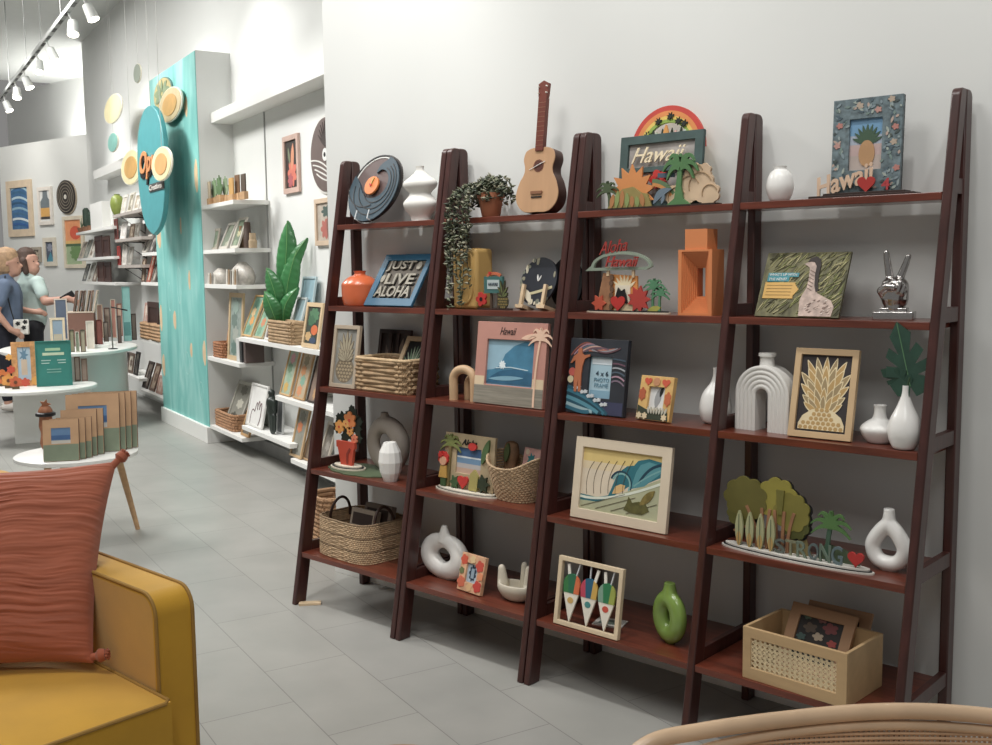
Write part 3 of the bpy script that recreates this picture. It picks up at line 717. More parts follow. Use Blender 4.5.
# -- Aloha frame with figures
t = thing('aloha_photo_frame', 'Aloha beach photo frame with palm and red-haired cut-out figure on an oval base', 'picture frame', (0.845, -0.225, LV[4]), 0)
MB().prismz(mat('#dcd4c2', 0.5), circ(0, -0.005, 0.155, 0.04, 44), 0, 0.005).prismz(BLACK, circ(0, -0.005, 0.148, 0.036, 44), 0.005, 0.0065).prismz(mat('#dcd4c2', 0.5), circ(0, -0.005, 0.142, 0.032, 44), 0.0065, 0.011).build('oval_base', t, smooth=False, merge=False)
T = Matrix.Translation((0, 0.012, 0.0112)) @ Matrix.Rotation(R(-6), 4, 'X')
W, Hh = 0.25, 0.2
MB().ring(mat('#b7a27c', 0.6, var=0.15), rect(-W/2, 0, W/2, Hh), rect(-0.065, 0.055, 0.06, 0.15), -0.012, 0, T).build('frame', t, smooth=False, bevel=0.001)
p = MB().box(mat('#d9cdb8', 0.5), -0.07, 0.065, -0.006, -0.002, 0.05, 0.155, T)
for z0, z1, hx in ((0.053, 0.075, '#c6a58f'), (0.075, 0.092, '#b9b5b4'), (0.092, 0.112, '#6d93b5'), (0.112, 0.118, '#d9e2e6'), (0.118, 0.152, '#3f6592')):
    p.box(mat(hx, 0.5, var=0.08), -0.067, 0.062, -0.0072, -0.005, z0, z1, T)
p.build('picture', t, smooth=False, merge=False)
mb = MB()
for role, pts in palm(-0.095, 0.0, 0.19, 0.055, 0.012, 0.02): mb.prism(mat('#7a6a3c' if role == 'trunk' else '#77803f', 0.6), pts, -0.02, -0.013, T)
mb.build('palm', t, smooth=False, merge=False)
g = MB(); 
g.prism(mat('#c79a3c', 0.5), [(-0.135, 0.03), (-0.095, 0.03), (-0.1, 0.075), (-0.128, 0.075)], -0.03, -0.022, T)
g.prism(RED, scallop(-0.118, 0.102, 0.026, 0.026, 8, 0.1), -0.028, -0.021, T); g.prism(mat('#d9a07c', 0.5), circ(-0.115, 0.092, 0.017, 0.016), -0.032, -0.027, T)
g.prism(RED, spiky(-0.128, 0.115, 0.014, 0.007, 6), -0.034, -0.03, T); g.prism(mat('#3c5a32', 0.6), rect(-0.125, 0.0, -0.1, 0.032), -0.028, -0.022, T)
g.build('dancer_figure', t, smooth=False, merge=False)
g = MB()
g.prism(RED, heart(-0.01, 0.028, 0.028), -0.03, -0.022, T); g.prism(mat('#a69a4f', 0.6), [(0.02, 0), (0.06, 0), (0.065, 0.055), (0.045, 0.078), (0.025, 0.06)], -0.028, -0.02, T)
g.prism(mat('#2e3a25', 0.6), spiky(0.085, 0.03, 0.035, 0.02, 7), -0.026, -0.019, T); g.prism(mat('#3c5a32', 0.6), spiky(-0.055, 0.02, 0.028, 0.015, 6), -0.026, -0.019, T)
g.prism(RED, circ(0.02, 0.158, 0.02, 0.014), -0.02, -0.012, T); g.prism(mat('#4e6a3c', 0.6), leaf2(0.07, 0.1, 0.1, 0.19, 0.014), -0.02, -0.012, T)
g.build('cutouts', t, smooth=False, merge=False)
text_mesh('Aloha', 0.075, 0.022, 0.003, BLACK, 'lettering', t, (0.0, -0.014, 0.16), shear=0.35, T=T)

# -- boat-shaped basket
t = thing('boat_basket', 'round woven basket with raised ends holding small souvenirs', 'basket', (1.058, -0.175, LV[4]), R(-6))
coil_basket(WV2, 0.084, 0.068, 0.135, 17, e=2.6, flare=1.42, twist=17, amp=0.35, seg=110, top=lambda a: 0.042 * math.cos(a) ** 2 - 0.012, mat2=None).build('woven_body', t, merge=False)
t = thing('shell_card_box', 'pink and teal patterned card box inside the boat-shaped basket', 'box', (1.095, -0.16, LV[4] + 0.02), R(-10), lean=R(12))
MB().box(mat('#c99a93', 0.6, var=0.25, scale=40), -0.045, 0.045, -0.02, 0, 0, 0.16).prism(TEAL, spiky(0.0, 0.12, 0.024, 0.014, 7), -0.0212, -0.02).prism(mat('#d9c9b0', 0.6), circ(-0.025, 0.145, 0.01), -0.0212, -0.02).build('carton', t, smooth=False, merge=False)
t = thing('tiki_souvenir', 'carved brown wooden souvenir standing at the left inside the boat-shaped basket', 'ornament', (0.985, -0.155, LV[4] + 0.02), 0, lean=R(8))
MB().lathe(mat('#7c5a3a', 0.7, var=0.3, scale=30), spline([(0.02, 0), (0.03, 0.04), (0.026, 0.09), (0.034, 0.13), (0.026, 0.165), (0.01, 0.175)], 4), 20, None, 1, 0.7).build('carved_body', t)
MB().prism(mat('#4d5c33', 0.6), leaf2(0.0, 0.1, 0.005, 0.168, 0.012), -0.03, -0.022).build('leaf_motif', t, smooth=False)
# -- lowest shelf: white ring vase, floral frame, prong bowl
pth = [(0.079 * math.cos(2*PI*i/40), 0.082 + 0.056 * math.sin(2*PI*i/40)) for i in range(40)]
loop_vase('hole_vase', 'white teardrop vase with a round hole, behind the small floral frame', 'vase', (0.738, -0.24, LV[5]), pth, [0.029 + 0.012 * abs(math.cos(2*PI*i/40)) - 0.003 * math.sin(2*PI*i/40) for i in range(40)], CERAM, neck=((0.0, 0.135), (0.0, 0.196), 0.034, 0.012), flat=0.75, voxel=0.004, smooth=6)
t = thing('floral_picture', 'tiny red and cream floral picture frame on the lowest shelf', 'picture frame', (0.93, -0.3, LV[5]), R(-5), lean=R(14))
FL = []
for x, z, r_, hx in ((-0.045, 0.11, 0.018, '#d4512f'), (0.04, 0.1, 0.02, '#c8452f'), (-0.045, 0.03, 0.02, '#d76a45'), (0.042, 0.028, 0.02, '#c8392a'), (0.0, 0.118, 0.014, '#e6c58f'), (0.0, 0.018, 0.014, '#ddb37c'), (-0.05, 0.07, 0.012, '#6f7a4a'), (0.05, 0.065, 0.014, '#e08b5a')):
    FL.append((mat(hx, 0.5), scallop(x, z, r_, r_, 5, 0.2)))
f, p = frame_parts(t, 0.125, 0.135, 0.033, 0.016, mat('#d7a57c', 0.5, var=0.2, scale=40), [(mat('#a9bccb', 0.4), rect(-0.03, 0.034, 0.03, 0.1)), (NAVY, scallop(0, 0.068, 0.018, 0.028, 9, 0.2)), (mat('#8fa5b5', 0.4), rect(-0.008, 0.05, 0.008, 0.085))], CREAM, strut=0.045)
mb = MB()
for k, (mt_, pts) in enumerate(FL): mb.prism(mt_, pts, -0.0172 - 0.0002 * k, -0.0155)
mb.build('painted_flowers', f, smooth=False, merge=False)
BO = mat('#cfc6b2', 0.45, var=0.03)
o = blob('prong_bowl', [((-0.058, 0, 0.05), (-0.062, 0.0, 0.105), 0.021, 0.014), ((0.02, 0.03, 0.05), (0.016, 0.032, 0.122), 0.02, 0.012), ((0.056, 0.005, 0.05), (0.058, 0.006, 0.122), 0.02, 0.012)], BO, None, 0.004, 6,
         extra=lambda mb: mb.lathe(BO, spline([(0.03, 0), (0.055, 0.012), (0.074, 0.04), (0.07, 0.062), (0.062, 0.06), (0.05, 0.035), (0.02, 0.018), (0.003, 0.017)], 4), 32, None, 1, 0.62))
at(o, (1.108, -0.262, LV[5] - min(v.co.z for v in o.data.vertices))); tag(o, 'cream ceramic bowl with three finger-like prongs', 'bowl')

# ================================================================== DOUBLE LADDER SHELF, LEFT HALF
# -- rainbow arch sign (back)
t = thing('rainbow_sign', 'arched rainbow sign with tiny surfboards behind the green Hawaii frame', 'sign', (1.58, -0.045, LV[1]), 0, lean=R(4))
def arch(r0, r1, hx, y0, y1, mb, cz=0.187):
    mb.prism(mat(hx, 0.5), arcp(0, cz, r1, 0, 180, 30) + arcp(0, cz, r0, 180, 0, 30), y0, y1)
mb = MB()
mb.prism(mat('#e7d7a9', 0.6), rect(-0.135, 0.0, 0.135, 0.188), -0.008, 0)
arch(0.124, 0.14, '#cf3a2c', -0.01, 0, mb); arch(0.108, 0.124, '#e38a3a', -0.01, 0, mb); arch(0.097, 0.108, '#e6c24a', -0.01, 0, mb); arch(0.086, 0.097, '#8fae3f', -0.01, 0, mb)
mb.build('rainbow_board', t, smooth=False, merge=False)
mb = MB()
for k, (x, hx) in enumerate(((-0.07, '#a9b43f'), (-0.038, '#b9c7b0'), (-0.002, '#e39a3c'), (0.034, '#d9a9a0'), (0.068, '#b8c9bf'))):
    mb.prism(mat(hx, 0.5), leaf2(x, 0.165, x, 0.245 + (0.02 if k == 2 else 0), 0.0115), -0.018, -0.01)
for x in (-0.055, -0.02, 0.016, 0.05): mb.prism(mat('#23301f', 0.6), leaf2(x, 0.17, x + 0.002, 0.255, 0.008), -0.012, -0.009)
mb.build('surfboards', t, smooth=False, merge=False)
mb = MB()
for x, z in ((-0.035, 0.275), (0.01, 0.288), (0.04, 0.27), (-0.075, 0.235), (0.062, 0.26)):
    mb.prism(mat('#1c241b', 0.6), spiky(x, z + 0.004, 0.014, 0.006, 7, R(20)), -0.014, -0.01)
mb.prism(BLACK, scallop(0.092, 0.205, 0.024, 0.03, 6, 0.15), -0.016, -0.01); mb.prism(mat('#d9d2c0', 0.5), rect(-0.085, 0.197, 0.085, 0.203), -0.0205, -0.018)
mb.build('palm_cutouts', t, smooth=False, merge=False)
# -- green Hawaii frame
t = thing('hawaii_sign_picture', 'weathered dark green open frame with cut-out Hawaii lettering', 'sign', (1.584, -0.09, LV[1]), 0, lean=R(6))
GF = mat('#3f5654', 0.6, var=0.25, scale=18)
MB().ring(GF, rect(-0.155, 0.0, 0.155, 0.235), rect(-0.125, 0.022, 0.125, 0.208), -0.014, 0).box(GF, -0.126, 0.126, -0.014, 0, 0.115, 0.132).build('frame', t, smooth=False, bevel=0.001, merge=False)
MB().box(mat('#9d9793', 0.35, var=0.35, scale=14), -0.127, 0.127, -0.004, -0.001, 0.02, 0.21).build('backing_panel', t, smooth=False)
text_mesh('Hawaii', 0.2, 0.05, 0.005, CREAM, 'lettering', t, (-0.005, -0.017, 0.145), shear=0.45, offset=0.0)
MB().prism(RED, scallop(0.0, 0.09, 0.03, 0.028, 5, 0.25), -0.02, -0.01).prism(mat('#7c1a16', 0.5), circ(0, 0.09, 0.007), -0.0215, -0.019).build('hibiscus', t, smooth=False, merge=False)
# -- scenery cut-outs
t = thing('island_scenery_sign', 'cut-out island scene with orange sun, palm and rocks in front of the Hawaii frame', 'ornament', (1.598, -0.118, LV[1]))
MB().prismz(DARKWOOD, rect(-0.215, -0.018, 0.215, 0.022), 0, 0.005).build('base', t, smooth=False)
z0 = 0.005
MB().prism(mat('#d98a42', 0.5), spiky(-0.1, 0.055, 0.088, 0.058, 8, R(-20), R(200)), 0.0, 0.007).build('sun', t, smooth=False)
mb = MB()
mb.prism(mat('#9a8a47', 0.6, var=0.2), [(-0.19, z0), (-0.02, z0), (-0.035, 0.045), (-0.06, 0.05), (-0.09, 0.07), (-0.13, 0.065), (-0.16, 0.045)], -0.009, -0.002)
for k in range(7): mb.prism(mat('#8a9a55' if k % 2 else '#b5793f', 0.6), leaf2(-0.175 + 0.021 * k, z0, -0.165 + 0.018 * k, 0.05 + 0.012 * math.sin(k), 0.009), -0.0115, -0.008)
mb.build('volcano', t, smooth=False, merge=False)
mb = MB()
for role, pts in palm(-0.185, z0, 0.085, 0.045, 0.01, -0.1): mb.prism(mat('#4a5a3a', 0.6), pts, -0.006 - (0.002 if role == 'leaf' else 0), 0.0)
mb.build('small_palm', t, smooth=False, merge=False)
mb = MB(); RK = mat('#d1b491', 0.6, var=0.1)
for x, z, r_ in ((0.07, 0.03, 0.04), (0.11, 0.055, 0.045), (0.15, 0.06, 0.05), (0.185, 0.035, 0.035), (0.13, 0.1, 0.03), (0.165, 0.1, 0.026)):
    mb.prism(RK, scallop(x, z, r_, r_, 7, 0.12), -0.002 - 0.001 * (x * 10 % 3), 0.006)
for x, z, r_ in ((0.07, 0.03, 0.03), (0.115, 0.055, 0.036), (0.155, 0.06, 0.04), (0.188, 0.035, 0.026), (0.14, 0.1, 0.024)): mb.prism(mat('#a88a66', 0.6), ribbon(arcp(x, z, r_, 20, 200, 12), 0.0025), -0.0065, 0.0)
mb.build('rock_cluster', t, smooth=False, merge=False)
PG2 = mat('#4f7f4a', 0.55, var=0.08); mb = MB()
mb.prism(PG2, [(0.04, z0), (0.125, z0), (0.1, 0.022), (0.092, 0.06), (0.096, 0.125), (0.082, 0.125), (0.075, 0.07), (0.068, 0.025)], -0.014, -0.006)
for a, ln in ((-25, 0.06), (5, 0.072), (40, 0.075), (88, 0.05), (130, 0.07), (170, 0.072), (205, 0.06)):
    ln *= 0.88; e = (0.089 + ln * math.cos(R(a)), 0.12 + ln * 0.8 * math.sin(R(a)) - 0.02); mid = (0.089 + ln * 0.6 * math.cos(R(a)), 0.12 + ln * math.sin(R(a)) * 0.7 + 0.03)
    mb.prism(PG2, ribbon(curve2((0.089, 0.12), mid, e, 7), 0.026, True), -0.016, -0.006)
mb.build('palm', t, smooth=False, merge=False)
MB().prism(mat('#6a7c8b', 0.5), leaf2(-0.01, 0.012, 0.055, 0.055, 0.012, bend=0.012), -0.012, -0.006).prism(mat('#6a7c8b', 0.5), leaf2(0.03, 0.04, 0.02, 0.01, 0.006), -0.012, -0.006).build('dolphin', t, smooth=False, merge=False)
MB().prism(mat('#5f7a52', 0.6), ribbon(curve2((-0.02, 0.085), (0.03, 0.08), (0.06, 0.04), 8), 0.012), -0.003, 0.003).prism(mat('#c9853a', 0.6), ribbon(curve2((-0.02, 0.073), (0.02, 0.07), (0.05, 0.035), 8), 0.011), -0.003, 0.003).prism(mat('#4a5e70', 0.6), ribbon([(0.0, 0.1), (0.06, 0.098)], 0.014), -0.003, 0.003).build('rainbow_path', t, smooth=False, merge=False)

# -- Aloha Hawaii cut-out
t = thing('aloha_hawaii_sign', 'cut-out Aloha Hawaii sign with heart, shack and palms on the second shelf', 'sign', (1.487, -0.125, LV[2]))
MB().prismz(mat('#cfc3ac', 0.6), circ(0, 0, 0.165, 0.03, 40), 0, 0.004).prismz(BLACK, circ(0, 0, 0.158, 0.026, 40), 0.004, 0.008).build('oval_base', t, smooth=False, merge=False)
z0 = 0.008
mb = MB()
mb.prism(mat('#a2714a', 0.6, var=0.25, scale=30), [(-0.115, z0), (-0.06, z0), (-0.055, 0.125), (-0.095, 0.13), (-0.112, 0.06)], -0.004, 0.004)
mb.prism(mat('#dd8f3a', 0.5), [(-0.06, z0), (0.04, z0), (0.038, 0.12), (-0.056, 0.125)], 0.0, 0.006)
for k in range(7): mb.prism(mat('#e9d9b0', 0.5), leaf2(-0.012, 0.07, -0.012 + 0.05 * math.cos(R(30 + 20*k)), 0.08 + 0.045 * math.sin(R(30 + 20*k)), 0.005), -0.002, 0.001)
mb.prism(mat('#e6dcc4', 0.5), rect(-0.048, 0.02, 0.012, 0.09), -0.003, 0.001)
for k in range(6): mb.prism(mat('#6b4d36', 0.6), circ(-0.062 + 0.003 * (k % 2), 0.02 + 0.019 * k, 0.008, 0.009, 10), -0.007, -0.003)
mb.prism(mat('#e3cda0', 0.6), [(-0.05, z0), (0.06, z0), (0.03, 0.03), (-0.03, 0.034)], -0.006, -0.002)
mb.build('shack', t, smooth=False, merge=False)
MB().prism(BLACK, [(-0.045, 0.035), (0.005, 0.03), (0.0, 0.055), (-0.008, 0.078), (-0.02, 0.07), (-0.032, 0.082), (-0.04, 0.06)], -0.0095, -0.004).build('couple_silhouette', t, smooth=False)
MB().prism(RED, heart(-0.03, 0.033, 0.03), -0.014, -0.008).build('heart', t, smooth=False)
MB().prism(mat('#b8372c', 0.5), spiky(0.05, 0.045, 0.045, 0.028, 9), -0.012, -0.004).prism(mat('#c8502f', 0.5), spiky(-0.11, 0.03, 0.03, 0.018, 6), -0.01, -0.004).build('red_leaves', t, smooth=False, merge=False)
mb = MB()
for cx, h_, r_ in ((0.1, 0.1, 0.042), (0.125, 0.075, 0.036)):
    for role, pts in palm(cx, z0, h_, r_, 0.007, 0.05): mb.prism(mat('#4f8a63', 0.5), pts, -0.006 - (0.001 if role == 'leaf' else 0), 0.0)
mb.prism(mat('#a9a83c', 0.5), leaf2(0.08, z0, 0.13, 0.02, 0.01), -0.006, 0.0)
mb.build('palms', t, smooth=False, merge=False)
GT = mat('#8b9a88', 0.5)
MB().ring(GT, [(-0.02 + 0.12 * math.cos(R(7 * i)), 0.15 + 0.05 * math.sin(R(7 * i))) for i in range(26)] + [(-0.165, 0.137), (0.08, 0.14)], [(-0.02 + 0.108 * math.cos(R(7 * i)), 0.152 + 0.038 * math.sin(R(7 * i))) for i in range(26)] + [(-0.13, 0.147), (0.07, 0.149)], -0.01, 0).box(PALEWOOD, -0.08, -0.07, -0.006, 0, 0.12, 0.15).box(PALEWOOD, 0.02, 0.03, -0.006, 0, 0.115, 0.15).build('wave_outline', t, smooth=False, merge=False)
DR = mat('#a5322a', 0.5)
text_mesh('Aloha', 0.115, 0.04, 0.006, DR, 'lettering', t, (-0.05, -0.008, 0.196), shear=0.5, ry=R(-7), offset=0.0)
text_mesh('Hawaii', 0.13, 0.034, 0.006, DR, 'lettering', t, (-0.012, -0.016, 0.15), shear=0.35, offset=0.015)
# -- orange stepped vase
OV = mat('#dc8240', 0.55, var=0.03)
t = thing('stepped_orange_vase', 'tall orange square vase with a stepped slot through the middle', 'vase', (1.757, -0.12, LV[2]), R(2))
W, Hh, D = 0.058, 0.2, 0.038
mb = MB(); n = 9
for k in range(n):
    f0 = k / n; f1 = (k + 1) / n
    def rc(f): return rect(-W + 0.008 + f * 0.036 if f else -W, f * 0.056, (W - 0.008 - f * 0.036) if f else W, Hh - f * 0.056)
    yk = -D + 0.045 * f0
    mb.ring(OV, rc(f0), rc(f1), yk, D)
mb.build('body', t, smooth=False, merge=False)
MB().box(OV, -0.038, 0.038, -0.032, 0.032, Hh, Hh + 0.062).box(mat('#7c3d18', 0.6), -0.03, 0.03, -0.026, 0.026, Hh + 0.0615, Hh + 0.0625).build('neck', t, smooth=False, merge=False)
# -- 4 x 6 frame
t = thing('wave_painted_picture', 'dark frame painted with a woman and swirling waves around a pale blue 4x6 card', 'picture frame', (1.418, -0.2, LV[3]), 0, lean=R(8))
PC = mat('#a5c5d3', 0.35, var=0.06)
W, Hh = 0.232, 0.248
f, p = frame_parts(t, W, Hh, 0, 0.02, mat('#2c3038', 0.5, var=0.2), [(mat('#7fa9bf', 0.4), rect(-0.03, 0.05, 0.06, 0.08)), (mat('#d3dfe6', 0.4), rect(-0.028, 0.165, 0.06, 0.185))], PC, bws=(0.082, 0.058, 0.055, 0.058), strut=0.06)
mb = MB()
for k in range(9):
    hx = ['#8a4a3f', '#a87a86', '#5a6a7c', '#c29a8c', '#70505c', '#4a5460', '#b06a54', '#8c8a90', '#5f4048'][k]
    mb.prism(mat(hx, 0.5), ribbon(curve2((-0.11 + 0.012 * k, 0.19 + 0.003 * k), (-0.05 + 0.01 * k, 0.27 - 0.01 * k), (0.0 + 0.011 * k, 0.205 + 0.002 * k), 9), 0.005), -0.0212 - 0.0001 * k, -0.0195)
for k in range(6):
    hx = ['#7c6a7c', '#b08a9c', '#4f6070', '#a0a6ac', '#6a4a5a', '#3f5160'][k]
    mb.prism(mat(hx, 0.5), ribbon(curve2((0.062, 0.11 + 0.015 * k), (0.085, 0.125 + 0.012 * k), (0.112, 0.1 + 0.016 * k), 7), 0.005), -0.0212, -0.0195)
mb.prism(mat('#c2564a', 0.5), circ(-0.1, 0.135, 0.014), -0.0212, -0.0195); mb.prism(mat('#cfc39a', 0.5), circ(-0.105, 0.11, 0.012), -0.0212, -0.0195)
mb.prism(mat('#7fa39f', 0.5), ribbon([(0.04, 0.028), (0.112, 0.028)], 0.03), -0.021, -0.0195)
mb.prism(mat('#3b3f5c', 0.5), rect(0.02, 0.003, 0.113, 0.045), -0.0214, -0.0195)
for k in range(7):
    mb.prism(mat(['#1f5568', '#2e7187', '#154353', '#4d90a3', '#1f5568', '#97b7be', '#2a6a80'][k], 0.5), ribbon(curve2((-0.114, 0.085 - 0.011 * k), (-0.03, 0.07 - 0.012 * k), (0.055 - 0.012 * k, 0.004 + 0.001 * k), 9), 0.012), -0.0222 - 0.0001 * k, -0.0195)
for k in range(10): mb.prism(mat('#c9cfd2', 0.5), scallop(-0.08 + 0.014 * k, 0.083 - 0.006 * k + 0.008 * (k % 2), 0.008, 0.006, 5, 0.3), -0.0235, -0.0195)
mb.build('painted_waves', f, smooth=False, merge=False)
BD = mat('#b5653a', 0.5)
MB().prism(BD, [(-0.085, 0.07), (-0.075, 0.07), (-0.072, 0.11), (-0.068, 0.07), (-0.058, 0.072), (-0.06, 0.125), (-0.058, 0.155), (-0.05, 0.18), (-0.03, 0.19), (-0.03, 0.196), (-0.055, 0.192), (-0.062, 0.198), (-0.064, 0.215), (-0.078, 0.215), (-0.08, 0.198), (-0.095, 0.188), (-0.108, 0.165), (-0.104, 0.163), (-0.088, 0.175), (-0.086, 0.15), (-0.09, 0.12)], -0.0245, -0.0195).build('painted_woman', f, smooth=False)
text_mesh('4 x 6', 0.05, 0.016, 0.001, NAVY, 'lettering', p, (0.015, -0.0105, 0.128)); text_mesh('PHOTO', 0.06, 0.013, 0.001, mat('#5f8ba0', 0.5), 'lettering', p, (0.015, -0.0105, 0.108)); text_mesh('FRAME', 0.055, 0.013, 0.001, mat('#5f8ba0', 0.5), 'lettering', p, (0.015, -0.0105, 0.09))
# -- small cartoon frame
t = thing('small_heart_picture', 'small square frame painted with orange hearts and flowers', 'picture frame', (1.645, -0.2, LV[3]), R(-4), lean=R(13))
f, p = frame_parts(t, 0.128, 0.14, 0, 0.018, mat('#d5a95a', 0.5, var=0.12, scale=25), [(mat('#9a9c9e', 0.4), leaf2(0.0, 0.04, 0.01, 0.105, 0.012)), (BLACK, leaf2(0.012, 0.075, 0.02, 0.112, 0.006))], mat('#d6d8d8', 0.4), bws=(0.036, 0.03, 0.035, 0.034), strut=0.05)
mb = MB()
mb.prism(mat('#d2502a', 0.5), heart(-0.033, 0.122, 0.015), -0.02, -0.0175); mb.prism(mat('#d2502a', 0.5), heart(0.036, 0.12, 0.016), -0.02, -0.0175)
mb.prism(mat('#c98a5a', 0.5), circ(0.0, 0.122, 0.013), -0.02, -0.0175); mb.prism(mat('#b5562c', 0.5), scallop(-0.05, 0.08, 0.013, 0.02, 6, 0.2), -0.02, -0.0175); mb.prism(mat('#c0602f', 0.5), scallop(0.05, 0.07, 0.012, 0.022, 6, 0.2), -0.02, -0.0175)
mb.prism(mat('#343c2a', 0.5), [(-0.06, 0.002), (0.06, 0.002), (0.055, 0.028), (0.02, 0.036), (0.0, 0.03), (-0.03, 0.034), (-0.062, 0.045)], -0.0195, -0.0175)
for k in range(7): mb.prism(mat('#b9b5a3', 0.5), leaf2(-0.015 + 0.01 * k, 0.02, -0.02 + 0.012 * k, 0.042, 0.004), -0.021, -0.0175)
for x in (-0.052, -0.03, 0.045): mb.prism(mat('#d8c39a', 0.5), scallop(x, 0.012, 0.01, 0.01, 6, 0.3), -0.021, -0.0175)
mb.build('painted_hearts', f, smooth=False, merge=False)
prof = spline([(0.028, 0), (0.042, 0.01), (0.05, 0.045), (0.04, 0.09), (0.016, 0.125), (0.008, 0.15), (0.009, 0.172)], 5)
lathe_vase('slim_neck_vase', 'white ceramic vase partly hidden behind the post right of the small heart frame', 'vase', (1.812, -0.12, LV[3]), prof, CERAM)
# -- wave art frame
t = thing('wave_art_picture', 'large cream-framed wave picture with turtle on the fourth shelf', 'picture frame', (1.548, -0.26, LV[4]), 0, lean=R(8.5))
CF_ = mat('#dac9ae', 0.5, var=0.04)
W, Hh = 0.37, 0.266; x0, x1, zb, zt = -0.155, 0.15, 0.032, 0.234
ly = [(BLACK, rect(x0 - 0.002, zb - 0.002, x1 + 0.002, zt + 0.002)), (mat('#dcc070', 0.5, var=0.06), rect(x0, zb, x1, zt)), (mat('#dcc8a2', 0.5), rect(x0, zb, x1, 0.19)), (mat('#d9c9b0', 0.5), rect(x0, zb, x1, 0.165)),
      (mat('#aeb08c', 0.5), [(x0, zb), (x1, zb), (x1, 0.165), (0.05, 0.12), (-0.02, 0.09), (-0.09, 0.078), (x0, 0.08)]),
      (mat('#1f6f7c', 0.5), [(x0, 0.06), (-0.08, 0.062), (-0.03, 0.085), (0.03, 0.125), (0.09, 0.14), (x1, 0.17), (x1, 0.215), (0.1, 0.222), (0.06, 0.212), (0.045, 0.195), (0.02, 0.19), (0.0, 0.175), (-0.02, 0.15), (-0.035, 0.11), (-0.045, 0.088), (-0.09, 0.076), (x0, 0.08)]),
      (mat('#4b9099', 0.5), [(0.04, 0.12), (0.09, 0.135), (x1, 0.185), (x1, 0.205), (0.1, 0.212), (0.07, 0.2), (0.055, 0.175), (0.045, 0.14)]),
      (mat('#123f52', 0.5), ribbon(curve2((0.07, 0.145), (0.1, 0.2), (x1, 0.208), 8), 0.009)), (mat('#6fa7a8', 0.5), ribbon(curve2((0.05, 0.13), (0.1, 0.17), (x1 - 0.005, 0.19), 8), 0.005)),
      (mat('#123f52', 0.5), ribbon(arcp(0.0, 0.13, 0.04, 160, -20, 12), 0.007)), (mat('#79b0ae', 0.5), ribbon(arcp(0.002, 0.13, 0.034, 160, -30, 12), 0.006)),
      (mat('#e2b873', 0.5), [(-0.03, 0.095), (-0.02, 0.12), (0.0, 0.13), (0.018, 0.128), (0.015, 0.112), (-0.005, 0.1)]),
      (mat('#d9e0cf', 0.5), ribbon(curve2((x0, 0.072), (-0.05, 0.06), (x1, 0.15), 10), 0.008))]
for k in range(6): ly.append((mat('#5c4f3c', 0.5), ribbon(curve2((-0.13 + 0.028 * k, 0.082 + 0.004 * k), (-0.145 + 0.03 * k, 0.15), (-0.11 + 0.03 * k, 0.19 + 0.004 * k), 7), 0.0012)))
for k in range(4): ly.append((mat('#5c4f3c', 0.5), ribbon([(-0.15 + 0.06 * k, 0.04), (0.02 + 0.04 * k, 0.1 - 0.005 * k)], 0.0013)))
ly += [(mat('#5d5a28', 0.5, var=0.3, scale=60), [(0.02, 0.052), (0.05, 0.045), (0.09, 0.045), (0.115, 0.06), (0.1, 0.08), (0.075, 0.085), (0.05, 0.078), (0.035, 0.095), (0.03, 0.075)]), (mat('#7a6a2c', 0.5, var=0.3, scale=60), leaf2(0.08, 0.075, 0.13, 0.125, 0.013))]
f, p = frame_parts(t, W, Hh, 0, 0.016, CF_, ly, CREAM, bws=(0.03, 0.034, 0.032, 0.032), strut=0.07)
# -- shave ice frame (see-through)
t = thing('shave_ice_picture', 'pale open wood frame holding three rainbow shave-ice cone cut-outs', 'picture frame', (1.486, -0.345, LV[5]), 0, lean=R(9))
MB().ring(mat('#d9c3a0', 0.5), rect(-0.128, 0, 0.128, 0.222), rect(-0.113, 0.014, 0.113, 0.208), -0.016, 0).build('frame', t, smooth=False, bevel=0.001)
for k, (x, cols, spoon, straw, lg) in enumerate(((-0.07, ('#2f7a3f', '#1f6b4a', '#d8662f'), -0.018, 0.022, '#c9a050'), (0.0, ('#c43a55', '#1f5f7c', '#d1a53a'), 0.028, 0.0, '#3f8a86'), (0.07, ('#7ba08a', '#1f7a4a', '#9aa53c'), -0.012, 0.018, '#c8462f'))):
    mb = MB(); dz = -0.002 * k
    mb.prism(mat('#e4ddcd', 0.5), [(x - 0.03, 0.108 + dz), (x, 0.014), (x + 0.03, 0.108 + dz)], -0.011, -0.005)
    mb.prism(mat(lg, 0.5), circ(x, 0.085, 0.012, 0.01, 16), -0.012, -0.01)
    for j, hx in enumerate(cols):
        a0, a1 = 180 - 60 * j, 120 - 60 * j
        pts = [(x + 0.033 * math.cos(R(a)), 0.135 + dz + 0.036 * math.sin(R(a))) for a in range(a0, a1 - 1, -10)]
        mb.prism(mat(hx, 0.5), [(x - 0.03 + 0.02 * j, 0.108 + dz)] + pts + [(x - 0.01 + 0.02 * j, 0.108 + dz)], -0.012, -0.005)
    mb.prism(mat('#e9e4d8', 0.4), ribbon([(x + spoon * 0.7, 0.16), (x + spoon * 1.1, 0.2)], 0.01), -0.01, -0.006); mb.prism(mat('#c9ccd0', 0.4), ribbon([(x + straw * 0.6, 0.16), (x + straw * 1.2, 0.208)], 0.004), -0.01, -0.006)
    mb.build('shave_ice_cone', t, smooth=False, merge=False)
o = MB().box(mat('#c9c6be', 0.6, var=0.2, scale=40), -0.05, 0.05, -0.035, 0.035, 0, 0.004).box(mat('#5c6a60', 0.6), -0.035, 0.03, -0.02, 0.02, 0.004, 0.0046).build('leaflet', smooth=False, merge=False)
at(o, (1.5, -0.24, LV[5]), R(15)); tag(o, 'small printed leaflet lying flat behind the shave-ice frame', 'leaflet')
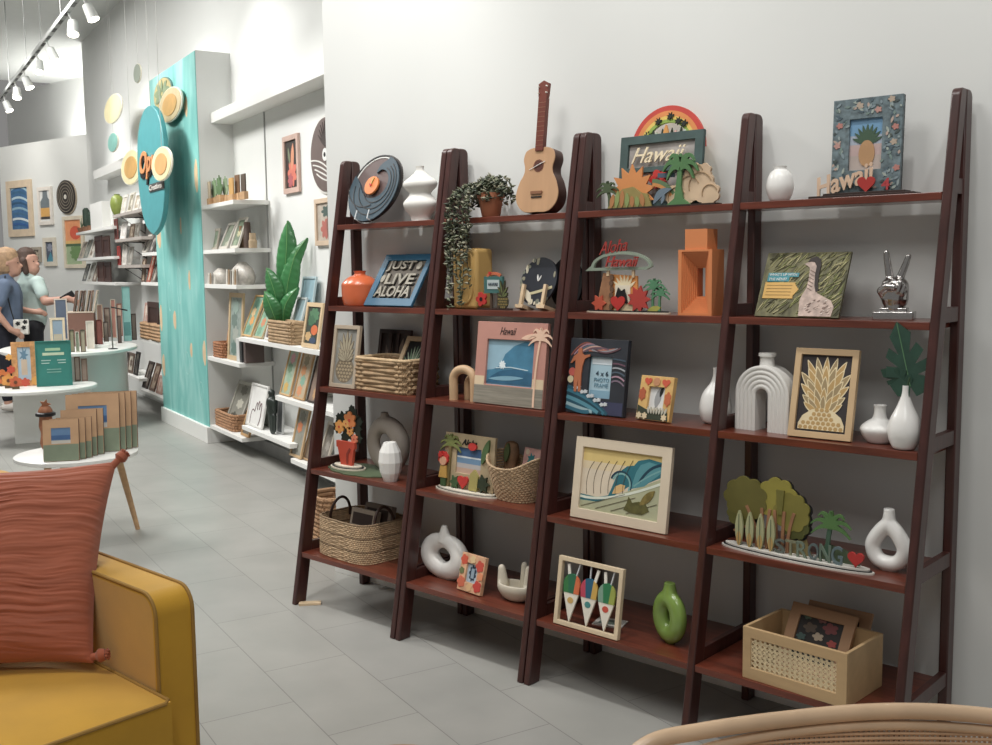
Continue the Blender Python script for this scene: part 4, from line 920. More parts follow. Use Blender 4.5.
pth = [(0.04 * math.cos(2*PI*i/32), 0.072 + 0.055 * math.sin(2*PI*i/32)) for i in range(32)]
loop_vase('green_ring_vase', 'glossy green ring-shaped vase on the lowest shelf', 'vase', (1.742, -0.262, LV[5]), pth, [0.030] * 32, mat('#7d9e3c', 0.22, var=0.15, coat=0.5), rz=R(-16), neck=((0.0, 0.125), (0.0, 0.178), 0.032, 0.019))

# ================================================================== DOUBLE LADDER SHELF, RIGHT HALF
prof = spline([(0.02, 0), (0.03, 0.008), (0.04, 0.04), (0.036, 0.07), (0.026, 0.088), (0.0185, 0.093), (0.018, 0.098), (0.0195, 0.103)], 5)
lathe_vase('round_white_vase', 'small round white vase on the top shelf near the pineapple photo frame', 'vase', (1.99, -0.07, LV[1]), prof, CERAM)
t = thing('pineapple_photo_frame', 'blue leafy photo frame with a pineapple picture on a dark stepped base', 'picture frame', (2.253, -0.085, LV[1]), R(3))
MB().box(DARKWOOD, -0.15, 0.14, -0.032, 0.032, 0, 0.007).box(DARKWOOD, -0.11, 0.115, -0.028, 0.024, 0.007, 0.013).build('stepped_base', t, smooth=False, bevel=0.001, merge=False)
T = Matrix.Translation((0, 0.004, 0.0133)) @ Matrix.Rotation(R(-3), 4, 'X')
W, Hh = 0.19, 0.256
FB = mat('#64767c', 0.55, var=0.4, scale=60)
MB().ring(FB, rect(-W/2, 0, W/2, Hh), rect(-0.048, 0.06, 0.042, 0.2), -0.014, 0, T).box(BLACK, -W/2, W/2, 0, 0.006, 0, Hh, T).build('frame', t, smooth=False, bevel=0.0008, merge=False)
p = MB()
for z0_, z1_, hx in ((0.06, 0.1, '#b9a9a0'), (0.1, 0.13, '#c3a8a4'), (0.13, 0.155, '#a9b4c4'), (0.155, 0.2, '#6f9fc4')): p.box(mat(hx, 0.4), -0.05, 0.044, -0.006, -0.001, z0_, z1_, T)
for k in range(9):
    a = R(15 + 150 * k / 8); p.prism(mat('#3f5b44', 0.5), leaf2(0, 0.13, 0.042 * math.cos(a), 0.135 + 0.05 * math.sin(a), 0.005), -0.008, -0.005, T)
p.prism(mat('#b98c5c', 0.5), circ(0.0, 0.105, 0.022, 0.036), -0.0085, -0.005, T)
p.build('picture', t, smooth=False, merge=False)
mb = MB(); rr = random.Random(11)
for k in range(210):
    x, z = rr.uniform(-0.09, 0.09), rr.uniform(0.006, 0.246)
    if -0.056 < x < 0.05 and 0.05 < z < 0.21: continue
    a = rr.uniform(0, 2*PI); ln = rr.uniform(0.01, 0.02)
    x2, z2 = max(-0.092, min(0.092, x + ln * math.cos(a))), max(0.004, min(0.252, z + ln * math.sin(a)))
    mb.prism(mat(rr.choice(['#3a4c54', '#8a9a9b', '#4c606a', '#6f8580', '#9ca89f', '#434f4e', '#b39c8e', '#7d8f96']), 0.6), leaf2(x, z, x2, z2, 0.0035, 4), -0.0155, -0.0135, T)
for x, z in ((-0.02, 0.235), (-0.075, 0.185), (0.065, 0.245), (0.078, 0.17), (0.075, 0.13), (-0.08, 0.13), (0.085, 0.06), (0.03, 0.22)):
    mb.prism(mat(rr.choice(['#b5766c', '#b3a08c', '#b98a80']), 0.6), scallop(x, z, 0.009, 0.008, 5, 0.3), -0.016, -0.0135, T)
mb.build('painted_leaves', t, smooth=False, merge=False)
text_mesh('Hawaii', 0.17, 0.055, 0.006, mat('#dcb99a', 0.5), 'lettering', t, (-0.045, -0.022, 0.022), shear=0.3, ry=R(-14), offset=0.02)
MB().prism(mat('#b5261c', 0.5), heart(0.01, 0.035, 0.026), -0.026, -0.019).build('heart', t, smooth=False)
text_mesh('4', 0.022, 0.032, 0.005, mat('#b5343a', 0.5), 'lettering', t, (0.062, -0.022, 0.015), offset=0.02)
# -- goose photo sign
t = thing('goose_photo_sign', 'photo panel of a goose in long grass with a yellow text box, leaning back', 'sign', (2.085, -0.15, LV[2]), 0, lean=R(24))
GR = mat('#6b6844', 0.6, var=0.6, scale=40, stretch=(1, 1, 0.35))
MB().box(GR, -0.125, 0.13, -0.008, 0, 0, 0.2).build('panel', t, smooth=False)
mb = MB(); rr = random.Random(4)
for k in range(230):
    x, z = rr.uniform(-0.12, 0.12), rr.uniform(0.003, 0.185); a = R(rr.uniform(20, 70)); ln = rr.uniform(0.02, 0.05)
    mb.prism(mat(rr.choice(['#a5a06a', '#4c4a26', '#8b8a4f', '#c2b985', '#38371f', '#78803f']), 0.7), leaf2(x, z, min(0.128, x + ln * math.cos(a)), min(0.198, z + ln * math.sin(a)), 0.0012, 4), -0.0095, -0.0075)
mb.build('grass_blades', t, smooth=False, merge=False)
g = MB(); GB = mat('#c2aa9d', 0.6, var=0.3, scale=60)
g.prism(GB, [(0.012, 0.002), (0.108, 0.002), (0.112, 0.03), (0.1, 0.05), (0.075, 0.062), (0.055, 0.072), (0.046, 0.1), (0.042, 0.135), (0.044, 0.16), (0.036, 0.175), (0.022, 0.178), (0.012, 0.17), (-0.002, 0.162), (0.008, 0.157), (0.017, 0.15), (0.02, 0.12), (0.02, 0.09), (0.012, 0.07), (0.006, 0.05)], -0.0105, -0.008)
g.prism(mat('#2c211d', 0.6), [(0.008, 0.168), (0.014, 0.18), (0.03, 0.186), (0.044, 0.178), (0.05, 0.16), (0.049, 0.13), (0.052, 0.1), (0.058, 0.08), (0.05, 0.075), (0.042, 0.095), (0.037, 0.13), (0.037, 0.155), (0.028, 0.168), (0.018, 0.17)], -0.0118, -0.008)
for k in range(6): g.prism(mat('#7d665a', 0.6), ribbon([(0.021, 0.088 + 0.011 * k), (0.036, 0.08 + 0.011 * k)], 0.0018), -0.0115, -0.008)
rr = random.Random(9)
for k in range(26): x_ = rr.uniform(0.02, 0.1); z_ = rr.uniform(0.008, 0.05); g.prism(mat(rr.choice(['#8c7468', '#cdb8aa', '#70594f', '#d8c8bd']), 0.6), leaf2(x_, z_, x_ + 0.008, z_ + 0.005, 0.002, 4), -0.0115, -0.008)
g.build('goose_picture', t, smooth=False, merge=False)
MB().box(mat('#d8a845', 0.5), -0.112, -0.018, -0.0105, -0.008, 0.055, 0.105).prism(mat('#d8a845', 0.5), [(-0.018, 0.064), (-0.004, 0.083), (-0.018, 0.1)], -0.0105, -0.008).box(mat('#a37b2b', 0.5), -0.104, -0.026, -0.0112, -0.01, 0.0645, 0.0665).box(mat('#a37b2b', 0.5), -0.104, -0.026, -0.0112, -0.01, 0.0745, 0.0765).box(mat('#a37b2b', 0.5), -0.104, -0.026, -0.0112, -0.01, 0.0845, 0.0865).box(mat('#a37b2b', 0.5), -0.104, -0.026, -0.0112, -0.01, 0.0945, 0.0965).build('text_box', t, smooth=False, merge=False)
MB().box(mat('#2f8f9c', 0.5), -0.108, -0.012, -0.0105, -0.008, 0.122, 0.135).box(mat('#2f8f9c', 0.5), -0.108, -0.04, -0.0105, -0.008, 0.108, 0.122).build('heading_strip', t, smooth=False, merge=False)
text_mesh("WHAT'S UP WITH", 0.086, 0.008, 0.001, WHITE, 'lettering', t, (-0.061, -0.0112, 0.125)); text_mesh('THE NENE?', 0.056, 0.008, 0.001, WHITE, 'lettering', t, (-0.075, -0.0112, 0.111))
MB().tube(BLACK, [(0, 0, 0.14), (0, 0.075, 0.035)], 0.005, 6).build('back_strut', t)
# -- silver peace hand
t = thing('peace_hand', 'polished silver hand making a peace sign on a stepped base', 'statue', (2.35, -0.105, LV[2]), R(14))
CH = mat('#b9b6b4', 0.22, 1.0, var=0.06, scale=20)
MB().box(CH, -0.052, 0.052, -0.034, 0.034, 0, 0.022).box(CH, -0.034, 0.034, -0.025, 0.025, 0.022, 0.032).build('stepped_base', t, bevel=0.002, merge=False)
hd = [((0, 0, 0.03), (0, 0, 0.055), 0.022, 0.022), ((-0.008, 0, 0.055), (-0.013, 0, 0.092), 0.021, 0.018), ((0.009, 0, 0.055), (0.013, 0, 0.09), 0.021, 0.018), ((0.0, -0.004, 0.055), (0.0, -0.004, 0.09), 0.022, 0.02),
      # index and middle, straight and spread
      ((-0.012, 0.004, 0.098), (-0.018, 0.004, 0.135), 0.0092, 0.008), ((-0.018, 0.004, 0.135), (-0.0225, 0.003, 0.162), 0.008, 0.0072), ((-0.0225, 0.003, 0.162), (-0.0245, 0.001, 0.181), 0.0072, 0.006),
      ((0.006, 0.004, 0.098), (0.018, 0.004, 0.13), 0.0092, 0.008), ((0.018, 0.004, 0.13), (0.026, 0.003, 0.152), 0.008, 0.0072), ((0.026, 0.003, 0.152), (0.032, 0.001, 0.17), 0.0072, 0.006),
      # ring and little finger folded over the palm
      ((0.014, 0.0, 0.095), (0.015, -0.02, 0.1), 0.0085, 0.008), ((0.015, -0.02, 0.1), (0.01, -0.024, 0.078), 0.008, 0.007), ((0.01, -0.024, 0.078), (0.006, -0.014, 0.068), 0.007, 0.0065),
      ((0.024, 0.0, 0.086), (0.026, -0.017, 0.09), 0.0078, 0.007), ((0.026, -0.017, 0.09), (0.02, -0.021, 0.072), 0.007, 0.0062), ((0.02, -0.021, 0.072), (0.015, -0.012, 0.063), 0.0062, 0.006),
      # thumb crossing in front
      ((-0.022, -0.002, 0.06), (-0.034, -0.012, 0.078), 0.011, 0.009), ((-0.034, -0.012, 0.078), (-0.018, -0.026, 0.09), 0.009, 0.0082), ((-0.018, -0.026, 0.09), (0.0, -0.031, 0.088), 0.0082, 0.0075)]
hd = [(a_, b_, r0 * 1.28, r1 * 1.28) for a_, b_, r0, r1 in hd]
blob('hand', hd, CH, t, 0.0024, 4)
# -- rainbow arch vase
t = thing('arch_vase', 'white ribbed rainbow-arch vase with a short neck', 'vase', (2.0, -0.15, LV[3]), R(-3))
mb = MB()
def archo(r, zc=0.105, foot=0.0, n=20): return [(r, foot)] + arcp(0, zc, r, 0, 180, n) + [(-r, foot)]
for k in range(5):
    r1_, r0_ = 0.088 - 0.0135 * k, 0.088 - 0.0135 * (k + 1)
    for j in range(2):
        pass
    po, pi_ = archo(r1_), archo(r0_)
    N = len(po); D = 0.03
    # each rib is a half-round band
    vs = []; fs = []
    sect = [(r1_, -D), ((r1_ * 0.75 + r0_ * 0.25), -D - 0.0024), ((r1_ + r0_) / 2, -D - 0.0032), ((r1_ * 0.25 + r0_ * 0.75), -D - 0.0024), (r0_, -D), (r0_, D), (r1_, D)]
    for rr_, yy in sect: vs += [(x, yy, z) for x, z in archo(rr_)]
    M_ = len(sect)
    for a_ in range(M_):
        b_ = (a_ + 1) % M_
        for i in range(N - 1): fs.append((a_*N + i, a_*N + i + 1, b_*N + i + 1, b_*N + i))
    fs.append([a_*N for a_ in range(M_)]); fs.append([a_*N + N - 1 for a_ in range(M_)][::-1])
    mb.add(CERAMM, vs, fs)
mb.build('ribbed_arch', t, merge=False, ang=50)
MB().lathe(CERAMM, [(0.024, 0.188), (0.022, 0.198), (0.02, 0.215), (0.026, 0.219), (0.026, 0.228), (0.018, 0.228), (0.016, 0.215)], 28, None, 1, 0.9).build('neck', t)
# -- pineapple art
t = thing('pineapple_art_picture', 'light wood frame with a large golden layered pineapple on black', 'picture frame', (2.19, -0.2, LV[3]), R(2), lean=R(12))
GO = mat('#c09a58', 0.45, var=0.12); GL2 = mat('#a48d62', 0.45, var=0.14); CRM = mat('#e6d3a6', 0.5)
ly = []
for j, (z, n_, ln, w_, sp) in enumerate(((0.135, 5, 0.095, 0.011, 70), (0.12, 7, 0.085, 0.012, 105), (0.105, 7, 0.07, 0.011, 125), (0.088, 7, 0.055, 0.010, 140), (0.076, 7, 0.045, 0.009, 150))):
    for k in range(n_):
        a = R(90 - sp / 2 + sp * k / (n_ - 1)); cx_ = 0.02 * math.cos(a)
        e_ = (cx_ + ln * 0.82 * math.cos(a), z + ln * (0.35 + 0.65 * math.sin(a)))
        ly.append((CRM, leaf2(cx_ * 0.6, z - 0.01, e_[0], e_[1], w_))); ly.append((GL2 if (j + k) % 2 else GO, leaf2(cx_ * 0.6, z - 0.007, cx_ + (e_[0] - cx_) * 0.93, z + (e_[1] - z) * 0.93, w_ - 0.0026)))
dome = [(-0.066, 0.024), (0.066, 0.024), (0.066, 0.04), (0.055, 0.062), (0.03, 0.08), (0.0, 0.086), (-0.03, 0.08), (-0.055, 0.062), (-0.066, 0.04)]
ly.append((CRM, dome))
for r_ in range(5):
    for q in range(-5, 6):
        x = (q + (0.5 if r_ % 2 else 0)) * 0.0145; z = 0.03 + r_ * 0.0125
        lim = 0.062 - max(0, z - 0.038) * 1.05
        if abs(x) < lim - 0.003: ly.append((GO, [(x - 0.0062, z - 0.001), (x - 0.003, z - 0.0055), (x + 0.003, z - 0.0055), (x + 0.0062, z - 0.001), (x + 0.0035, z + 0.005), (x - 0.0035, z + 0.005)]))
frame_parts(t, 0.182, 0.252, 0.018, 0.016, mat('#cfae7f', 0.5, var=0.06), ly, mat('#352f31', 0.6), strut=0.07)
prof = spline([(0.022, 0), (0.034, 0.004), (0.05, 0.03), (0.048, 0.045), (0.03, 0.06), (0.019, 0.068), (0.015, 0.09), (0.017, 0.103)], 5)
lathe_vase('squat_vase', 'squat white vase with a wide belly, left of the teardrop vase', 'vase', (2.338, -0.155, LV[3]), prof, CERAM)
prof = spline([(0.018, 0), (0.03, 0.006), (0.042, 0.04), (0.038, 0.075), (0.02, 0.115), (0.01, 0.145), (0.008, 0.168)], 5)
lathe_vase('teardrop_vase', 'white teardrop vase holding the dark green monstera leaf', 'vase', (2.428, -0.215, LV[3]), prof, CERAM)
t = thing('monstera_leaf', 'dark green split monstera leaf standing in the white teardrop vase', 'plant', (2.428, -0.215, LV[3] + 0.17))
MB().tube(mat('#2f4a2c', 0.5), spline([(0, 0, -0.1), (0.0, 0, -0.02), (0.005, 0.0, 0.0), (0.01, 0.0, 0.02)], 4), 0.0028, 8).build('stem', t)
lobes = []
half_ = [(0.0, 0.0, 0.03), (0.012, -0.03, 0.05), (0.05, -0.02, 0.07), (0.068, 0.015, 0.08), (0.03, 0.03, 0.06), (0.075, 0.04, 0.08), (0.066, 0.07, 0.07), (0.028, 0.06, 0.05), (0.062, 0.095, 0.06), (0.045, 0.12, 0.05), (0.018, 0.095, 0.04), (0.035, 0.15, 0.04), (0.0, 0.19, 0.03)]
rgt = [(x, z) for x, z, _ in half_]; lft = [(-x * 0.9, z) for x, z, _ in half_[1:-1]][::-1]
ML = mat('#234536', 0.4, var=0.2, scale=30)
a_ = R(8); pts = [(x * 0.82, z * 0.92) for x, z in rgt + lft]
mb = MB()
T = Matrix.Translation((0.012, 0.0, -0.004)) @ Matrix.Rotation(R(8), 4, 'Z') @ Matrix.Rotation(R(-15), 4, 'Y') @ Matrix.Rotation(R(-8), 4, 'X')
mb.prism(ML, pts, -0.0012, 0.0012, T)
mb.build('leaf_blade', t, smooth=False, merge=False)
MB().tube(mat('#4f7a52', 0.5), [T @ Vector((0, -0.0015, z)) for z in (0.0, 0.06, 0.12, 0.17)], 0.0015, 6).build('leaf_rib', t)
mb = MB(); mb.prism(ML, [(x * 0.45, z * 0.4) for x, z in rgt + lft], -0.001, 0.001, Matrix.Translation((0.0, 0, 0.0)) @ Matrix.Rotation(R(-62), 4, 'Y'))
mb.build('small_leaf', t, smooth=False, merge=False)
# -- STRONG display
t = thing('strong_display', 'cut-out display of trees, surfboards and the letters STRONG with a red heart', 'ornament', (2.147, -0.258, LV[4]), R(-2))
MB().prismz(mat('#d3cfc6', 0.5), circ(0, 0, 0.232, 0.042, 56), 0, 0.005).prismz(BLACK, circ(0, 0, 0.226, 0.038, 56), 0.005, 0.008).prismz(mat('#d3cfc6', 0.5), circ(0, 0, 0.22, 0.034, 56), 0.008, 0.013).build('oval_base', t, smooth=False, merge=False)
z0 = 0.013
BR = mat('#9a6a44', 0.6, var=0.2)
mb = MB()
for x, z, rx_, rz_, hx in ((-0.155, 0.15, 0.07, 0.062, '#66601f'), (-0.055, 0.16, 0.062, 0.062, '#948a27'), (-0.01, 0.13, 0.055, 0.055, '#7f7724'), (0.0, 0.1, 0.045, 0.045, '#4f521c'), (-0.17, 0.1, 0.045, 0.04, '#5c5a1d')):
    mb.prism(BLACK, scallop(x + 0.004, z - 0.002, rx_ * 1.03, rz_ * 1.03, 9, 0.09), 0.004, 0.008); mb.prism(mat(hx, 0.55, var=0.12), scallop(x, z, rx_, rz_, 9, 0.09), -0.002 - 0.0007 * (x * 100 % 3), 0.005)
mb.build('tree_crowns', t, smooth=False, merge=False)
mb = MB()
for x, lx in ((-0.115, -0.15), (-0.1, -0.1), (-0.085, -0.075), (-0.055, -0.06), (-0.035, -0.03), (-0.02, 0.0)):
    mb.prism(BR, ribbon(curve2((x, z0), (x, 0.07), (lx, 0.13), 7), 0.009, False), -0.006, 0.0)
mb.prism(BR, ribbon(curve2((-0.19, 0.05), (-0.13, 0.09), (-0.07, 0.05), 8), 0.006), -0.0065, 0.0); mb.prism(mat('#6f6a20', 0.6), [(-0.055, 0.19), (-0.03, 0.19), (-0.036, 0.12), (-0.05, 0.12)], -0.0075, -0.003)
mb.build('tree_trunks', t, smooth=False, merge=False)
for k in range(4):
    x = -0.165 + 0.034 * k; mb = MB()
    mb.prism(mat('#a9ab7c', 0.5, var=0.12), leaf2(x, z0 - 0.004, x, 0.115, 0.0125, 10), -0.02, -0.013)
    mb.prism(mat('#b9964f', 0.5), leaf2(x, z0, x, 0.055, 0.008, 8), -0.0212, -0.019); mb.prism(mat('#5f6b52', 0.5), ribbon([(x, z0 + 0.005), (x, 0.105)], 0.0015), -0.0216, -0.019)
    mb.build('surfboard', t, smooth=False, merge=False)
LC = ['#59625a', '#7a7c60', '#6a7867', '#566464', '#607263', '#5c7075']
for k, ch in enumerate('STRONG'):
    text_mesh(ch, 0.032, 0.041 + 0.002 * k, 0.005, mat(LC[k], 0.5), 'letter', t, (-0.035 + 0.034 * k, -0.018, z0), offset=0.01)
mb = MB()
for role, pts in palm(0.1, z0, 0.135, 0.06, 0.012, 0.06): mb.prism(mat('#4f7a3c' if role == 'leaf' else '#3f5f4a', 0.55), pts, -0.004 - (0.002 if role == 'leaf' else 0), 0.002)
mb.build('palm', t, smooth=False, merge=False)
MB().prism(mat('#4a5a3f', 0.6), [(0.06, z0), (0.19, z0), (0.15, 0.05), (0.09, 0.06)], 0.006, 0.01).prism(mat('#8c7b4a', 0.6), [(-0.02, z0), (0.05, z0), (0.03, 0.065), (0.0, 0.07)], 0.006, 0.01).build('hills', t, smooth=False, merge=False)
MB().prism(mat('#b8201c', 0.5), heart(0.186, 0.038, 0.024), -0.016, -0.008).build('heart', t, smooth=False)
pth = spline([(0.0, 0.128), (0.026, 0.1), (0.045, 0.062), (0.03, 0.028), (0.0, 0.02), (-0.03, 0.03), (-0.042, 0.064), (-0.026, 0.098), (0.0, 0.128)], 5)[:-1]
loop_vase('loop_vase', 'white open-loop vase at the right end of the fourth shelf', 'vase', (2.388, -0.2, LV[4]), pth, [0.0205] * len(pth), CERAM, neck=((0.0, 0.12), (0.0, 0.168), 0.019, 0.014), voxel=0.0035, flat=1.1)
# -- cane box
t = thing('cane_box', 'light wood box with a cane webbing front holding picture frames', 'box', (2.206, -0.26, LV[5]), R(-3))
LW = mat('#bf9d6c', 0.5, var=0.08, scale=6, stretch=(0.6, 4, 4))
W, D, Hh = 0.156, 0.105, 0.15
MB().ring(LW, rect(-W, 0, W, Hh), rect(-W + 0.026, 0.035, W - 0.03, Hh - 0.03), -D, -D + 0.01).build('front_panel', t, smooth=False, bevel=0.0015)
for sx in (-1, 1):
    MB().prismx(LW, [(-D + 0.01, 0), (D, 0), (D, Hh), (-D + 0.01, Hh)], sx * W - (0.01 if sx > 0 else 0), sx * W + (0.01 if sx < 0 else 0)).build('side_panel', t, smooth=False, bevel=0.0012)
MB().box(LW, -W + 0.01, W - 0.01, D - 0.01, D, 0, Hh).build('back_panel', t, smooth=False); MB().box(LW, -W + 0.01, W - 0.01, -D + 0.01, D - 0.01, 0, 0.008).build('bottom_panel', t, smooth=False)
cn = MB(); CW = mat('#e4d0a4', 0.55)
x0, x1, z0, z1 = -W + 0.024, W - 0.028, 0.033, Hh - 0.028
nx = 17; nz = 7
for i in range(nx + 1):
    x = x0 + (x1 - x0) * i / nx
    for dx in (-0.0018, 0.0018): cn.box(CW, x + dx - 0.0009, x + dx + 0.0009, -D + 0.0035, -D + 0.0055, z0, z1)
for j in range(nz + 1):
    z = z0 + (z1 - z0) * j / nz
    for dz in (-0.0018, 0.0018): cn.box(CW, x0, x1, -D + 0.0045, -D + 0.0065, z + dz - 0.0009, z + dz + 0.0009)
sp = (x1 - x0) / nx
def clip(p, q):
    (ax, az), (bx, bz) = p, q
    t0, t1 = 0.0, 1.0
    for s_, d_ in ((ax - x0, bx - ax), (x1 - ax, ax - bx), (az - z0, bz - az), (z1 - az, az - bz)):
        if abs(d_) < 1e-9:
            if s_ < 0: return None
        elif d_ > 0: t0 = max(t0, -s_ / d_)
        else: t1 = min(t1, -s_ / d_)
    return None if t0 >= t1 else ((ax + (bx - ax) * t0, az + (bz - az) * t0), (ax + (bx - ax) * t1, az + (bz - az) * t1))
for k in range(-nz, nx + 1):
    for dr in (1, -1):
        xa = x0 + sp * (k + 0.5); c_ = clip((xa if dr > 0 else xa + (z1 - z0), z0), ((xa + (z1 - z0)) if dr > 0 else xa, z1))
        if c_: cn.prism(CW, ribbon([c_[0], c_[1]], 0.0018), -D + 0.003, -D + 0.0042)
cn.build('cane_webbing', t, smooth=False, merge=False)
for k, (x, y, rz_, w_, h_, lb) in enumerate(((2.19, -0.245, -4, 0.2, 0.192, 'kraft-bordered dark floral print, front one inside the cane box'), (2.225, -0.2, -1, 0.19, 0.192, 'kraft-bordered frame, rear one inside the cane box'))):
    t = thing('kraft_picture', lb, 'picture frame', (x, y, LV[5] + 0.009), R(rz_), lean=R(30 - 3 * k))
    ly = [(mat(hx, 0.5), scallop(px_, pz_, r_, r_ * 0.7, 5, 0.3)) for px_, pz_, r_, hx in ((-0.03, 0.13, 0.02, '#5a4a3c'), (0.03, 0.14, 0.022, '#7c3a3a'), (0.0, 0.11, 0.016, '#b8a58c'), (0.045, 0.1, 0.014, '#a33a34'), (-0.05, 0.1, 0.014, '#3f5a55'), (0.0, 0.16, 0.014, '#6d3f38'), (-0.045, 0.16, 0.012, '#4c5f4a'))]
    frame_parts(t, w_, h_, 0.032, 0.012, mat('#a97f58', 0.6), ly, mat('#241f1e', 0.5))

# ================================================================== FOREGROUND SEATING
MU = mat('#c8971f', 0.75, var=0.1, scale=5, sheen=0.35, bump=0.08, bscale=300)
MUP = mat('#a0761c', 0.75, var=0.05)
t = thing('yellow_armchair', 'mustard yellow velvet armchair with piped square arms', 'armchair', (0.9, -2.083, 0))
def arm(y0, y1):
    r = 0.05; X0, X1, Hh = -0.5, 0.42, 0.645
    pts = [(X0, 0.1), (X1, 0.1), (X1, Hh - r)] + [(X1 - r + r * math.cos(a), Hh - r + r * math.sin(a)) for a in [i * PI / 12 for i in range(1, 7)]] + [(X0, Hh)]
    o = MB().prism(MU, pts, y0, y1).build('arm', t, bevel=0.008, seg=3)
    for y in (y0 + 0.003, y1 - 0.003):
        MB().tube(MUP, [(X0, y, Hh + 0.001)] + [(X1 - r + (r + 0.001) * math.sin(a), y, Hh - r + (r + 0.001) * math.cos(a)) for a in [i * PI / 12 for i in range(7)]] + [(X1 + 0.001, y, 0.11)], 0.0045, 8).build('piping', o)
    return o
arm(0.335, 0.435); arm(-0.435, -0.335)
def puff(x0, x1, y0, y1, z0, z1, bul, nx=24, ny=24):
    def top(u, v):
        return (x0 + (x1 - x0) * u, y0 + (y1 - y0) * v, z1 + bul * (1 - (2*u-1)**4) * (1 - (2*v-1)**4))
    mb = MB(); mb.grid(MU, top, nx, ny); mb.box(MU, x0, x1, y0, y1, z0, z1 - 0.0001)
    return mb
o = puff(-0.3, 0.49, -0.328, 0.328, 0.28, 0.42, 0.022).build('seat_cushion', t, bevel=0.0)
MB().tube(MUP, [(-0.3, 0.328, 0.42), (0.475, 0.328, 0.42), (0.49, 0.315, 0.42), (0.49, -0.315, 0.42), (0.475, -0.328, 0.42), (-0.3, -0.328, 0.42)], 0.005, 8).build('piping', o)
MB().box(MU, -0.5, 0.455, -0.335, 0.335, 0.1, 0.279).build('seat_base', t, smooth=True, bevel=0.01)
MB().prism(MU, [(-0.62, 0.1), (-0.45, 0.1), (-0.42, 0.42), (-0.47, 0.8), (-0.6, 0.8)], -0.435, 0.435).build('backrest', t, bevel=0.02, seg=3)
for x in (-0.5, 0.38):
    for y in (-0.38, 0.38): MB().lathe(DARKWOOD, [(0.014, 0), (0.022, 0.1)], 14, Matrix.Translation((x, y, 0))).build('leg', t)
# cushion
CU_M = mat('#a25a41', 0.85, var=0.12, scale=6, stretch=(1, 1, 9), sheen=0.3)
BRc = Vector((1.12, -1.80, 0.454)); TRc = Vector((0.895, -1.60, 0.885)); dW = Vector((-0.62, -0.78, -0.02)).normalized() * 0.5
t = thing('terracotta_cushion', 'terracotta crinkled square cushion with corner tassels on the yellow armchair', 'cushion', tuple(BRc + dW * 0.5))
upv = TRc - BRc; nrm = dW.cross(upv).normalized()
if nrm.dot(CC - BRc) < 0: nrm = -nrm
from mathutils import noise as _nz
def crink(u, v):
    w_ = v + 0.035 * _nz.noise(Vector((u * 2.2, v * 5, 3.0)))
    a_ = _nz.noise(Vector((u * 1.6, w_ * 26, 0))); b_ = _nz.noise(Vector((u * 3.2, w_ * 55, 7))); c_ = _nz.noise(Vector((u * 5, w_ * 100, 2)))
    return 0.0085 * (0.5 - abs(a_)) + 0.005 * (0.5 - abs(b_)) + 0.0025 * c_
def pil(side):
    def f(u, v):
        U, V = 2*u - 1, 2*v - 1
        pin = 0.075; su = U * (1 - pin * (1 - V*V) ** 1.0 * (abs(U) ** 3)); sv = V * (1 - pin * (1 - U*U) * (abs(V) ** 3))
        th = 0.085 * ((1 - U**2) * (1 - V**2)) ** 0.42
        p = BRc + dW * ((su + 1) / 2) + upv * ((sv + 1) / 2) - (BRc + dW * 0.5)
        edge = ((1 - U**2) * (1 - V**2)) ** 0.3
        return p + nrm * side * (th + crink(u, v) * edge) + Vector((0, 0, 0.004 * math.sin(19*u) * (1 - V*V)))
    return f
mb = MB(); mb.grid(CU_M, pil(1), 70, 220); mb.grid(CU_M, pil(-1), 40, 40)
mb.build('cover', t, merge=False, ang=80)
for c_, dr in ((TRc, (dW * -0.5 + upv * 0.6)), (BRc + dW + upv, (dW * 0.5 + upv * 0.6)), (BRc + upv * 0.03, dW * -0.35 + Vector((0, 0, 0.02)))):
    p0 = c_ - (BRc + dW * 0.5); d_ = dr.normalized(); 
    tm = MB().tube(CU_M, [p0 - d_ * 0.02, p0 + d_ * 0.004, p0 + d_ * 0.012, p0 + d_ * 0.026], [0.01, 0.009, 0.017, 0.014], 12)
    a1 = d_.orthogonal().normalized(); b1 = d_.cross(a1)
    for k in range(9):
        w_ = (a1 * math.cos(k * 0.7) + b1 * math.sin(k * 0.7)) * 0.012
        tm.tube(CU_M, [p0 + d_ * 0.015, p0 + d_ * 0.034 + w_], 0.0038, 5)
    tm.build('tassel', t, merge=False)
# rattan chair
RA = mat('#d6b38c', 0.38, var=0.16, scale=7, bump=0.05, coat=0.25); RB = mat('#cfa67c', 0.5, var=0.1)
t = thing('rattan_chair', 'rattan chair back with bent cane top rail and woven webbing', 'chair', (2.842, -1.40, 0.0), R(42.5))
def back_y(x): return -0.045 * (x / 0.36) ** 2
top = spline([(-0.408, 0.36), (-0.406, 0.56), (-0.393, 0.64), (-0.352, 0.677), (-0.27, 0.686), (-0.14, 0.694), (0.0, 0.701), (0.12, 0.699), (0.24, 0.687), (0.34, 0.665), (0.385, 0.63), (0.398, 0.56), (0.40, 0.36)], 6)
MB().tube(RA, [(x, back_y(x), z) for x, z in top], 0.0125, 16).build('top_rail', t)
inn = spline([(-0.368, 0.36), (-0.366, 0.56), (-0.352, 0.622), (-0.31, 0.648), (-0.2, 0.668), (0.0, 0.680), (0.2, 0.671), (0.31, 0.643), (0.352, 0.61), (0.366, 0.55), (0.368, 0.36)], 6)
MB().tube(RA, [(x, back_y(x) - 0.002, z) for x, z in inn], 0.0078, 12).build('inner_rail', t)
def zin(x):
    for (xa, za), (xb, zb) in zip(inn, inn[1:]):
        if xa <= x <= xb and xb > xa: return za + (zb - za) * (x - xa) / (xb - xa)
    return 0.5
cn = MB()
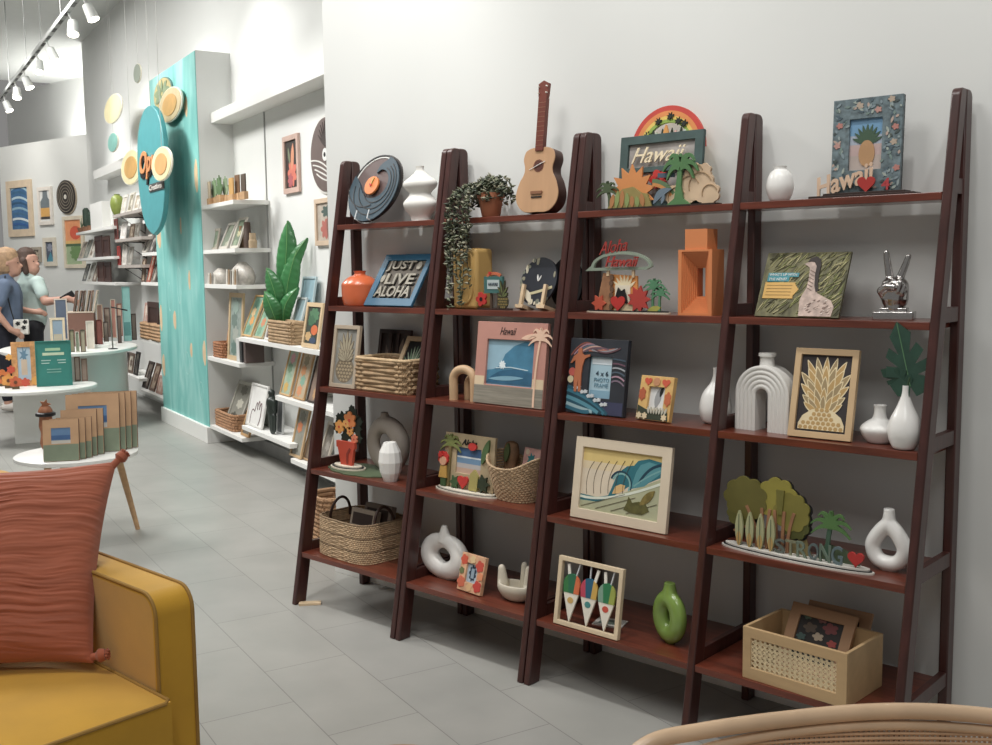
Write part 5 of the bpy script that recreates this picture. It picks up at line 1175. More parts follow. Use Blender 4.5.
for i in range(-46, 47):
    x = i * 0.0077
    cn.tube(RB, [(x, back_y(x), 0.37), (x, back_y(x), zin(x) - 0.004)], 0.0026, 5)
for j in range(40):
    z = 0.375 + j * 0.0077
    xs_ = [x * 0.03 for x in range(-12, 13) if zin(x * 0.03) > z and abs(x * 0.03) < 0.35]
    if len(xs_) > 1: cn.tube(RB, [(x, back_y(x) - 0.0035, z) for x in xs_], 0.0027, 5)
cn.build('cane_webbing', t, merge=False)
MB().tube(RA, [(-0.36, -0.045, 0.36), (0, 0.0, 0.36), (0.36, -0.045, 0.36)], 0.013, 12).build('lower_rail', t)
MB().prismz(RB, [sup(2*PI*i/40, 0.35, 0.25, 5) for i in range(40)], 0.33, 0.355, Matrix.Translation((0, -0.29, 0))).build('seat', t, smooth=False, bevel=0.004)
for x in (-0.385, 0.385):
    MB().tube(RA, [(x, -0.05, 0.36), (x * 1.02, -0.03, 0.0)], [0.0155, 0.013], 12).build('leg', t)
    MB().tube(RA, spline([(x, -0.045, 0.56), (x * 1.02, -0.2, 0.56), (x * 1.02, -0.42, 0.55), (x * 1.0, -0.49, 0.5), (x * 0.98, -0.5, 0.3), (x, -0.5, 0.0)], 5), 0.0145, 12).build('arm_rail', t)
# stool at the lower edge
p = onz(396, 776, 0.4)
t = thing('round_stool', 'small round tan wooden stool, its rim at the bottom edge of the photo', 'stool', (p.x, p.y, 0))
MB().lathe(mat('#a9825f', 0.5, var=0.1), [(0.13, 0.375), (0.14, 0.38), (0.14, 0.395), (0.135, 0.4)], 44).build('seat', t)
for k in range(3):
    a = k * 2 * PI / 3 + 0.4; MB().tube(TANWOOD, [(0.09 * math.cos(a), 0.09 * math.sin(a), 0.378), (0.12 * math.cos(a), 0.12 * math.sin(a), 0)], [0.014, 0.01], 12).build('leg', t)

# ================================================================== WHITE DISPLAY TABLES
TW = mat('#e4e4e0', 0.35, var=0.01)
cx, cy = -1.72, -0.47
t = thing('coffee_table', 'round white coffee table on splayed wooden legs behind the cushion', 'table', (cx, cy, 0))
MB().lathe(TW, [(0.285, 0.425), (0.3, 0.43), (0.3, 0.447), (0.295, 0.45)], 56).build('tabletop', t)
for k in range(3):
    a = R(77) + k * 2 * PI / 3
    MB().tube(TANWOOD, [(0.2 * math.cos(a), 0.2 * math.sin(a), 0.427), (0.29 * math.cos(a), 0.29 * math.sin(a), 0)], [0.02, 0.012], 14).build('leg', t)
t = thing('display_table', 'low white oval display table at the far left holding the teal sign', 'table', (-4.93, 0.875, 0), R(63))
MB().lathe(TW, [(0.985, 0.425), (1.0, 0.43), (1.0, 0.45), (0.99, 0.455)], 64, None, 0.39, 0.45).build('tabletop', t)
MB().box(TW, -0.295, 0.295, -0.1, 0.22, 0, 0.427).build('pedestal', t, smooth=False, bevel=0.004)
t.children[-1].location = (-0.1, -0.05, 0); t.children[-1].rotation_euler = (0, 0, R(-70))
t = thing('display_table', 'taller white oval display table behind, crowded with frames and a brown crate', 'table', (-5.72, 1.41, 0), R(63))
MB().lathe(TW, [(0.985, 0.67), (1.0, 0.675), (1.0, 0.695), (0.99, 0.7)], 64, None, 0.58, 0.83).build('tabletop', t)
MB().lathe(TW, [(1.0, 0), (1.0, 0.672)], 64, Matrix.Translation((0.1, 0.18, 0)), 0.39, 0.5).build('pedestal', t)

# goods facing the viewer on the tables
def vrz(px): return math.atan2(CF.y, CF.x) - math.atan2(px - 496, FPX) - PI / 2
def card(nm, lb, cat, pxl, pxr, pyb, pyt, z, fm, pic, layers=(), bw=0.18, lean=8, turn=0, grp=None, d=0.014):
    p = onz((pxl + pxr) / 2, pyb, z); dep = (p - CC).dot(CF); sc = FPX / dep
    w = (pxr - pxl) / sc; h = (pyb - pyt) / sc / max(0.3, math.cos(R(lean)))
    a = math.atan2(((pxl + pxr) / 2) - 496, FPX); w *= math.cos(a)
    t = thing(nm, lb, cat, (p.x, p.y, z), vrz((pxl + pxr) / 2) + R(turn), grp, lean=R(lean))
    b = bw * w
    frame_parts(t, w, h, b, d, fm, [(m_, [(x * w, zz * h) for x, zz in pts]) for m_, pts in layers], pic)
    return t
# kraft frames on the coffee table
KR = mat('#c49a70', 0.6, var=0.08); KG = mat('#7c8a72', 0.6, var=0.1); KE = mat('#4b2a1a', 0.6)
def kraft(w, h):
    t = bpy.data.objects.new('kraft_photo_frame', None); COL.objects.link(t)
    f = MB().ring(KR, rect(-w/2, 0.0, w/2, h), rect(-w*0.27, h*0.42, w*0.27, h*0.8), -0.015, -0.0105).box(KE, -w/2, w/2 + 0.0015, -0.0105, 0.0, 0, h * 1.002).build('frame', t, smooth=False, merge=False)
    MB().box(KG, -w/2 + 0.001, w/2 - 0.001, -0.0158, -0.0145, 0.001, h * 0.4).build('green_band', f, smooth=False)
    p = MB().box(mat('#5f86b0', 0.4, var=0.1), -w*0.28, w*0.28, -0.0125, -0.0102, h*0.4, h*0.82)
    p.box(mat('#3f689a', 0.4), -w*0.27, w*0.27, -0.0135, -0.012, h*0.52, h*0.62).box(mat('#c3c0b8', 0.4), -w*0.27, w*0.27, -0.0135, -0.012, h*0.42, h*0.5)
    p.build('picture', t, smooth=False, merge=False)
    return t
def set_kraft(px, py, n, w, h, lbs, dx, dy, turn, grp):
    base = kraft(w, h); p = onz(px, py, 0.4505); rz = vrz(px) + R(turn)
    for k in range(n):
        o = base if k == 0 else copy_tree(base)
        off = Matrix.Rotation(rz, 3, 'Z') @ Vector((dx * k, dy * k, 0))
        o.location = (p.x + off.x, p.y + off.y, 0.4505); o.rotation_euler = (-R(9), 0, rz)
        tag(o, lbs[k], 'picture frame', grp)
set_kraft(62, 461, 3, 0.165, 0.205, ['small kraft photo frame with blue seascape, frontmost on the coffee table', 'small kraft photo frame directly behind the frontmost one', 'small kraft photo frame, third in the front row on the coffee table'], 0.026, 0.032, -8, 'small kraft photo frames on the coffee table')
set_kraft(80, 456, 2, 0.17, 0.235, ['medium kraft photo frame between the small row and the large row', 'medium kraft photo frame just in front of the large row'], 0.028, 0.03, -8, 'medium kraft photo frames on the coffee table')
set_kraft(94, 452, 4, 0.26, 0.3, ['large kraft photo frame at the front of the tall row on the coffee table', 'large kraft photo frame, second in the tall row', 'large kraft photo frame, third in the tall row', 'large kraft photo frame, rearmost and rightmost of the tall row'], 0.026, 0.03, -8, 'large kraft photo frames on the coffee table')
p = onz(50, 449, 0.4505)
t = thing('wooden_totem', 'carved wooden pineapple totem with a black band, left on the coffee table', 'ornament', (p.x - 0.03, p.y - 0.0, 0.4505), vrz(50))
MB().lathe(mat('#9a5f3a', 0.6, var=0.25, scale=30), spline([(0.025, 0), (0.034, 0.03), (0.028, 0.08), (0.036, 0.12), (0.032, 0.165), (0.036, 0.2), (0.024, 0.225)], 4), 20).build('carved_body', t)
MB().lathe(BLACK, [(0.04, 0.172), (0.05, 0.176), (0.05, 0.19), (0.04, 0.195)], 20).build('black_band', t)
MB().prism(mat('#9a5f3a', 0.6), spiky(0, 0.235, 0.03, 0.014, 5), -0.01, 0.01).build('crown', t, smooth=False)

# goods on the low table
card('teal_notice', 'standing teal notice board with pale writing on the low display table', 'sign', 37, 73, 386, 341, 0.456, mat('#1c7a70', 0.5), mat('#1c7a70', 0.5), [(mat('#9fc39a', 0.5), rect(-0.22, 0.78, 0.2, 0.84)), (mat('#b9c9a9', 0.5), rect(-0.3, 0.68, 0.3, 0.74)), (mat('#a9c6bd', 0.5), rect(-0.34, 0.56, -0.08, 0.58)), (mat('#a9c6bd', 0.5), rect(0.1, 0.56, 0.34, 0.58)), (mat('#a9c6bd', 0.5), rect(-0.34, 0.5, -0.12, 0.52)), (mat('#a9c6bd', 0.5), rect(0.12, 0.5, 0.34, 0.52)), (mat('#7fb0a4', 0.5), rect(-0.2, 0.36, 0.2, 0.38)), (mat('#7fb0a4', 0.5), rect(-0.2, 0.3, 0.2, 0.32))], 0.03, 6)
t = card('floral_photo_frame', 'yellow and orange flowered photo frame left of the teal notice', 'picture frame', 13, 38, 386, 342, 0.456, mat('#c98f4f', 0.5, var=0.3, scale=30), mat('#a9bfd0', 0.4), [(mat('#5f86a0', 0.5), spiky(0, 0.7, 0.2, 0.08, 7)), (mat('#c9b49c', 0.5), rect(-0.12, 0.25, 0.12, 0.6))], 0.24, 6)
f_ = [c for c in t.children if c.name.startswith('frame')][0]
mb = MB()
for x, z, r_, hx in ((-0.08, 0.04, 0.035, '#d9722a'), (0.0, 0.03, 0.035, '#c94a2a'), (0.08, 0.04, 0.035, '#e0a03a'), (-0.1, 0.14, 0.03, '#c94a2a'), (0.11, 0.12, 0.025, '#4f7a3a'), (-0.11, 0.24, 0.025, '#e0a03a')): MB().prism(mat(hx, 0.5), scallop(x, z, r_, r_, 6, 0.25), -0.018, -0.0135).build('flower_cutout', f_, smooth=False)
for k, (px, py, r_, hx, lb) in enumerate(((3, 386, 0.06, '#d9762a', 'orange cut-out flower at the far left edge of the low table'), (9, 388, 0.05, '#e39a35', 'amber cut-out flower in front of the flowered photo frame'), (16, 389, 0.045, '#c95a2a', 'red-orange cut-out flower nearest the teal notice'))):
    p = onz(px, py, 0.456); t = thing('wooden_flower', lb, 'ornament', (p.x, p.y, 0.456), vrz(px))
    MB().prism(mat(hx, 0.5, var=0.15), scallop(0, r_ * 1.2, r_, r_, 6, 0.22), -0.006, 0.006).build('petals', t, smooth=False); MB().prism(mat('#6d3f1f', 0.5), circ(0, r_ * 1.2, r_ * 0.3), -0.009, -0.006).build('flower_centre', t, smooth=False)
    MB().prism(mat('#5d4a2f', 0.5), rect(-r_ * 0.6, 0, r_ * 0.6, 0.02), -0.014, 0.01).build('base', t, smooth=False)
card('small_brown_picture', 'small brown frame right of the teal notice, nearest it', 'picture frame', 75, 81, 381, 357, 0.456, mat('#6e4f3f', 0.6), mat('#b9a79a', 0.5), [], 0.2, 12)
card('small_brown_picture', 'small pinkish brown frame at the right end of the low table', 'picture frame', 82, 88, 381, 359, 0.456, mat('#8b6a5b', 0.6), mat('#a98f80', 0.5), [], 0.2, 14)

# goods on the taller table
p = onz(80, 347, 0.7005)
t = thing('brown_crate', 'brown cardboard-coloured crate on the taller display table', 'crate', (p.x - 0.06, p.y + 0.05, 0.7005), vrz(80) + R(-6))
sc = 112.0
MB().box(mat('#7b5446', 0.7, var=0.06), -0.11, 0.11, 0.0, 0.2, 0, 0.305).box(mat('#c9b7a3', 0.7), -0.115, 0.115, -0.004, 0.204, 0.305, 0.317).build('crate_body', t, smooth=False, merge=False)
for k in range(5):
    px = 85 + 0 * k
BK = ['#6a4a3f', '#8a6f5f', '#54392f', '#a08b78', '#7b5a4a', '#c0ab97', '#4a332b', '#947a68']
p0 = Vector((p.x - 0.06, p.y + 0.05, 0.7005)); rz0 = vrz(80) + R(-6); M3 = Matrix.Rotation(rz0, 3, 'Z')
for k in range(6):
    q = p0 + M3 @ Vector((-0.06 + 0.034 * k, 0.1, 0.3175))
    t = thing('leaning_print', 'upright brown-edged print on the brown crate, %s' % ['leftmost of six', 'second from the left of six', 'third from the left of six', 'fourth from the left of six', 'fifth from the left of six', 'rightmost of six'][k], 'print', tuple(q), rz0, 'prints in a row on the brown crate')
    MB().box(mat(BK[k], 0.6), -0.006, 0.006, -0.07, 0.07, 0, 0.19, Matrix.Rotation(R(9 + 2 * (k % 2)), 4, 'Y')).build('panel', t, smooth=False); MB().box(mat('#d6cbbd', 0.6), 0.0062, 0.0085, -0.06, 0.06, 0.01, 0.18, Matrix.Rotation(R(9 + 2 * (k % 2)), 4, 'Y')).build('paper', t, smooth=False)
card('blue_photo_frame', 'dark frame with grey-blue photo at the left of the brown crate', 'picture frame', 56, 69, 340, 299, 0.7005, mat('#d1c5b5', 0.5), mat('#57647a', 0.5), [], 0.1, 6)
card('shore_photo_frame', 'cream framed shore photo behind the teal notice', 'picture frame', 51, 66, 345, 318, 0.7005, mat('#cdbf9f', 0.5), mat('#7f97a8', 0.5), [(mat('#a9a38c', 0.5), rect(-0.28, 0.15, 0.28, 0.4))], 0.17, 8)
card('slim_cream_picture', 'slim upright cream frame in front of the brown crate', 'picture frame', 87, 95, 349, 321, 0.7005, mat('#dcd5c8', 0.5), mat('#cfc5b6', 0.5), [], 0.12, 5)
for k, (a_, b_, c_, d_, hx, h2, lb) in enumerate(((70, 75, 352, 330, '#4f4a3a', '#8d8a6c', 'dark little frame at the front left rim of the taller table'), (76, 80, 352, 332, '#c9c4b6', '#7c8a72', 'pale little frame beside the dark one at the front rim'), (81, 86, 352, 330, '#5b5140', '#a39a80', 'olive little frame right of the pale one at the front rim'), (97, 103, 345, 320, '#8a3f33', '#b5655a', 'little red frame to the right of the slim cream frame'), (104, 109, 343, 322, '#4c3c34', '#8d7f74', 'little dark brown frame right of the red one'), (118, 122, 343, 316, '#3b3029', '#6f5a50', 'narrow dark frame near the metal rod stand'))):
    card('little_picture', lb, 'picture frame', a_, b_, c_, d_, 0.7005, mat(hx, 0.6), mat(h2, 0.6), [], 0.16, 10)
card('tall_teal_board', 'tall narrow teal board standing near the right rim of the taller table', 'sign', 124, 132, 341, 287, 0.7005, mat('#6fa9a6', 0.5), mat('#7fb9b4', 0.5), [(mat('#4c8a88', 0.5), rect(-0.4, 0.1, 0.4, 0.35))], 0.06, 2)
p = onz(113, 349, 0.7005)
t = thing('rod_stand', 'thin metal rod stand with a black tilted top on the taller table', 'sign holder', tuple(p), vrz(113))
MB().lathe(BLACK, [(0.04, 0), (0.04, 0.006), (0.01, 0.01)], 20).build('base', t); MB().tube(mat('#8b857f', 0.3, 0.8), [(0, 0, 0.006), (-0.01, 0, 0.36)], 0.006, 8).build('rod', t); MB().box(BLACK, -0.09, 0.05, -0.03, 0.03, 0.352, 0.362, Matrix.Rotation(R(14), 4, 'Y')).build('tilted_top', t, smooth=False)
for k, (a_, b_, yb, yt, hx, h2, lb) in enumerate(((98, 104, 338, 305, '#a48f78', '#7b5a4a', 'tan leaning frame behind the little red frame'), (105, 111, 337, 308, '#5b3a30', '#8a7a6a', 'dark brown leaning frame behind the metal rod stand'), (112, 117, 338, 300, '#b9aa95', '#a26a5a', 'tall cream leaning frame right of the metal rod stand'), (118, 123, 336, 304, '#8a4a38', '#c0a58c', 'rust coloured leaning frame just left of the tall teal board'), (132, 137, 340, 314, '#4a3a32', '#7c7268', 'dark leaning frame at the right rim behind the tall teal board'))):
    card('leaning_picture', lb, 'picture frame', a_, b_, yb, yt, 0.7005, mat(hx, 0.6), mat(h2, 0.6), [], 0.16, 12)
for k, (px, py, w_, lb) in enumerate(((101, 348, 0.13, 'small white riser block at the front of the taller table, left one'), (110, 345, 0.1, 'small white riser block at the front of the taller table, right one'))):
    p = onz(px, py, 0.7005); o = MB().box(WHITE, -w_/2, w_/2, -0.03, 0.03, 0, 0.03).build('riser_block', smooth=False, bevel=0.004); at(o, tuple(p), vrz(px)); tag(o, lb, 'display block')

# ================================================================== RECESS SHELVES (left frame)
def wboard(lb, x0, x1, z, b0=0.0, b1=0.268, brackets=None, col=WHITE, grp='white wall shelves'):
    t = thing('wall_shelf', lb, 'shelf', tuple(L3((x0 + x1) / 2, b1, z)), LRZ, grp)
    h = (x1 - x0) / 2; D = b1 - b0
    MB().box(col, -h, h, -D, 0, -0.03, 0).build('board', t, smooth=False, bevel=0.001)
    if brackets:
        for x in brackets:
            MB().ring(BLACK, [(0, 0), (0.001, 0), (0, 0.001), (0, 0)], [(0, 0)] * 4, 0, 0.001)
            MB().tube(BLACK, [(x, -0.004, -0.03), (x, -0.004, -0.2), (x, -D * 0.9, -0.035), (x, -0.004, -0.035)], 0.009, 6).build('bracket', t)
    return t
zs = [1.88, 1.535, 1.27, 0.70, 0.15]
for k, z in enumerate(zs):
    wboard('white wall shelf on the column side of the recess, %s of five' % ['topmost', 'second from top', 'middle', 'fourth from top', 'lowest'][k], 0.002, 0.82, z, 0.0)
wboard('long white wall shelf holding the banana plant and basket', 0.83, 2.75, 0.895)
wboard('long white wall shelf under the banana plant shelf, with two leaning cards', 1.58, 2.9, 0.545)
wboard('low white wall shelf holding the white hand-drawing card', 0.83, 1.83, 0.25)
wboard('lowest long white wall shelf just left of the ladder shelf', 1.84, 3.3, 0.16)
def lgood(nm, lb, cat, pxl, pxr, b, z, pyt, fm, pic, layers=(), bw=0.1, lean=14, turn=0, bws=None, d=0.014):
    x0 = xl(pxl, b, z); x1 = xl(pxr, b, z); P0 = L3((x0 + x1) / 2, b, z); h = z_at(pyt, L3((x0 + x1) / 2, b + 0.03, z)) - z
    w = max(0.03, x1 - x0)
    t = thing(nm, lb, cat, (P0.x, P0.y, z + 0.0005), LRZ + R(turn), None, lean=R(lean))
    h = h / math.cos(R(lean))
    frame_parts(t, w, h, bw * w, d, fm, [(m_, [(x * w, zz * h) for x, zz in pts]) for m_, pts in layers], pic, bws=bws)
    return t
GLD = mat('#b98f5a', 0.5); GRY = mat('#8f8e86', 0.5, var=0.3, scale=30); DKF = mat('#3b322e', 0.5)
flo = lambda *cs: [(mat(c, 0.5), scallop(random.Random(i * 7 + len(cs)).uniform(-0.2, 0.2), 0.18 + 0.62 * i / max(1, len(cs) - 1), 0.2, 0.11, 6, 0.25)) for i, c in enumerate(cs)]
# stack by the column
random.seed(3)
for k, (a_, b_, t_, hx, lb) in enumerate(((207, 211, 182, '#b5a58a', 'tiny tan card at the left end of the top column shelf'), (213, 217, 178, '#7f9a72', 'tiny green potted cut-out on the top column shelf'), (218, 222, 175, '#5f7d52', 'taller green plant cut-out on the top column shelf'), (224, 228, 176, '#8aa07c', 'pale green plant cut-out right of the taller green one'), (230, 234, 178, '#c99b52', 'small amber card on the top column shelf'), (236, 240, 175, '#7c5a3c', 'small brown card near the right end of the top column shelf'), (242, 246, 174, '#5a4a3c', 'small dark card at the right end of the top column shelf'))):
    z = 1.8805; b = 0.06 + 0.03 * (k % 2); x = xl((a_ + b_) / 2, b, z); P0 = L3(x, b, z); h = z_at(t_, P0) - z
    w = abs(xl(b_, b, z) - xl(a_, b, z)) * 1.2
    t = thing('tiny_ornament', lb, 'ornament', tuple(P0), LRZ)
    MB().box(TANWOOD, -w/2, w/2, -0.015, 0.015, 0, h * 0.3).build('base', t, smooth=False)
    mb = MB()
    if k in (1, 2, 3):
        for a in (30, 60, 90, 120, 150): mb.prism(mat(hx, 0.5), leaf2(0, h * 0.25, w * 0.7 * math.cos(R(a)), h * 0.3 + h * 0.7 * math.sin(R(a)), w * 0.14), -0.004, 0.004)
    else: mb.box(mat(hx, 0.5), -w*0.42, w*0.42, -0.005, 0.005, h * 0.3, h)
    mb.build('cutout', t, smooth=False, merge=False)
lgood('silver_picture', 'small framed green print, leftmost on the second column shelf', 'picture frame', 211, 218, 0.08, 1.535, 229, mat('#b5ab9c', 0.4), mat('#7f8f77', 0.5), flo('#a9a893', '#8d9f86'), lean=12)
lgood('silver_picture', 'middle framed print leaning strongly on the second column shelf', 'picture frame', 220, 228, 0.06, 1.535, 223, mat('#c9c2b8', 0.4), mat('#7b8573', 0.5), flo('#a9a893', '#99a28c'), lean=24)
lgood('silver_picture', 'tallest framed green print on the second column shelf', 'picture frame', 231, 239, 0.06, 1.535, 218, mat('#cfc9bd', 0.4), mat('#6f7d68', 0.5), flo('#8fa083', '#c0b990', '#7d8f74'), lean=20)
for k, (px, t_, lb) in enumerate(((243, 226, 'small brown post at the right end of the second column shelf, nearest the framed prints'), (248, 222, 'taller dark brown post at the right end of the second column shelf'), (253, 233, 'short tan post at the far right of the second column shelf'))):
    z = 1.5355; P0 = L3(xl(px, 0.12, z), 0.12, z); h = z_at(t_, P0) - z
    o = MB().lathe(mat(['#8d6a4a', '#4a372c', '#b39a78'][k], 0.6), [(0.03, 0), (0.03, h * 0.5), (0.024, h * 0.55), (0.024, h)], 14).build('wooden_post'); at(o, tuple(P0)); tag(o, lb, 'ornament')
for k, (px, hw, t_, lb) in enumerate(((222, 0.1, 268, 'small clear bag of white trinkets on the middle column shelf'), (243, 0.16, 262, 'large clear bag of white trinkets on the middle column shelf'))):
    z = 1.2705; P0 = L3(xl(px, 0.1, z), 0.1, z); h = z_at(t_, P0) - z
    t = thing('trinket_bag', lb, 'bag', tuple(P0), LRZ)
    MB().lathe(mat('#b7b1a8', 0.35, var=0.2, scale=40, bump=0.6), spline([(0.9, 0), (1.05, 0.25 * h), (0.95, 0.6 * h), (0.6, 0.85 * h), (0.3, h)], 4), 26, None, hw, 0.075).build('bag_film', t)
    for q in range(6 if k else 4):
        x = -hw * 0.8 + 1.6 * hw * q / (5 if k else 3)
        MB().prism(mat(['#d9d4ca', '#a5896a', '#8f8a82'][q % 3], 0.5), [(x - 0.016, 0), (x + 0.012, 0), (x + 0.02, h * 0.6), (x + 0.005, h * 0.7)], -0.085, -0.078).build('trinket', t, smooth=False)
z = 0.7005
x = 0.19; P0 = L3(x, 0.12, z)
t = thing('brown_basket', 'small brown woven basket on the fourth column shelf', 'basket', tuple(P0), LRZ)
coil_basket(mat('#a2693f', 0.7, var=0.2, scale=30), 0.13, 0.09, 0.12, 6, e=6, twist=9, amp=0.4, seg=48).build('woven_body', t, merge=False)
o = MB().lathe(mat('#b9814a', 0.7, var=0.1), [(0.05, 0.0), (0.012, 0.36)], 16, Matrix.Rotation(R(10), 4, 'Y')).build('paper_cone'); at(o, tuple(L3(x + 0.02, 0.13, z + 0.02)), LRZ); tag(o, 'tall tan paper cone standing in the brown basket', 'cone')
lgood('tall_print', 'tall grey-green framed print on the fourth column shelf', 'picture frame', 229, 243, 0.06, z, 293, mat('#c4a97f', 0.5), mat('#8b9a93', 0.5, var=0.2, scale=30), flo('#5f7a72', '#a3a99f', '#6d8078', '#8fa59b'), lean=4)
for k, (px, w_, t_, hx, lb) in enumerate(((246, 0.07, 338, '#c9c9c7', 'white book standing on the fourth column shelf'), (249, 0.05, 338, '#2b2b2d', 'black book beside the white book on the fourth column shelf'), (253, 0.05, 340, '#5b4a46', 'brown book at the right of the fourth column shelf'))):
    P0 = L3(xl(px, 0.1, z), 0.1, z); h = z_at(t_, P0) - z
    t = thing('standing_book', lb, 'book', tuple(P0), LRZ); MB().box(mat(hx, 0.5), -w_/2, w_/2, -0.06, 0.08, 0, h).build('cover', t, smooth=False, bevel=0.002); MB().box(WHITE, -w_*0.35, w_*0.35, -0.055, 0.075, h - 0.0005, h + 0.001).build('pages', t, smooth=False)
z = 0.1505
P0 = L3(0.27, 0.12, z); t = thing('shell_basket', 'brown patterned basket on the lowest column shelf', 'basket', tuple(P0), LRZ)
coil_basket(mat('#a87a52', 0.7, var=0.25, scale=40), 0.24, 0.085, 0.13, 6, e=8, twist=11, amp=0.5, seg=60).build('woven_body', t, merge=False)
lgood('pattern_print', 'grey patterned print leaning in the brown patterned basket', 'picture frame', 226, 240, 0.1, z + 0.02, 383, mat('#a9a79c', 0.5), mat('#8d8b80', 0.5), flo('#55534a', '#c3bfb0', '#6b685c'), bw=0.08, lean=22)
P0 = L3(xl(237, 0.1, z), 0.1, z)
lgood('small_tan_picture', 'small tan frame right of the patterned print, low in the recess', 'picture frame', 242, 250, 0.05, 0.1505, 396, GLD, mat('#6c675c', 0.5), [], lean=18)
# banana plant shelf
z = 0.8955
lgood('leaning_card', 'green and orange fern card, leftmost on the plant shelf', 'picture frame', 243, 252, 0.06, z, 296, mat('#d0a76a', 0.5), mat('#7fa38d', 0.5), flo('#5f8f7a', '#dc9a4a', '#e3c08a', '#5f8f7a'), bw=0.06, lean=22)
lgood('leaning_card', 'green flowered card, second from left on the plant shelf', 'picture frame', 254, 263, 0.06, z, 298, mat('#b9a37c', 0.5), mat('#86ad92', 0.5), flo('#6f9a80', '#c9835a', '#6f9a80', '#b9b08a'), bw=0.06, lean=24)
lgood('black_white_card', 'small black and white card left of the recess basket', 'picture frame', 266, 271, 0.06, z, 318, mat('#d9d6d0', 0.5), mat('#6b5a5c', 0.5), [], bw=0.15, lean=16)
lgood('lettered_card', 'white card with black lettering behind the recess basket', 'sign', 272, 281, 0.09, z, 311, WHITE, WHITE, [(BLACK, ribbon(curve2((-0.3, 0.6), (-0.1, 0.9), (0.0, 0.55), 6), 0.06)), (BLACK, ribbon(curve2((0.0, 0.6), (0.2, 0.9), (0.3, 0.5), 6), 0.06))], bw=0.05, lean=10)
P0 = L3(xl(287, 0.06, z), 0.06, z); t = thing('recess_basket', 'rectangular woven basket under the banana plant', 'basket', tuple(P0), LRZ)
coil_basket(WOV, 0.22, 0.05, 0.15, 7, e=8, twist=11, amp=0.5, seg=60).build('woven_body', t, merge=False)
lgood('market_print', 'framed print of green plants and an orange pumpkin, next to the ladder shelf', 'picture frame', 303, 319, 0.03, z, 303, mat('#d6b98e', 0.5), mat('#3b443a', 0.5), [(mat('#4f7f5a', 0.5), scallop(0.0, 0.72, 0.3, 0.16, 8, 0.2)), (mat('#3f6b4c', 0.5), scallop(-0.12, 0.6, 0.2, 0.12, 7, 0.2)), (mat('#dd6a2c', 0.5), circ(0.12, 0.4, 0.2, 0.11)), (mat('#c9a36a', 0.5), scallop(-0.2, 0.25, 0.18, 0.1, 7, 0.2)), (mat('#3c4f6b', 0.5), circ(0.1, 0.17, 0.2, 0.07))], bw=0.1, lean=10)
lgood('sky_blue_print', 'tall pale blue print behind the banana plant', 'picture frame', 296, 309, 0.17, z, 277, mat('#a9c0c6', 0.5), mat('#8fb3bf', 0.5, var=0.15), [], bw=0.06, lean=10)
lgood('pale_blue_print', 'smaller pale blue print with a tan base in front of the tall blue print', 'picture frame', 289, 298, 0.12, z, 298, mat('#c4ccca', 0.5), mat('#9fbcc3', 0.5), [(mat('#cf9f63', 0.5), circ(0, 0.15, 0.25, 0.08))], bw=0.08, lean=16)
P0 = L3(xl(284, 0.11, z), 0.11, z)
t = thing('banana_plant', 'tall artificial banana plant with broad green leaves in the recess', 'plant', (P0.x, P0.y, P0.z), R(24))
t.scale = (1.3, 1.0, 1.3)
LGm = mat('#2f7a3e', 0.4, var=0.25, scale=8, coat=0.2)
MB().lathe(mat('#c9c2b4', 0.6), [(0.05, 0), (0.06, 0.1), (0.052, 0.1), (0.05, 0.09)], 20).build('pot', t)
for k, (x0_, z0_, x1_, z1_, w_, bd) in enumerate(((0.0, 0.24, 0.05, 0.62, 0.062, -0.02), (0.03, 0.2, 0.165, 0.53, 0.045, 0.03), (0.02, 0.16, 0.11, 0.47, 0.055, 0.0), (-0.01, 0.16, -0.065, 0.38, 0.05, -0.02), (0.02, 0.08, 0.12, 0.28, 0.04, 0.02), (-0.01, 0.08, -0.07, 0.26, 0.05, -0.015))):
    A = Vector((x0_, -0.01 * k, z0_)); B = Vector((x1_, -0.02 - 0.012 * k, z1_)); d_ = (B - A); n_ = Vector((-d_.z, 0, d_.x)).normalized()
    def lf_(u, v, A=A, d_=d_, n_=n_, w_=w_, bd=bd):
        hw = w_ * math.sin(PI * min(1, 0.06 + v * 0.94)) ** 0.7; s = 2*u - 1
        return A + d_ * v + n_ * (s * hw + bd * math.sin(PI * v)) + Vector((0, -0.03 * math.sin(PI*v) + 0.018 * abs(s) ** 1.5 + 0.0022 * math.sin(v * 60) * abs(s), 0))
    o = MB().grid(LGm, lf_, 8, 40).build('leaf', t, solid=0.0015, ang=80)
    MB().tube(mat('#5f9a52', 0.5), [lf_(0.5, v / 10) + Vector((0, -0.002, 0)) for v in range(11)], 0.002, 6).build('leaf_rib', o)
    MB().tube(mat('#4a7a3c', 0.5), [(0, 0, 0.095), tuple(Vector((0, 0, 0.09)).lerp(A, 0.6)), tuple(A)], 0.0035, 6).build('stem', t)
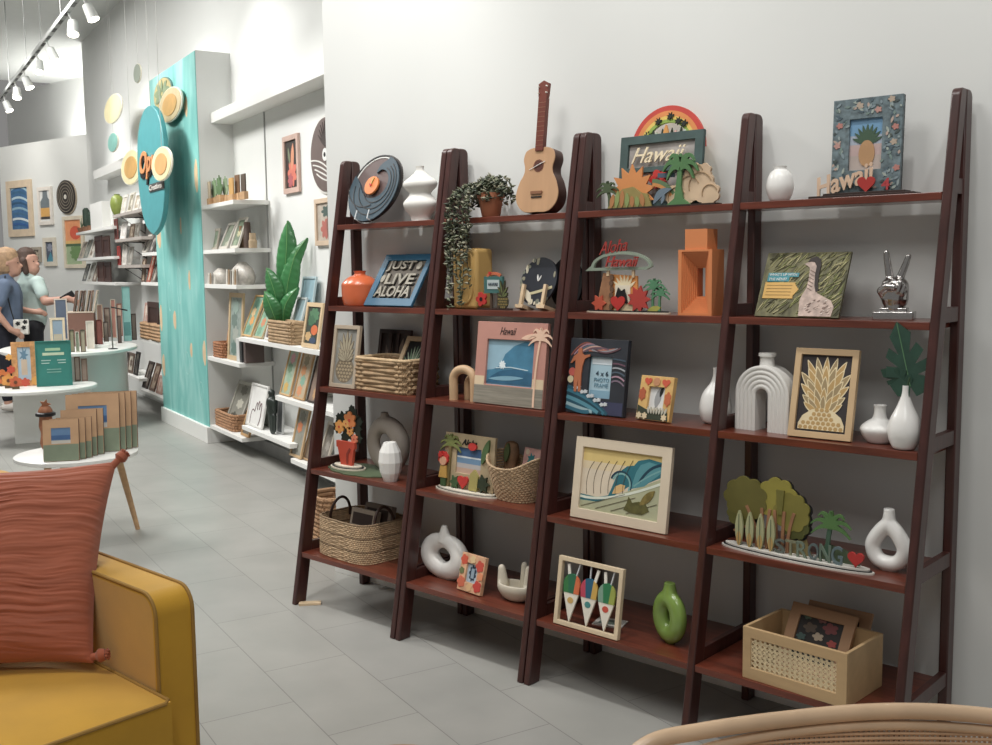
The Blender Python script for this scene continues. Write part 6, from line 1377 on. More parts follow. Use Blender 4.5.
# next shelf down
z = 0.5455
lgood('pink_flower_card', 'tall card with a pink flower and green stripes under the plant shelf', 'picture frame', 281, 291, 0.05, z, 350, mat('#c9a16c', 0.5), mat('#9fb09a', 0.5), flo('#c9a34a', '#8fae93', '#6f8f72', '#c98f98'), bw=0.06, lean=16)
lgood('orange_flower_card', 'tall tan card with orange flowers right of the pink flower card', 'picture frame', 294, 305, 0.05, z, 352, mat('#b9905f', 0.5), mat('#b5a386', 0.5), flo('#d08a5a', '#7fa893', '#c98a55', '#8a7f62'), bw=0.06, lean=16)
lgood('dark_spine_picture', 'dark frame half hidden behind the ladder shelf leg, second recess shelf', 'picture frame', 308, 316, 0.06, z, 352, DKF, mat('#8a7466', 0.5), flo('#b98f62', '#6f8a7a'), bw=0.08, lean=16)
lgood('blue_grey_print', 'blue-grey print seen between the leftmost ladder legs', 'picture frame', 331, 338, 0.06, 0.8955, 316, WHITE, mat('#8a96a5', 0.5), [], bw=0.1, lean=8)
z = 0.2505
lgood('hand_drawing_card', 'white card with a dark line drawing of a hand', 'picture frame', 247, 263, 0.05, z, 385, mat('#d7d6d2', 0.5), mat('#e2e1de', 0.5), [(mat('#6b4f52', 0.5), ribbon(curve2((-0.3, 0.05), (-0.35, 0.5), (-0.1, 0.35), 8), 0.03)), (mat('#6b4f52', 0.5), ribbon(curve2((-0.1, 0.35), (-0.05, 0.75), (0.05, 0.4), 8), 0.03)), (mat('#6b4f52', 0.5), ribbon(curve2((0.02, 0.42), (0.1, 0.8), (0.16, 0.42), 8), 0.03)), (mat('#6b4f52', 0.5), ribbon(curve2((0.14, 0.42), (0.26, 0.75), (0.27, 0.38), 8), 0.03)), (mat('#6b4f52', 0.5), ribbon(curve2((0.27, 0.4), (0.3, 0.2), (0.2, 0.05), 8), 0.03))], bw=0.04, lean=12)
P0 = L3(xl(273, 0.05, z), 0.05, z); h = z_at(391, P0) - z
o = blob('black_figurine', [((0, 0, 0.01), (0.0, 0, h * 0.5), 0.02, 0.03), ((0, 0, h * 0.5), (0, 0, h * 0.72), 0.036, 0.042), ((-0.04, 0, h * 0.75), (-0.055, 0, h * 0.5), 0.014, 0.01), ((0.04, 0, h * 0.75), (0.055, 0, h * 0.5), 0.014, 0.01), ((0, 0, h * 0.8), (0, 0, h * 0.93), 0.014, 0.026), ((-0.015, 0, 0.02), (-0.03, 0, h * 0.4), 0.018, 0.02), ((0.02, 0, 0.02), (0.03, 0, h * 0.4), 0.018, 0.02)], mat('#26302b', 0.4), None, 0.006, 4)
at(o, (P0.x, P0.y, z - min(v.co.z for v in o.data.vertices)), LRZ); tag(o, 'black standing figurine right of the hand drawing card', 'figurine')
lgood('grey_green_book', 'grey-green book behind the black figurine', 'book', 264, 271, 0.14, z, 392, mat('#8b948c', 0.6), mat('#9aa39b', 0.6), [], lean=8)
lgood('pale_spine_book', 'white spined book right of the black figurine', 'book', 278, 284, 0.1, z, 395, mat('#b5b7b6', 0.5), mat('#55585a', 0.5), [], lean=4)
z = 0.1605
lgood('grey_orange_card', 'tan card with grey pattern and orange flower on the lowest recess shelf', 'picture frame', 291, 302, 0.04, z, 408, mat('#c0a074', 0.5), mat('#8f8f84', 0.5), flo('#6f6d62', '#8d8b7e', '#d07a48', '#7c7a6e'), bw=0.09, lean=14)
lgood('brown_side_card', 'brown card directly right of the grey and orange card', 'picture frame', 304, 311, 0.06, z, 412, mat('#a98860', 0.5), mat('#7c6a58', 0.5), [], lean=16)
lgood('between_legs_picture', 'pale framed print seen between the legs of the leftmost ladder shelf', 'picture frame', 318, 327, 0.04, z, 424, mat('#b5ab9c', 0.5), mat('#7b746b', 0.5), flo('#5f5a52', '#9a9288', '#6b655c'), bw=0.12, lean=18)
P0 = L3(xl(326, -0.08, 0.0), -0.08, 0)
zt = z_at(476, L3(xl(326, 0.0, 0.3), 0.0, 0.3))
P0 = onz(327, 512, 0.0)
t = thing('floor_basket', 'tall brown woven basket on the floor beside the end of the wall', 'basket', (-0.47, 0.2, 0), LRZ)
coil_basket(mat('#a87f58', 0.8, var=0.25, scale=40, bump=0.4), 0.12, 0.1, 0.3, 14, e=5, twist=12, amp=0.35, seg=60).build('woven_body', t, merge=False)
# things on the recess wall
def wallpic(nm, lb, cat, x0, x1, z0, z1, fm, pic, layers, bw=0.02, b=0.27, d=0.02):
    t = thing(nm, lb, cat, tuple(L3((x0 + x1) / 2, b - 0.0005, z0)), LRZ)
    w, h = x1 - x0, z1 - z0
    frame_parts(t, w, h, bw, d, fm, [(m_, [(x * w, zz * h) for x, zz in pts]) for m_, pts in layers], pic)
    return t
wallpic('coral_print', 'tall framed coral-pink print on the recess wall', 'picture frame', 1.175, 1.475, 1.90, 2.29, mat('#c9a99a', 0.5), DKF, [(mat('#d9705a', 0.5), scallop(0.02, 0.35, 0.26, 0.22, 7, 0.3)), (mat('#d98f6a', 0.5), leaf2(0.0, 0.4, 0.12, 0.85, 0.1)), (mat('#b55a5f', 0.5), scallop(-0.1, 0.22, 0.16, 0.12, 7, 0.3)), (mat('#7f8a6a', 0.5), leaf2(-0.1, 0.5, -0.2, 0.8, 0.05))], 0.035)
wallpic('faded_print', 'framed faded floral print below the round wall disc', 'picture frame', 1.74, 2.1, 1.53, 1.83, mat('#cdb59a', 0.5), mat('#b5a99a', 0.5, var=0.2, scale=20), [(mat('#4c5f58', 0.5), scallop(0.05, 0.72, 0.25, 0.12, 7, 0.3)), (mat('#b5655a', 0.5), scallop(-0.05, 0.35, 0.2, 0.2, 7, 0.3)), (mat('#8a5f52', 0.5), leaf2(0.1, 0.1, 0.05, 0.6, 0.06))], 0.03)
t = thing('wood_wall_disc', 'round carved wooden wall disc beside the end of the white wall', 'wall art', tuple(L3(1.95, 0.2695, 2.1)), LRZ)
DB = mat('#6b5a55', 0.5)
MB().prism(mat('#dcdad4', 0.5), circ(0, 0, 0.265, 0.245, 48), -0.01, 0).prism(DB, circ(0, 0, 0.25, 0.23, 48), -0.016, -0.01).build('disc', t, smooth=False, merge=False)
mb = MB()
mb.prism(WHITE, circ(0, 0, 0.04), -0.02, -0.014); mb.prism(BLACK, circ(0, 0, 0.015), -0.022, -0.019)
for k in range(4): mb.prism(mat('#dcdad4', 0.5), ribbon(curve2((-0.24 + 0.03 * k, -0.02 - 0.03 * k), (-0.02, -0.02 - 0.05 * k), (0.16 - 0.02 * k, -0.17 + 0.0 * k), 10), 0.009), -0.019, -0.015)
for k in range(9): mb.prism(mat('#3f322e', 0.5), leaf2(0.0, 0.05, 0.12 * math.cos(R(20 + 17 * k)), 0.08 + 0.13 * math.sin(R(20 + 17 * k)), 0.008), -0.019, -0.015)
mb.build('carving', t, smooth=False, merge=False)

# ================================================================== SURFBOARD SIGN AND HANGING FRUIT
def hang(o, zc, top=4.3, x=0.0, y=0.0):
    MB().tube(mat('#c9c9c5', 0.5), [(x, y, zc), (x, y, top - o.location.z)], 0.002, 5).build('hanging_wire', o)
b = -0.2
xc = xl(152.5, b, 2.3); wS = xl(166, b, 2.3) - xl(139, b, 2.3)
zt_, zb_ = z_at(106, L3(xc, b, 2.8)), z_at(235, L3(xc, b, 1.7)); hS = zt_ - zb_
t = thing('surfboard_sign', 'hanging turquoise surfboard sign with orange script beside the mural column', 'sign', tuple(L3(xc, b, zb_)), LRZ)
SB = mat('#3f9aa0', 0.4, var=0.06)
prof_ = [(0.0, 0.0), (0.2, 0.05), (0.36, 0.15), (0.47, 0.35), (0.5, 0.55), (0.46, 0.75), (0.34, 0.9), (0.16, 0.98), (0.0, 1.0)]
ps = spline(prof_, 4); MB().prism(SB, [(x * wS, z * hS) for x, z in ps] + [(-x * wS, z * hS) for x, z in ps[::-1][1:-1]], -0.02, 0.02).build('board', t, bevel=0.006)
text_mesh('Opu', wS * 0.66, hS * 0.24, 0.01, BLACK, 'letter_backing', t, (-0.03, -0.026, hS * 0.4), shear=0.35, offset=0.05)  # black script behind the orange letters, the sign's own colouring
text_mesh('Opu', wS * 0.62, hS * 0.225, 0.01, mat('#d98a4a', 0.5), 'lettering', t, (-0.015, -0.036, hS * 0.44), shear=0.3, offset=0.02)
MB().box(mat('#4f4a48', 0.5), -wS*0.05, wS*0.46, -0.028, -0.02, hS*0.335, hS*0.395).build('word_panel', t, smooth=False)
text_mesh('Creations', wS * 0.44, hS * 0.04, 0.006, mat('#d9d4cc', 0.5), 'lettering', t, (wS * 0.2, -0.032, hS * 0.345))
hang(t, hS * 0.97)
FO = mat('#cf9f4f', 0.5, var=0.1); FY = mat('#e3d8a4', 0.5, var=0.05)
def disc(nm, lb, px0, px1, py0, py1, b, rim, inner, slices=None, mount=False):
    zc = 2.5; 
    for _ in range(3):
        xc = xl((px0 + px1) / 2, b, zc); zc = z_at((py0 + py1) / 2, L3(xc, b, zc))
    w = xl(px1, b, zc) - xl(px0, b, zc); h = z_at(py0, L3(xc, b, zc)) - z_at(py1, L3(xc, b, zc))
    t = thing(nm, lb, 'wall art' if mount else 'hanging decoration', tuple(L3(xc, b, zc)), LRZ)
    MB().prism(mat('#5f7f78', 0.5) if slices else mat('#e9e5d2', 0.5), circ(0, 0, w/2, h/2, 40), -0.012, 0.0).build('backing', t, smooth=False)
    mb = MB().prism(rim, circ(0, 0, w/2*0.93, h/2*0.95, 40), -0.016, -0.01)
    if inner: mb.prism(inner, circ(0, 0, w/2*0.6, h/2*0.62, 36), -0.02, -0.014)
    if slices:
        for k in range(9):
            a = R(40 * k + 8); mb.prism(slices, leaf2(w*0.06*math.cos(a), h*0.06*math.sin(a), w*0.42*math.cos(a), h*0.42*math.sin(a), w*0.05), -0.02, -0.014)
    mb.build('slice_face', t, smooth=False, merge=False)
    if not mount: hang(t, h/2 * 0.9, y=-0.006)
    return t
disc('citrus_slice', 'citrus slice cut-out with spokes, upper left on the mural', 155, 173, 78, 110, -0.0085, mat('#b9a86a', 0.5), None, mat('#7c8f6a', 0.5), mount=True)
disc('passionfruit_slice', 'large orange-centred fruit slice on the mural below the spoked one', 160, 183, 88, 122, -0.035, mat('#cdb98a', 0.5), FO, None, mount=True)
disc('passionfruit_slice', 'orange-centred fruit slice overlapping the right side of the surfboard sign', 153, 173, 147, 181, -0.27, FY, mat('#dfa35c', 0.5))
disc('passionfruit_slice', 'yellow-centred fruit slice at the left side of the surfboard sign', 122, 143, 150, 185, -0.15, FY, FO)
disc('cream_disc', 'cream hanging disc above the teal oval, far left of the mural', 105, 123, 95, 123, 0.02, FY, None)
disc('teal_oval', 'small pale teal hanging oval below the cream disc', 109, 119, 133, 152, 0.02, mat('#7fc0b4', 0.5), None)
disc('grey_oval', 'small grey-green hanging oval near the ceiling, left of the mural', 135, 142, 64, 83, 0.0, mat('#8f9a8a', 0.5), None)

# ================================================================== FAR RECESS SHELVES AND GOODS
def board_px(lb, p0, p1, z, brackets=False, col=WHITE):
    x0, x1 = xl(p0, 0.0, z), xl(p1, 0.0, z)
    wboard(lb, x0, x1, z, 0.0, 0.268, [-(x1-x0)*0.3, (x1-x0)*0.3] if brackets else None, col, 'white shelves beyond the column'); return x0, x1
GB_ = mat('#b5aca4', 0.5)
FAR = []
for (p0, p1, z, br, lb) in ((113, 142, 1.97, True, 'grey-white shelf with black brackets holding the green vase, left of the surfboard tip'), (115, 141.5, 1.71, True, 'grey-white bracketed shelf second down, left of the surfboard tip'), (118, 140, 1.44, True, 'grey-white bracketed shelf third down, left of the surfboard tip'),
                             (142.5, 157, 1.855, False, 'short white shelf with a white pot behind the surfboard'), (141.8, 161, 1.55, False, 'white shelf with leaning frames just below the surfboard tip'), (141, 163, 1.27, False, 'white shelf with dark frames left of the mural, at head height'), (140, 165, 0.72, False, 'white shelf with baskets left of the mural'), (140, 166, 0.2, False, 'lowest white shelf left of the mural'),
                             (118, 139, 0.3, False, 'low white shelf with dark frames behind the taller table'),
                             (76, 112, 1.86, False, 'white shelf with plants on top, at the far end of the recess'), (77, 114, 1.54, False, 'white shelf with brown boxes, second at the far end of the recess'), (80, 115, 1.255, False, 'white shelf with brown boxes, third at the far end of the recess')):
    FAR.append((board_px(lb, p0, p1, z, br, GB_ if br else WHITE), z))
lgood('white_divider', 'upright white divider panel between the brown boxes and the bracketed shelves', 'panel', 112.2, 113.6, 0.12, 1.9, 199, WHITE, WHITE, [], lean=0)
# goods: px left, px right, z, top row, colours
def many(rows):
    for nm, lb, cat, a_, b_, z, t_, c1, c2, ln in rows:
        lgood(nm, lb, cat, a_, b_, 0.06, z, t_, mat(c1, 0.55), mat(c2, 0.55), [(mat(c1, 0.55), scallop(0, 0.5, 0.2, 0.2, 6, 0.3))] if ln else [], 0.12, ln)
many([
 ('brown_box', 'dark brown box at the right of the second far shelf', 'box', 96.5, 103.5, 1.54, 236, '#3f241f', '#3a211c', 0),
 ('brown_box', 'dark brown box at the right end of the second far shelf', 'box', 104, 111, 1.54, 236, '#45281f', '#3f2420', 0),
 ('brown_box', 'dark brown box at the right of the third far shelf', 'box', 99, 105, 1.255, 262, '#4a2c24', '#44281f', 0),
 ('brown_box', 'dark brown box at the right end of the third far shelf', 'box', 106, 112, 1.255, 262, '#412520', '#3b221c', 0),
 ('tan_card', 'leaning tan card, leftmost on the second far shelf', 'print', 79, 82.5, 1.54, 242, '#b9ad9c', '#8f8a80', 20),
 ('tan_card', 'leaning grey card, second on the second far shelf', 'print', 84, 87.5, 1.54, 240, '#8a8f86', '#a9a79c', 20),
 ('tan_card', 'leaning white-edged card, third on the second far shelf', 'print', 89, 92.5, 1.54, 239, '#d0cbc0', '#8a7a68', 20),
 ('grey_card', 'leaning dark grey card, leftmost on the third far shelf', 'print', 83, 86, 1.255, 264, '#6f7270', '#b0aea6', 18),
 ('grey_card', 'leaning pale grey card, second on the third far shelf', 'print', 88, 91, 1.255, 263, '#b9b7ae', '#77756c', 18),
 ('grey_card', 'leaning brown-grey card, third on the third far shelf', 'print', 93, 96, 1.255, 262, '#7f6f62', '#c0b8aa', 18),
 ('white_letter_card', 'white cut-out card behind the green vase', 'print', 121.5, 126, 1.97, 195, '#dcd9d0', '#c9c4b5', 12),
 ('white_letter_card', 'cream cut-out card in the middle of the green vase shelf', 'print', 128, 132, 1.97, 193, '#d5cfc0', '#8f8a72', 14),
 ('white_letter_card', 'white cut-out card at the right of the green vase shelf', 'print', 134, 139, 1.97, 193, '#e0dcd2', '#b5a890', 14),
 ('red_book', 'dark red book, left on the second bracketed shelf', 'book', 116, 119, 1.71, 219, '#7a4038', '#5f342e', 0),
 ('white_paper_stack', 'white folded paper on the second bracketed shelf', 'print', 121, 126, 1.71, 222, '#dedbd6', '#cfcac2', 10),
 ('brown_card', 'brown card at the right of the second bracketed shelf', 'print', 130, 134, 1.71, 224, '#6f5f4f', '#9a8c78', 10),
 ('brown_card', 'grey card at the right end of the second bracketed shelf', 'print', 135.5, 139, 1.71, 223, '#8d8a80', '#6c665c', 10),
 ('red_spine_book', 'red spined book, left on the third bracketed shelf', 'book', 119, 121.5, 1.44, 246, '#a8342c', '#8a2c26', 0),
 ('white_spine_book', 'white book on the third bracketed shelf', 'book', 123, 127, 1.44, 243, '#d6d2ca', '#bdb8ae', 6),
 ('white_spine_book', 'grey book on the third bracketed shelf, right of the white one', 'book', 128.5, 132, 1.44, 247, '#a9a69e', '#8a867c', 10),
 ('dark_print', 'dark leaning print, left on the shelf below the surfboard tip', 'print', 143, 147, 1.55, 235, '#b9b4aa', '#4a4642', 22),
 ('dark_print', 'grey leaning print, middle on the shelf below the surfboard tip', 'print', 149, 153, 1.55, 236, '#5f5b58', '#a19c94', 22),
 ('dark_print', 'black leaning print, right on the shelf below the surfboard tip', 'print', 155, 158, 1.55, 238, '#3a3836', '#77736c', 16),
 ('tan_print', 'tan leaning print, left on the head-height shelf', 'print', 142.5, 145.5, 1.27, 259, '#6b5546', '#b9a890', 6),
 ('tan_print', 'red and tan leaning print on the head-height shelf', 'print', 147.5, 150.5, 1.27, 256, '#a9543f', '#c0b29c', 16),
 ('tan_print', 'grey-brown leaning print on the head-height shelf', 'print', 152, 155.5, 1.27, 257, '#6f675f', '#aba296', 20),
 ('tan_print', 'near-black leaning print, right on the head-height shelf', 'print', 157, 160, 1.27, 258, '#2f2d2c', '#5c5650', 18),
 ('dark_brown_board', 'large dark brown board left of the mural above the baskets', 'panel', 149, 160, 0.72, 302, '#3f2621', '#3b231e', 2),
 ('pink_card', 'pink and cream card left of the large dark brown board', 'print', 143, 147, 0.72, 303, '#c9a094', '#e0cfc0', 8),
 ('black_print', 'black framed print, left on the low shelf behind the taller table', 'picture frame', 122, 126, 0.3, 352, '#2d2826', '#8d857c', 14),
 ('black_print', 'brown framed cream print, middle on the low shelf behind the taller table', 'picture frame', 128, 133, 0.3, 353, '#6b584b', '#c9bfae', 10),
 ('black_print', 'black framed print, right on the low shelf behind the taller table', 'picture frame', 134.5, 138, 0.3, 352, '#262221', '#5f5a52', 10),
 ('low_frame', 'dark leaning frame, left on the lowest shelf by the mural', 'picture frame', 143, 148, 0.2, 362, '#40332d', '#7b6f64', 18),
 ('low_frame', 'brown leaning frame, middle on the lowest shelf by the mural', 'picture frame', 150, 155, 0.2, 364, '#6b5040', '#a08c78', 18),
 ('low_frame', 'pinkish card, right on the lowest shelf by the mural', 'picture frame', 157, 162, 0.2, 376, '#b58f80', '#c9b0a2', 14),
])
z = 1.9705; P0 = L3(xl(118, 0.08, z), 0.08, z)
prof = spline([(0.035, 0), (0.06, 0.05), (0.075, 0.12), (0.06, 0.19), (0.03, 0.22), (0.034, 0.23)], 4)
lathe_vase('green_vase', 'olive green vase on the top bracketed shelf left of the surfboard', 'vase', tuple(P0), prof, mat('#8a9a3c', 0.35, var=0.1), rz=LRZ)
z = 1.8555; P0 = L3(xl(150, 0.1, z), 0.1, z); o = MB().lathe(mat('#d9d8d4', 0.5), [(0.1, 0), (0.13, 0.02), (0.14, -0.0)], 24).build('x') if False else None
z = 1.5505; P0 = L3(xl(146, 0.17, z), 0.17, z)
z = 1.7105; P0 = L3(xl(139.5, 0.08, z), 0.08, z)
z = 1.8605
for k, (px, h_, lb) in enumerate(((82, 0.2, 'small spiky green plant, left on the far top shelf'), (87, 0.3, 'tall dark green cactus on the far top shelf'), (92, 0.24, 'dark green cactus in a brown pot, right on the far top shelf'))):
    P0 = L3(xl(px, 0.1, z), 0.1, z); t = thing('small_plant', lb, 'plant', tuple(P0), LRZ)
    MB().lathe(mat('#8a5f42', 0.7), [(0.04, 0), (0.055, 0.07), (0.045, 0.07), (0.04, 0.06)], 16).build('pot', t)
    if k == 0:
        mb = MB()
        for q in range(9): mb.prism(mat('#4f6b3f', 0.6), leaf2(0, 0.06, 0.12 * math.cos(R(20 * q + 10)), 0.07 + h_ * 0.6 * math.sin(R(20 * q + 10)), 0.012), -0.003 + 0.006 * (q % 3), 0.0 + 0.006 * (q % 3))
        mb.build('foliage', t, smooth=False, merge=False)
    else:
        MB().lathe(mat('#33473a', 0.6, var=0.2), [(0.03, 0.065), (0.042, 0.1), (0.042, h_ - 0.03), (0.02, h_)], 14).build('cactus_stem', t)
P0 = L3(xl(104, 0.1, z), 0.1, z); o = MB().box(WHITE, -0.35, 0.35, -0.08, 0.08, 0, 0.3).build('white_box', smooth=False, bevel=0.003); at(o, tuple(P0), LRZ); tag(o, 'plain white box at the right of the far top shelf', 'box')
z = 0.7205
for k, (px, lb) in enumerate(((145, 'woven basket, left on the shelf left of the mural'), (156, 'woven basket, right on the shelf left of the mural'))):
    P0 = L3(xl(px, -0.02, z), 0.06 - 0.0, z); t = thing('small_basket', lb, 'basket', tuple(L3(xl(px, 0.0, z) , 0.055, z)), LRZ)
    coil_basket(mat('#b08a62', 0.7, var=0.2), 0.2, 0.05, 0.16, 5, e=6, twist=8, amp=0.4, seg=40).build('woven_body', t, merge=False)

# ================================================================== PICTURES ON THE FAR WALL
def farpic(nm, lb, x0, x1, z0, z1, fm, pic, layers, bw, cat='picture frame'):
    c = FW0 + FD * (-(x0 + x1) / 2) ; 
    p = FW0 + Vector((math.cos(FRZ), math.sin(FRZ), 0)) * ((x0 + x1) / 2) + Vector((math.sin(FRZ), -math.cos(FRZ), 0)) * 0.0005
    t = thing(nm, lb, cat, (p.x, p.y, z0), FRZ); w, h = x1 - x0, z1 - z0
    frame_parts(t, w, h, bw, 0.03, fm, [(m_, [(x * w, zz * h) for x, zz in pts]) for m_, pts in layers], pic); return t
def fx(px, z):
    d = Vector((math.cos(FRZ), math.sin(FRZ), 0)); return s_at(px, Vector((FW0.x, FW0.y, z)), d)
def fpic(nm, lb, a, b, t_, bo, fm, pic, layers, bw):
    z1 = z_at(t_, FW0 + Vector((math.cos(FRZ), math.sin(FRZ), 0)) * fx((a + b) / 2, 2.2)); z0 = z_at(bo, FW0 + Vector((math.cos(FRZ), math.sin(FRZ), 0)) * fx((a + b) / 2, 2.2))
    return farpic(nm, lb, fx(a, (z0+z1)/2), fx(b, (z0+z1)/2), z0, z1, fm, pic, layers, bw)
wvl = [(mat(c, 0.5), ribbon(curve2((-0.32, 0.85 - 0.09 * k), (0.0, 0.95 - 0.1 * k), (0.32, 0.8 - 0.09 * k), 8), 0.04)) for k, c in enumerate(('#9ec4d6', '#37698f', '#b9d3de', '#2c5a80', '#8fb5c9', '#3f6f95', '#d5dfe2', '#2a5fa0'))]
fpic('ocean_picture', 'large pale-framed blue ocean picture, leftmost on the far wall', 9, 33.5, 180.5, 236.5, mat('#d9c3a5', 0.5), mat('#3b6f9f', 0.5, var=0.2), wvl, 0.1)
fpic('bottle_picture', 'framed picture of a grey and orange van shape, right of the ocean picture', 39.5, 53.5, 187, 225, mat('#e0d9cf', 0.5), mat('#d9dad8', 0.5), [(mat('#6f7a80', 0.5), [(-0.15, 0.9), (0.15, 0.9), (0.18, 0.72), (0.35, 0.62), (0.35, 0.45), (-0.35, 0.45), (-0.35, 0.62), (-0.18, 0.72)]), (mat('#d9a24a', 0.5), rect(-0.35, 0.22, 0.35, 0.45)), (mat('#4a4440', 0.5), rect(-0.38, 0.15, 0.38, 0.22))], 0.05)
fpic('blue_picture', 'small framed dark blue picture below the van picture', 45, 57, 237.5, 266, mat('#d6cdbb', 0.5), mat('#4c5568', 0.5), [(mat('#3f8ba0', 0.5), [(-0.3, 0.15), (0.3, 0.15), (0.05, 0.5)]), (mat('#8a8fa0', 0.5), scallop(0.0, 0.65, 0.2, 0.14, 7, 0.3))], 0.06)
fpic('brown_picture', 'small brown picture just above the shoppers', 31, 42, 247, 262, mat('#a59a8a', 0.5), mat('#7c6f62', 0.5), [(mat('#b5a891', 0.5), scallop(0, 0.5, 0.25, 0.25, 7, 0.3))], 0.04)
fpic('sunset_picture', 'large framed orange sunset and green field picture beside the far shelves', 65, 85, 216, 268, mat('#dcd0b8', 0.5), mat('#9db38a', 0.5), [(mat('#e8955c', 0.5), rect(-0.42, 0.5, 0.42, 0.96)), (mat('#d9542f', 0.5), circ(0.1, 0.68, 0.28, 0.13)), (mat('#e0b060', 0.5), rect(-0.42, 0.46, 0.42, 0.53)), (mat('#6b8f55', 0.5), scallop(0.1, 0.3, 0.3, 0.15, 9, 0.2)), (mat('#4c6b4a', 0.5), rect(-0.42, 0.42, 0.42, 0.47))], 0.05)
z = z_at(197, FW0 + Vector((math.cos(FRZ), math.sin(FRZ), 0)) * fx(67, 2.2)); xx = fx(67.5, z)
p = FW0 + Vector((math.cos(FRZ), math.sin(FRZ), 0)) * xx + Vector((math.sin(FRZ), -math.cos(FRZ), 0)) * 0.0005
t = thing('carved_wall_disc', 'round dark carved disc on the far wall above the sunset picture', 'wall art', (p.x, p.y, z), FRZ)
MB().prism(mat('#b5a690', 0.5), circ(0.012, -0.008, 0.225, 0.225, 40), -0.015, 0).prism(mat('#35302c', 0.5), circ(0, 0, 0.22, 0.22, 40), -0.03, -0.015).build('disc', t, smooth=False, merge=False)
mb = MB()
for q in range(4):
    mb.ring(mat('#8d8373', 0.5), circ(0, 0, 0.2 - 0.04 * q, None, 32), circ(0, 0, 0.19 - 0.04 * q, None, 32), -0.034, -0.029)
mb.prism(mat('#d9d4c8', 0.5), circ(0, 0, 0.03), -0.036, -0.029); mb.build('carved_rings', t, smooth=False, merge=False)

# ================================================================== SHOPPERS
def person(lb, loc, rz, shirt, pants, hair, skin, pose):
    t = thing('person', lb, 'person', loc, rz)
    sk = mat(skin, 0.55, var=0.05)
    P = pose
    caps = []
    # head, neck and trunk
    caps += [(P['head'], P['chin'], 0.098, 0.07), (P['chin'], P['neck'], 0.05, 0.055), (P['neck'], P['chest'], 0.07, P['w']), (P['chest'], P['hip'], P['w'], P['w'] * 1.02)]
    hx, hy, hz = P['head']; fx_, fy_ = P['face']
    caps += [((hx + fx_ * 0.09, hy + fy_ * 0.09, hz - 0.02), (hx + fx_ * 0.118, hy + fy_ * 0.118, hz - 0.045), 0.014, 0.017)]
    for s_ in (1, -1):
        sh, el, wr, ha = P['arm%d' % (1 if s_ > 0 else 2)]
        caps += [(P['chest'], sh, 0.08, 0.062), (sh, el, 0.055, 0.043), (el, wr, 0.04, 0.027), (wr, ha, 0.03, 0.028)]
        d = (Vector(ha) - Vector(wr)).normalized(); sd = d.cross(Vector((0, 1, 0.2))).normalized()
        for q in range(4):
            b0 = Vector(ha) + sd * (0.021 - 0.014 * q); ln = (0.06, 0.068, 0.062, 0.048)[q]
            b1 = b0 + d * ln * 0.6 + Vector((0, 0, -0.004)); b2 = b1 + d * ln * 0.4 + Vector((0, 0, -0.014))
            caps += [(tuple(b0), tuple(b1), 0.0095, 0.0085), (tuple(b1), tuple(b2), 0.0085, 0.0075)]
        b0 = Vector(wr) + d * 0.02; caps += [(tuple(b0), tuple(b0 + d * 0.035 + sd * 0.035), 0.012, 0.0095), (tuple(b0 + d * 0.035 + sd * 0.035), tuple(b0 + d * 0.06 + sd * 0.04), 0.0095, 0.008)]
    for hp, kn, an, toe in P['legs']:
        caps += [(P['hip'], hp, P['w'] * 0.8, 0.095), (hp, kn, 0.09, 0.06), (kn, an, 0.058, 0.036), (an, toe, 0.036, 0.03)]
    ears = [((hx + s_ * fy_ * 0.096 , hy - s_ * fx_ * 0.096, hz - 0.02), (0.014, 0.014, 0.024)) for s_ in (1, -1)]
    blob('body', caps, sk, t, 0.009, 3, ears)
    # shirt
    c2 = [(P['neck'], P['chest'], 0.078, P['w'] * 1.06), (P['chest'], P['hip'], P['w'] * 1.06, P['w'] * 1.1)]
    for k in (1, 2):
        sh, el, wr, ha = P['arm%d' % k]; mid = tuple(Vector(sh).lerp(Vector(el), 0.62)); c2 += [(P['chest'], sh, 0.09, 0.075), (sh, mid, 0.072, 0.066)]
    blob('shirt', c2, mat(shirt, 0.8, var=0.1, scale=9), t, 0.012, 4)
    c3 = []
    hp0 = Vector(P['hip'])
    for hp, kn, an, toe in P['legs']:
        c3 += [(tuple(hp0 - Vector((0, 0, 0.06))), hp, P['w'] * 0.95, 0.115), (hp, kn, 0.11, 0.078), (kn, tuple(Vector(an) + Vector((0, 0, 0.08))), 0.076, 0.055)]
    blob('trousers', c3, mat(pants, 0.85), t, 0.014, 4)
    for hp, kn, an, toe in P['legs']:
        a = Vector(an); b = Vector(toe); mb = MB()
        mb.ball(mat('#c9c3bb', 0.6), tuple(a.lerp(b, 0.5) + Vector((0, 0, 0.0))), (0.125, 0.055, 0.045), 14); o = mb.build('shoe', t)
        for v in o.data.vertices: v.co.z = max(v.co.z, 0.0)
    hc = P['hair']; blob('hair', [(c_[0], c_[1], c_[2], c_[3]) for c_ in hc], mat(hair, 0.7, var=0.25, scale=30), t, 0.008, 3)
    # eyes and mouth
    e = MB(); sdx, sdy = -fy_, fx_
    for s_ in (1, -1): e.ball(mat('#3a2a22', 0.4), (hx + fx_ * 0.088 + s_ * sdx * 0.034, hy + fy_ * 0.088 + s_ * sdy * 0.034, hz - 0.012), (0.01, 0.01, 0.007), 8)
    e.build('eyes', t)
    MB().ball(mat('#a8584e', 0.5), (hx + fx_ * 0.09, hy + fy_ * 0.09, hz - 0.083), (0.016, 0.02, 0.006), 10).build('mouth', t)
    return t
RZP = R(67.6)
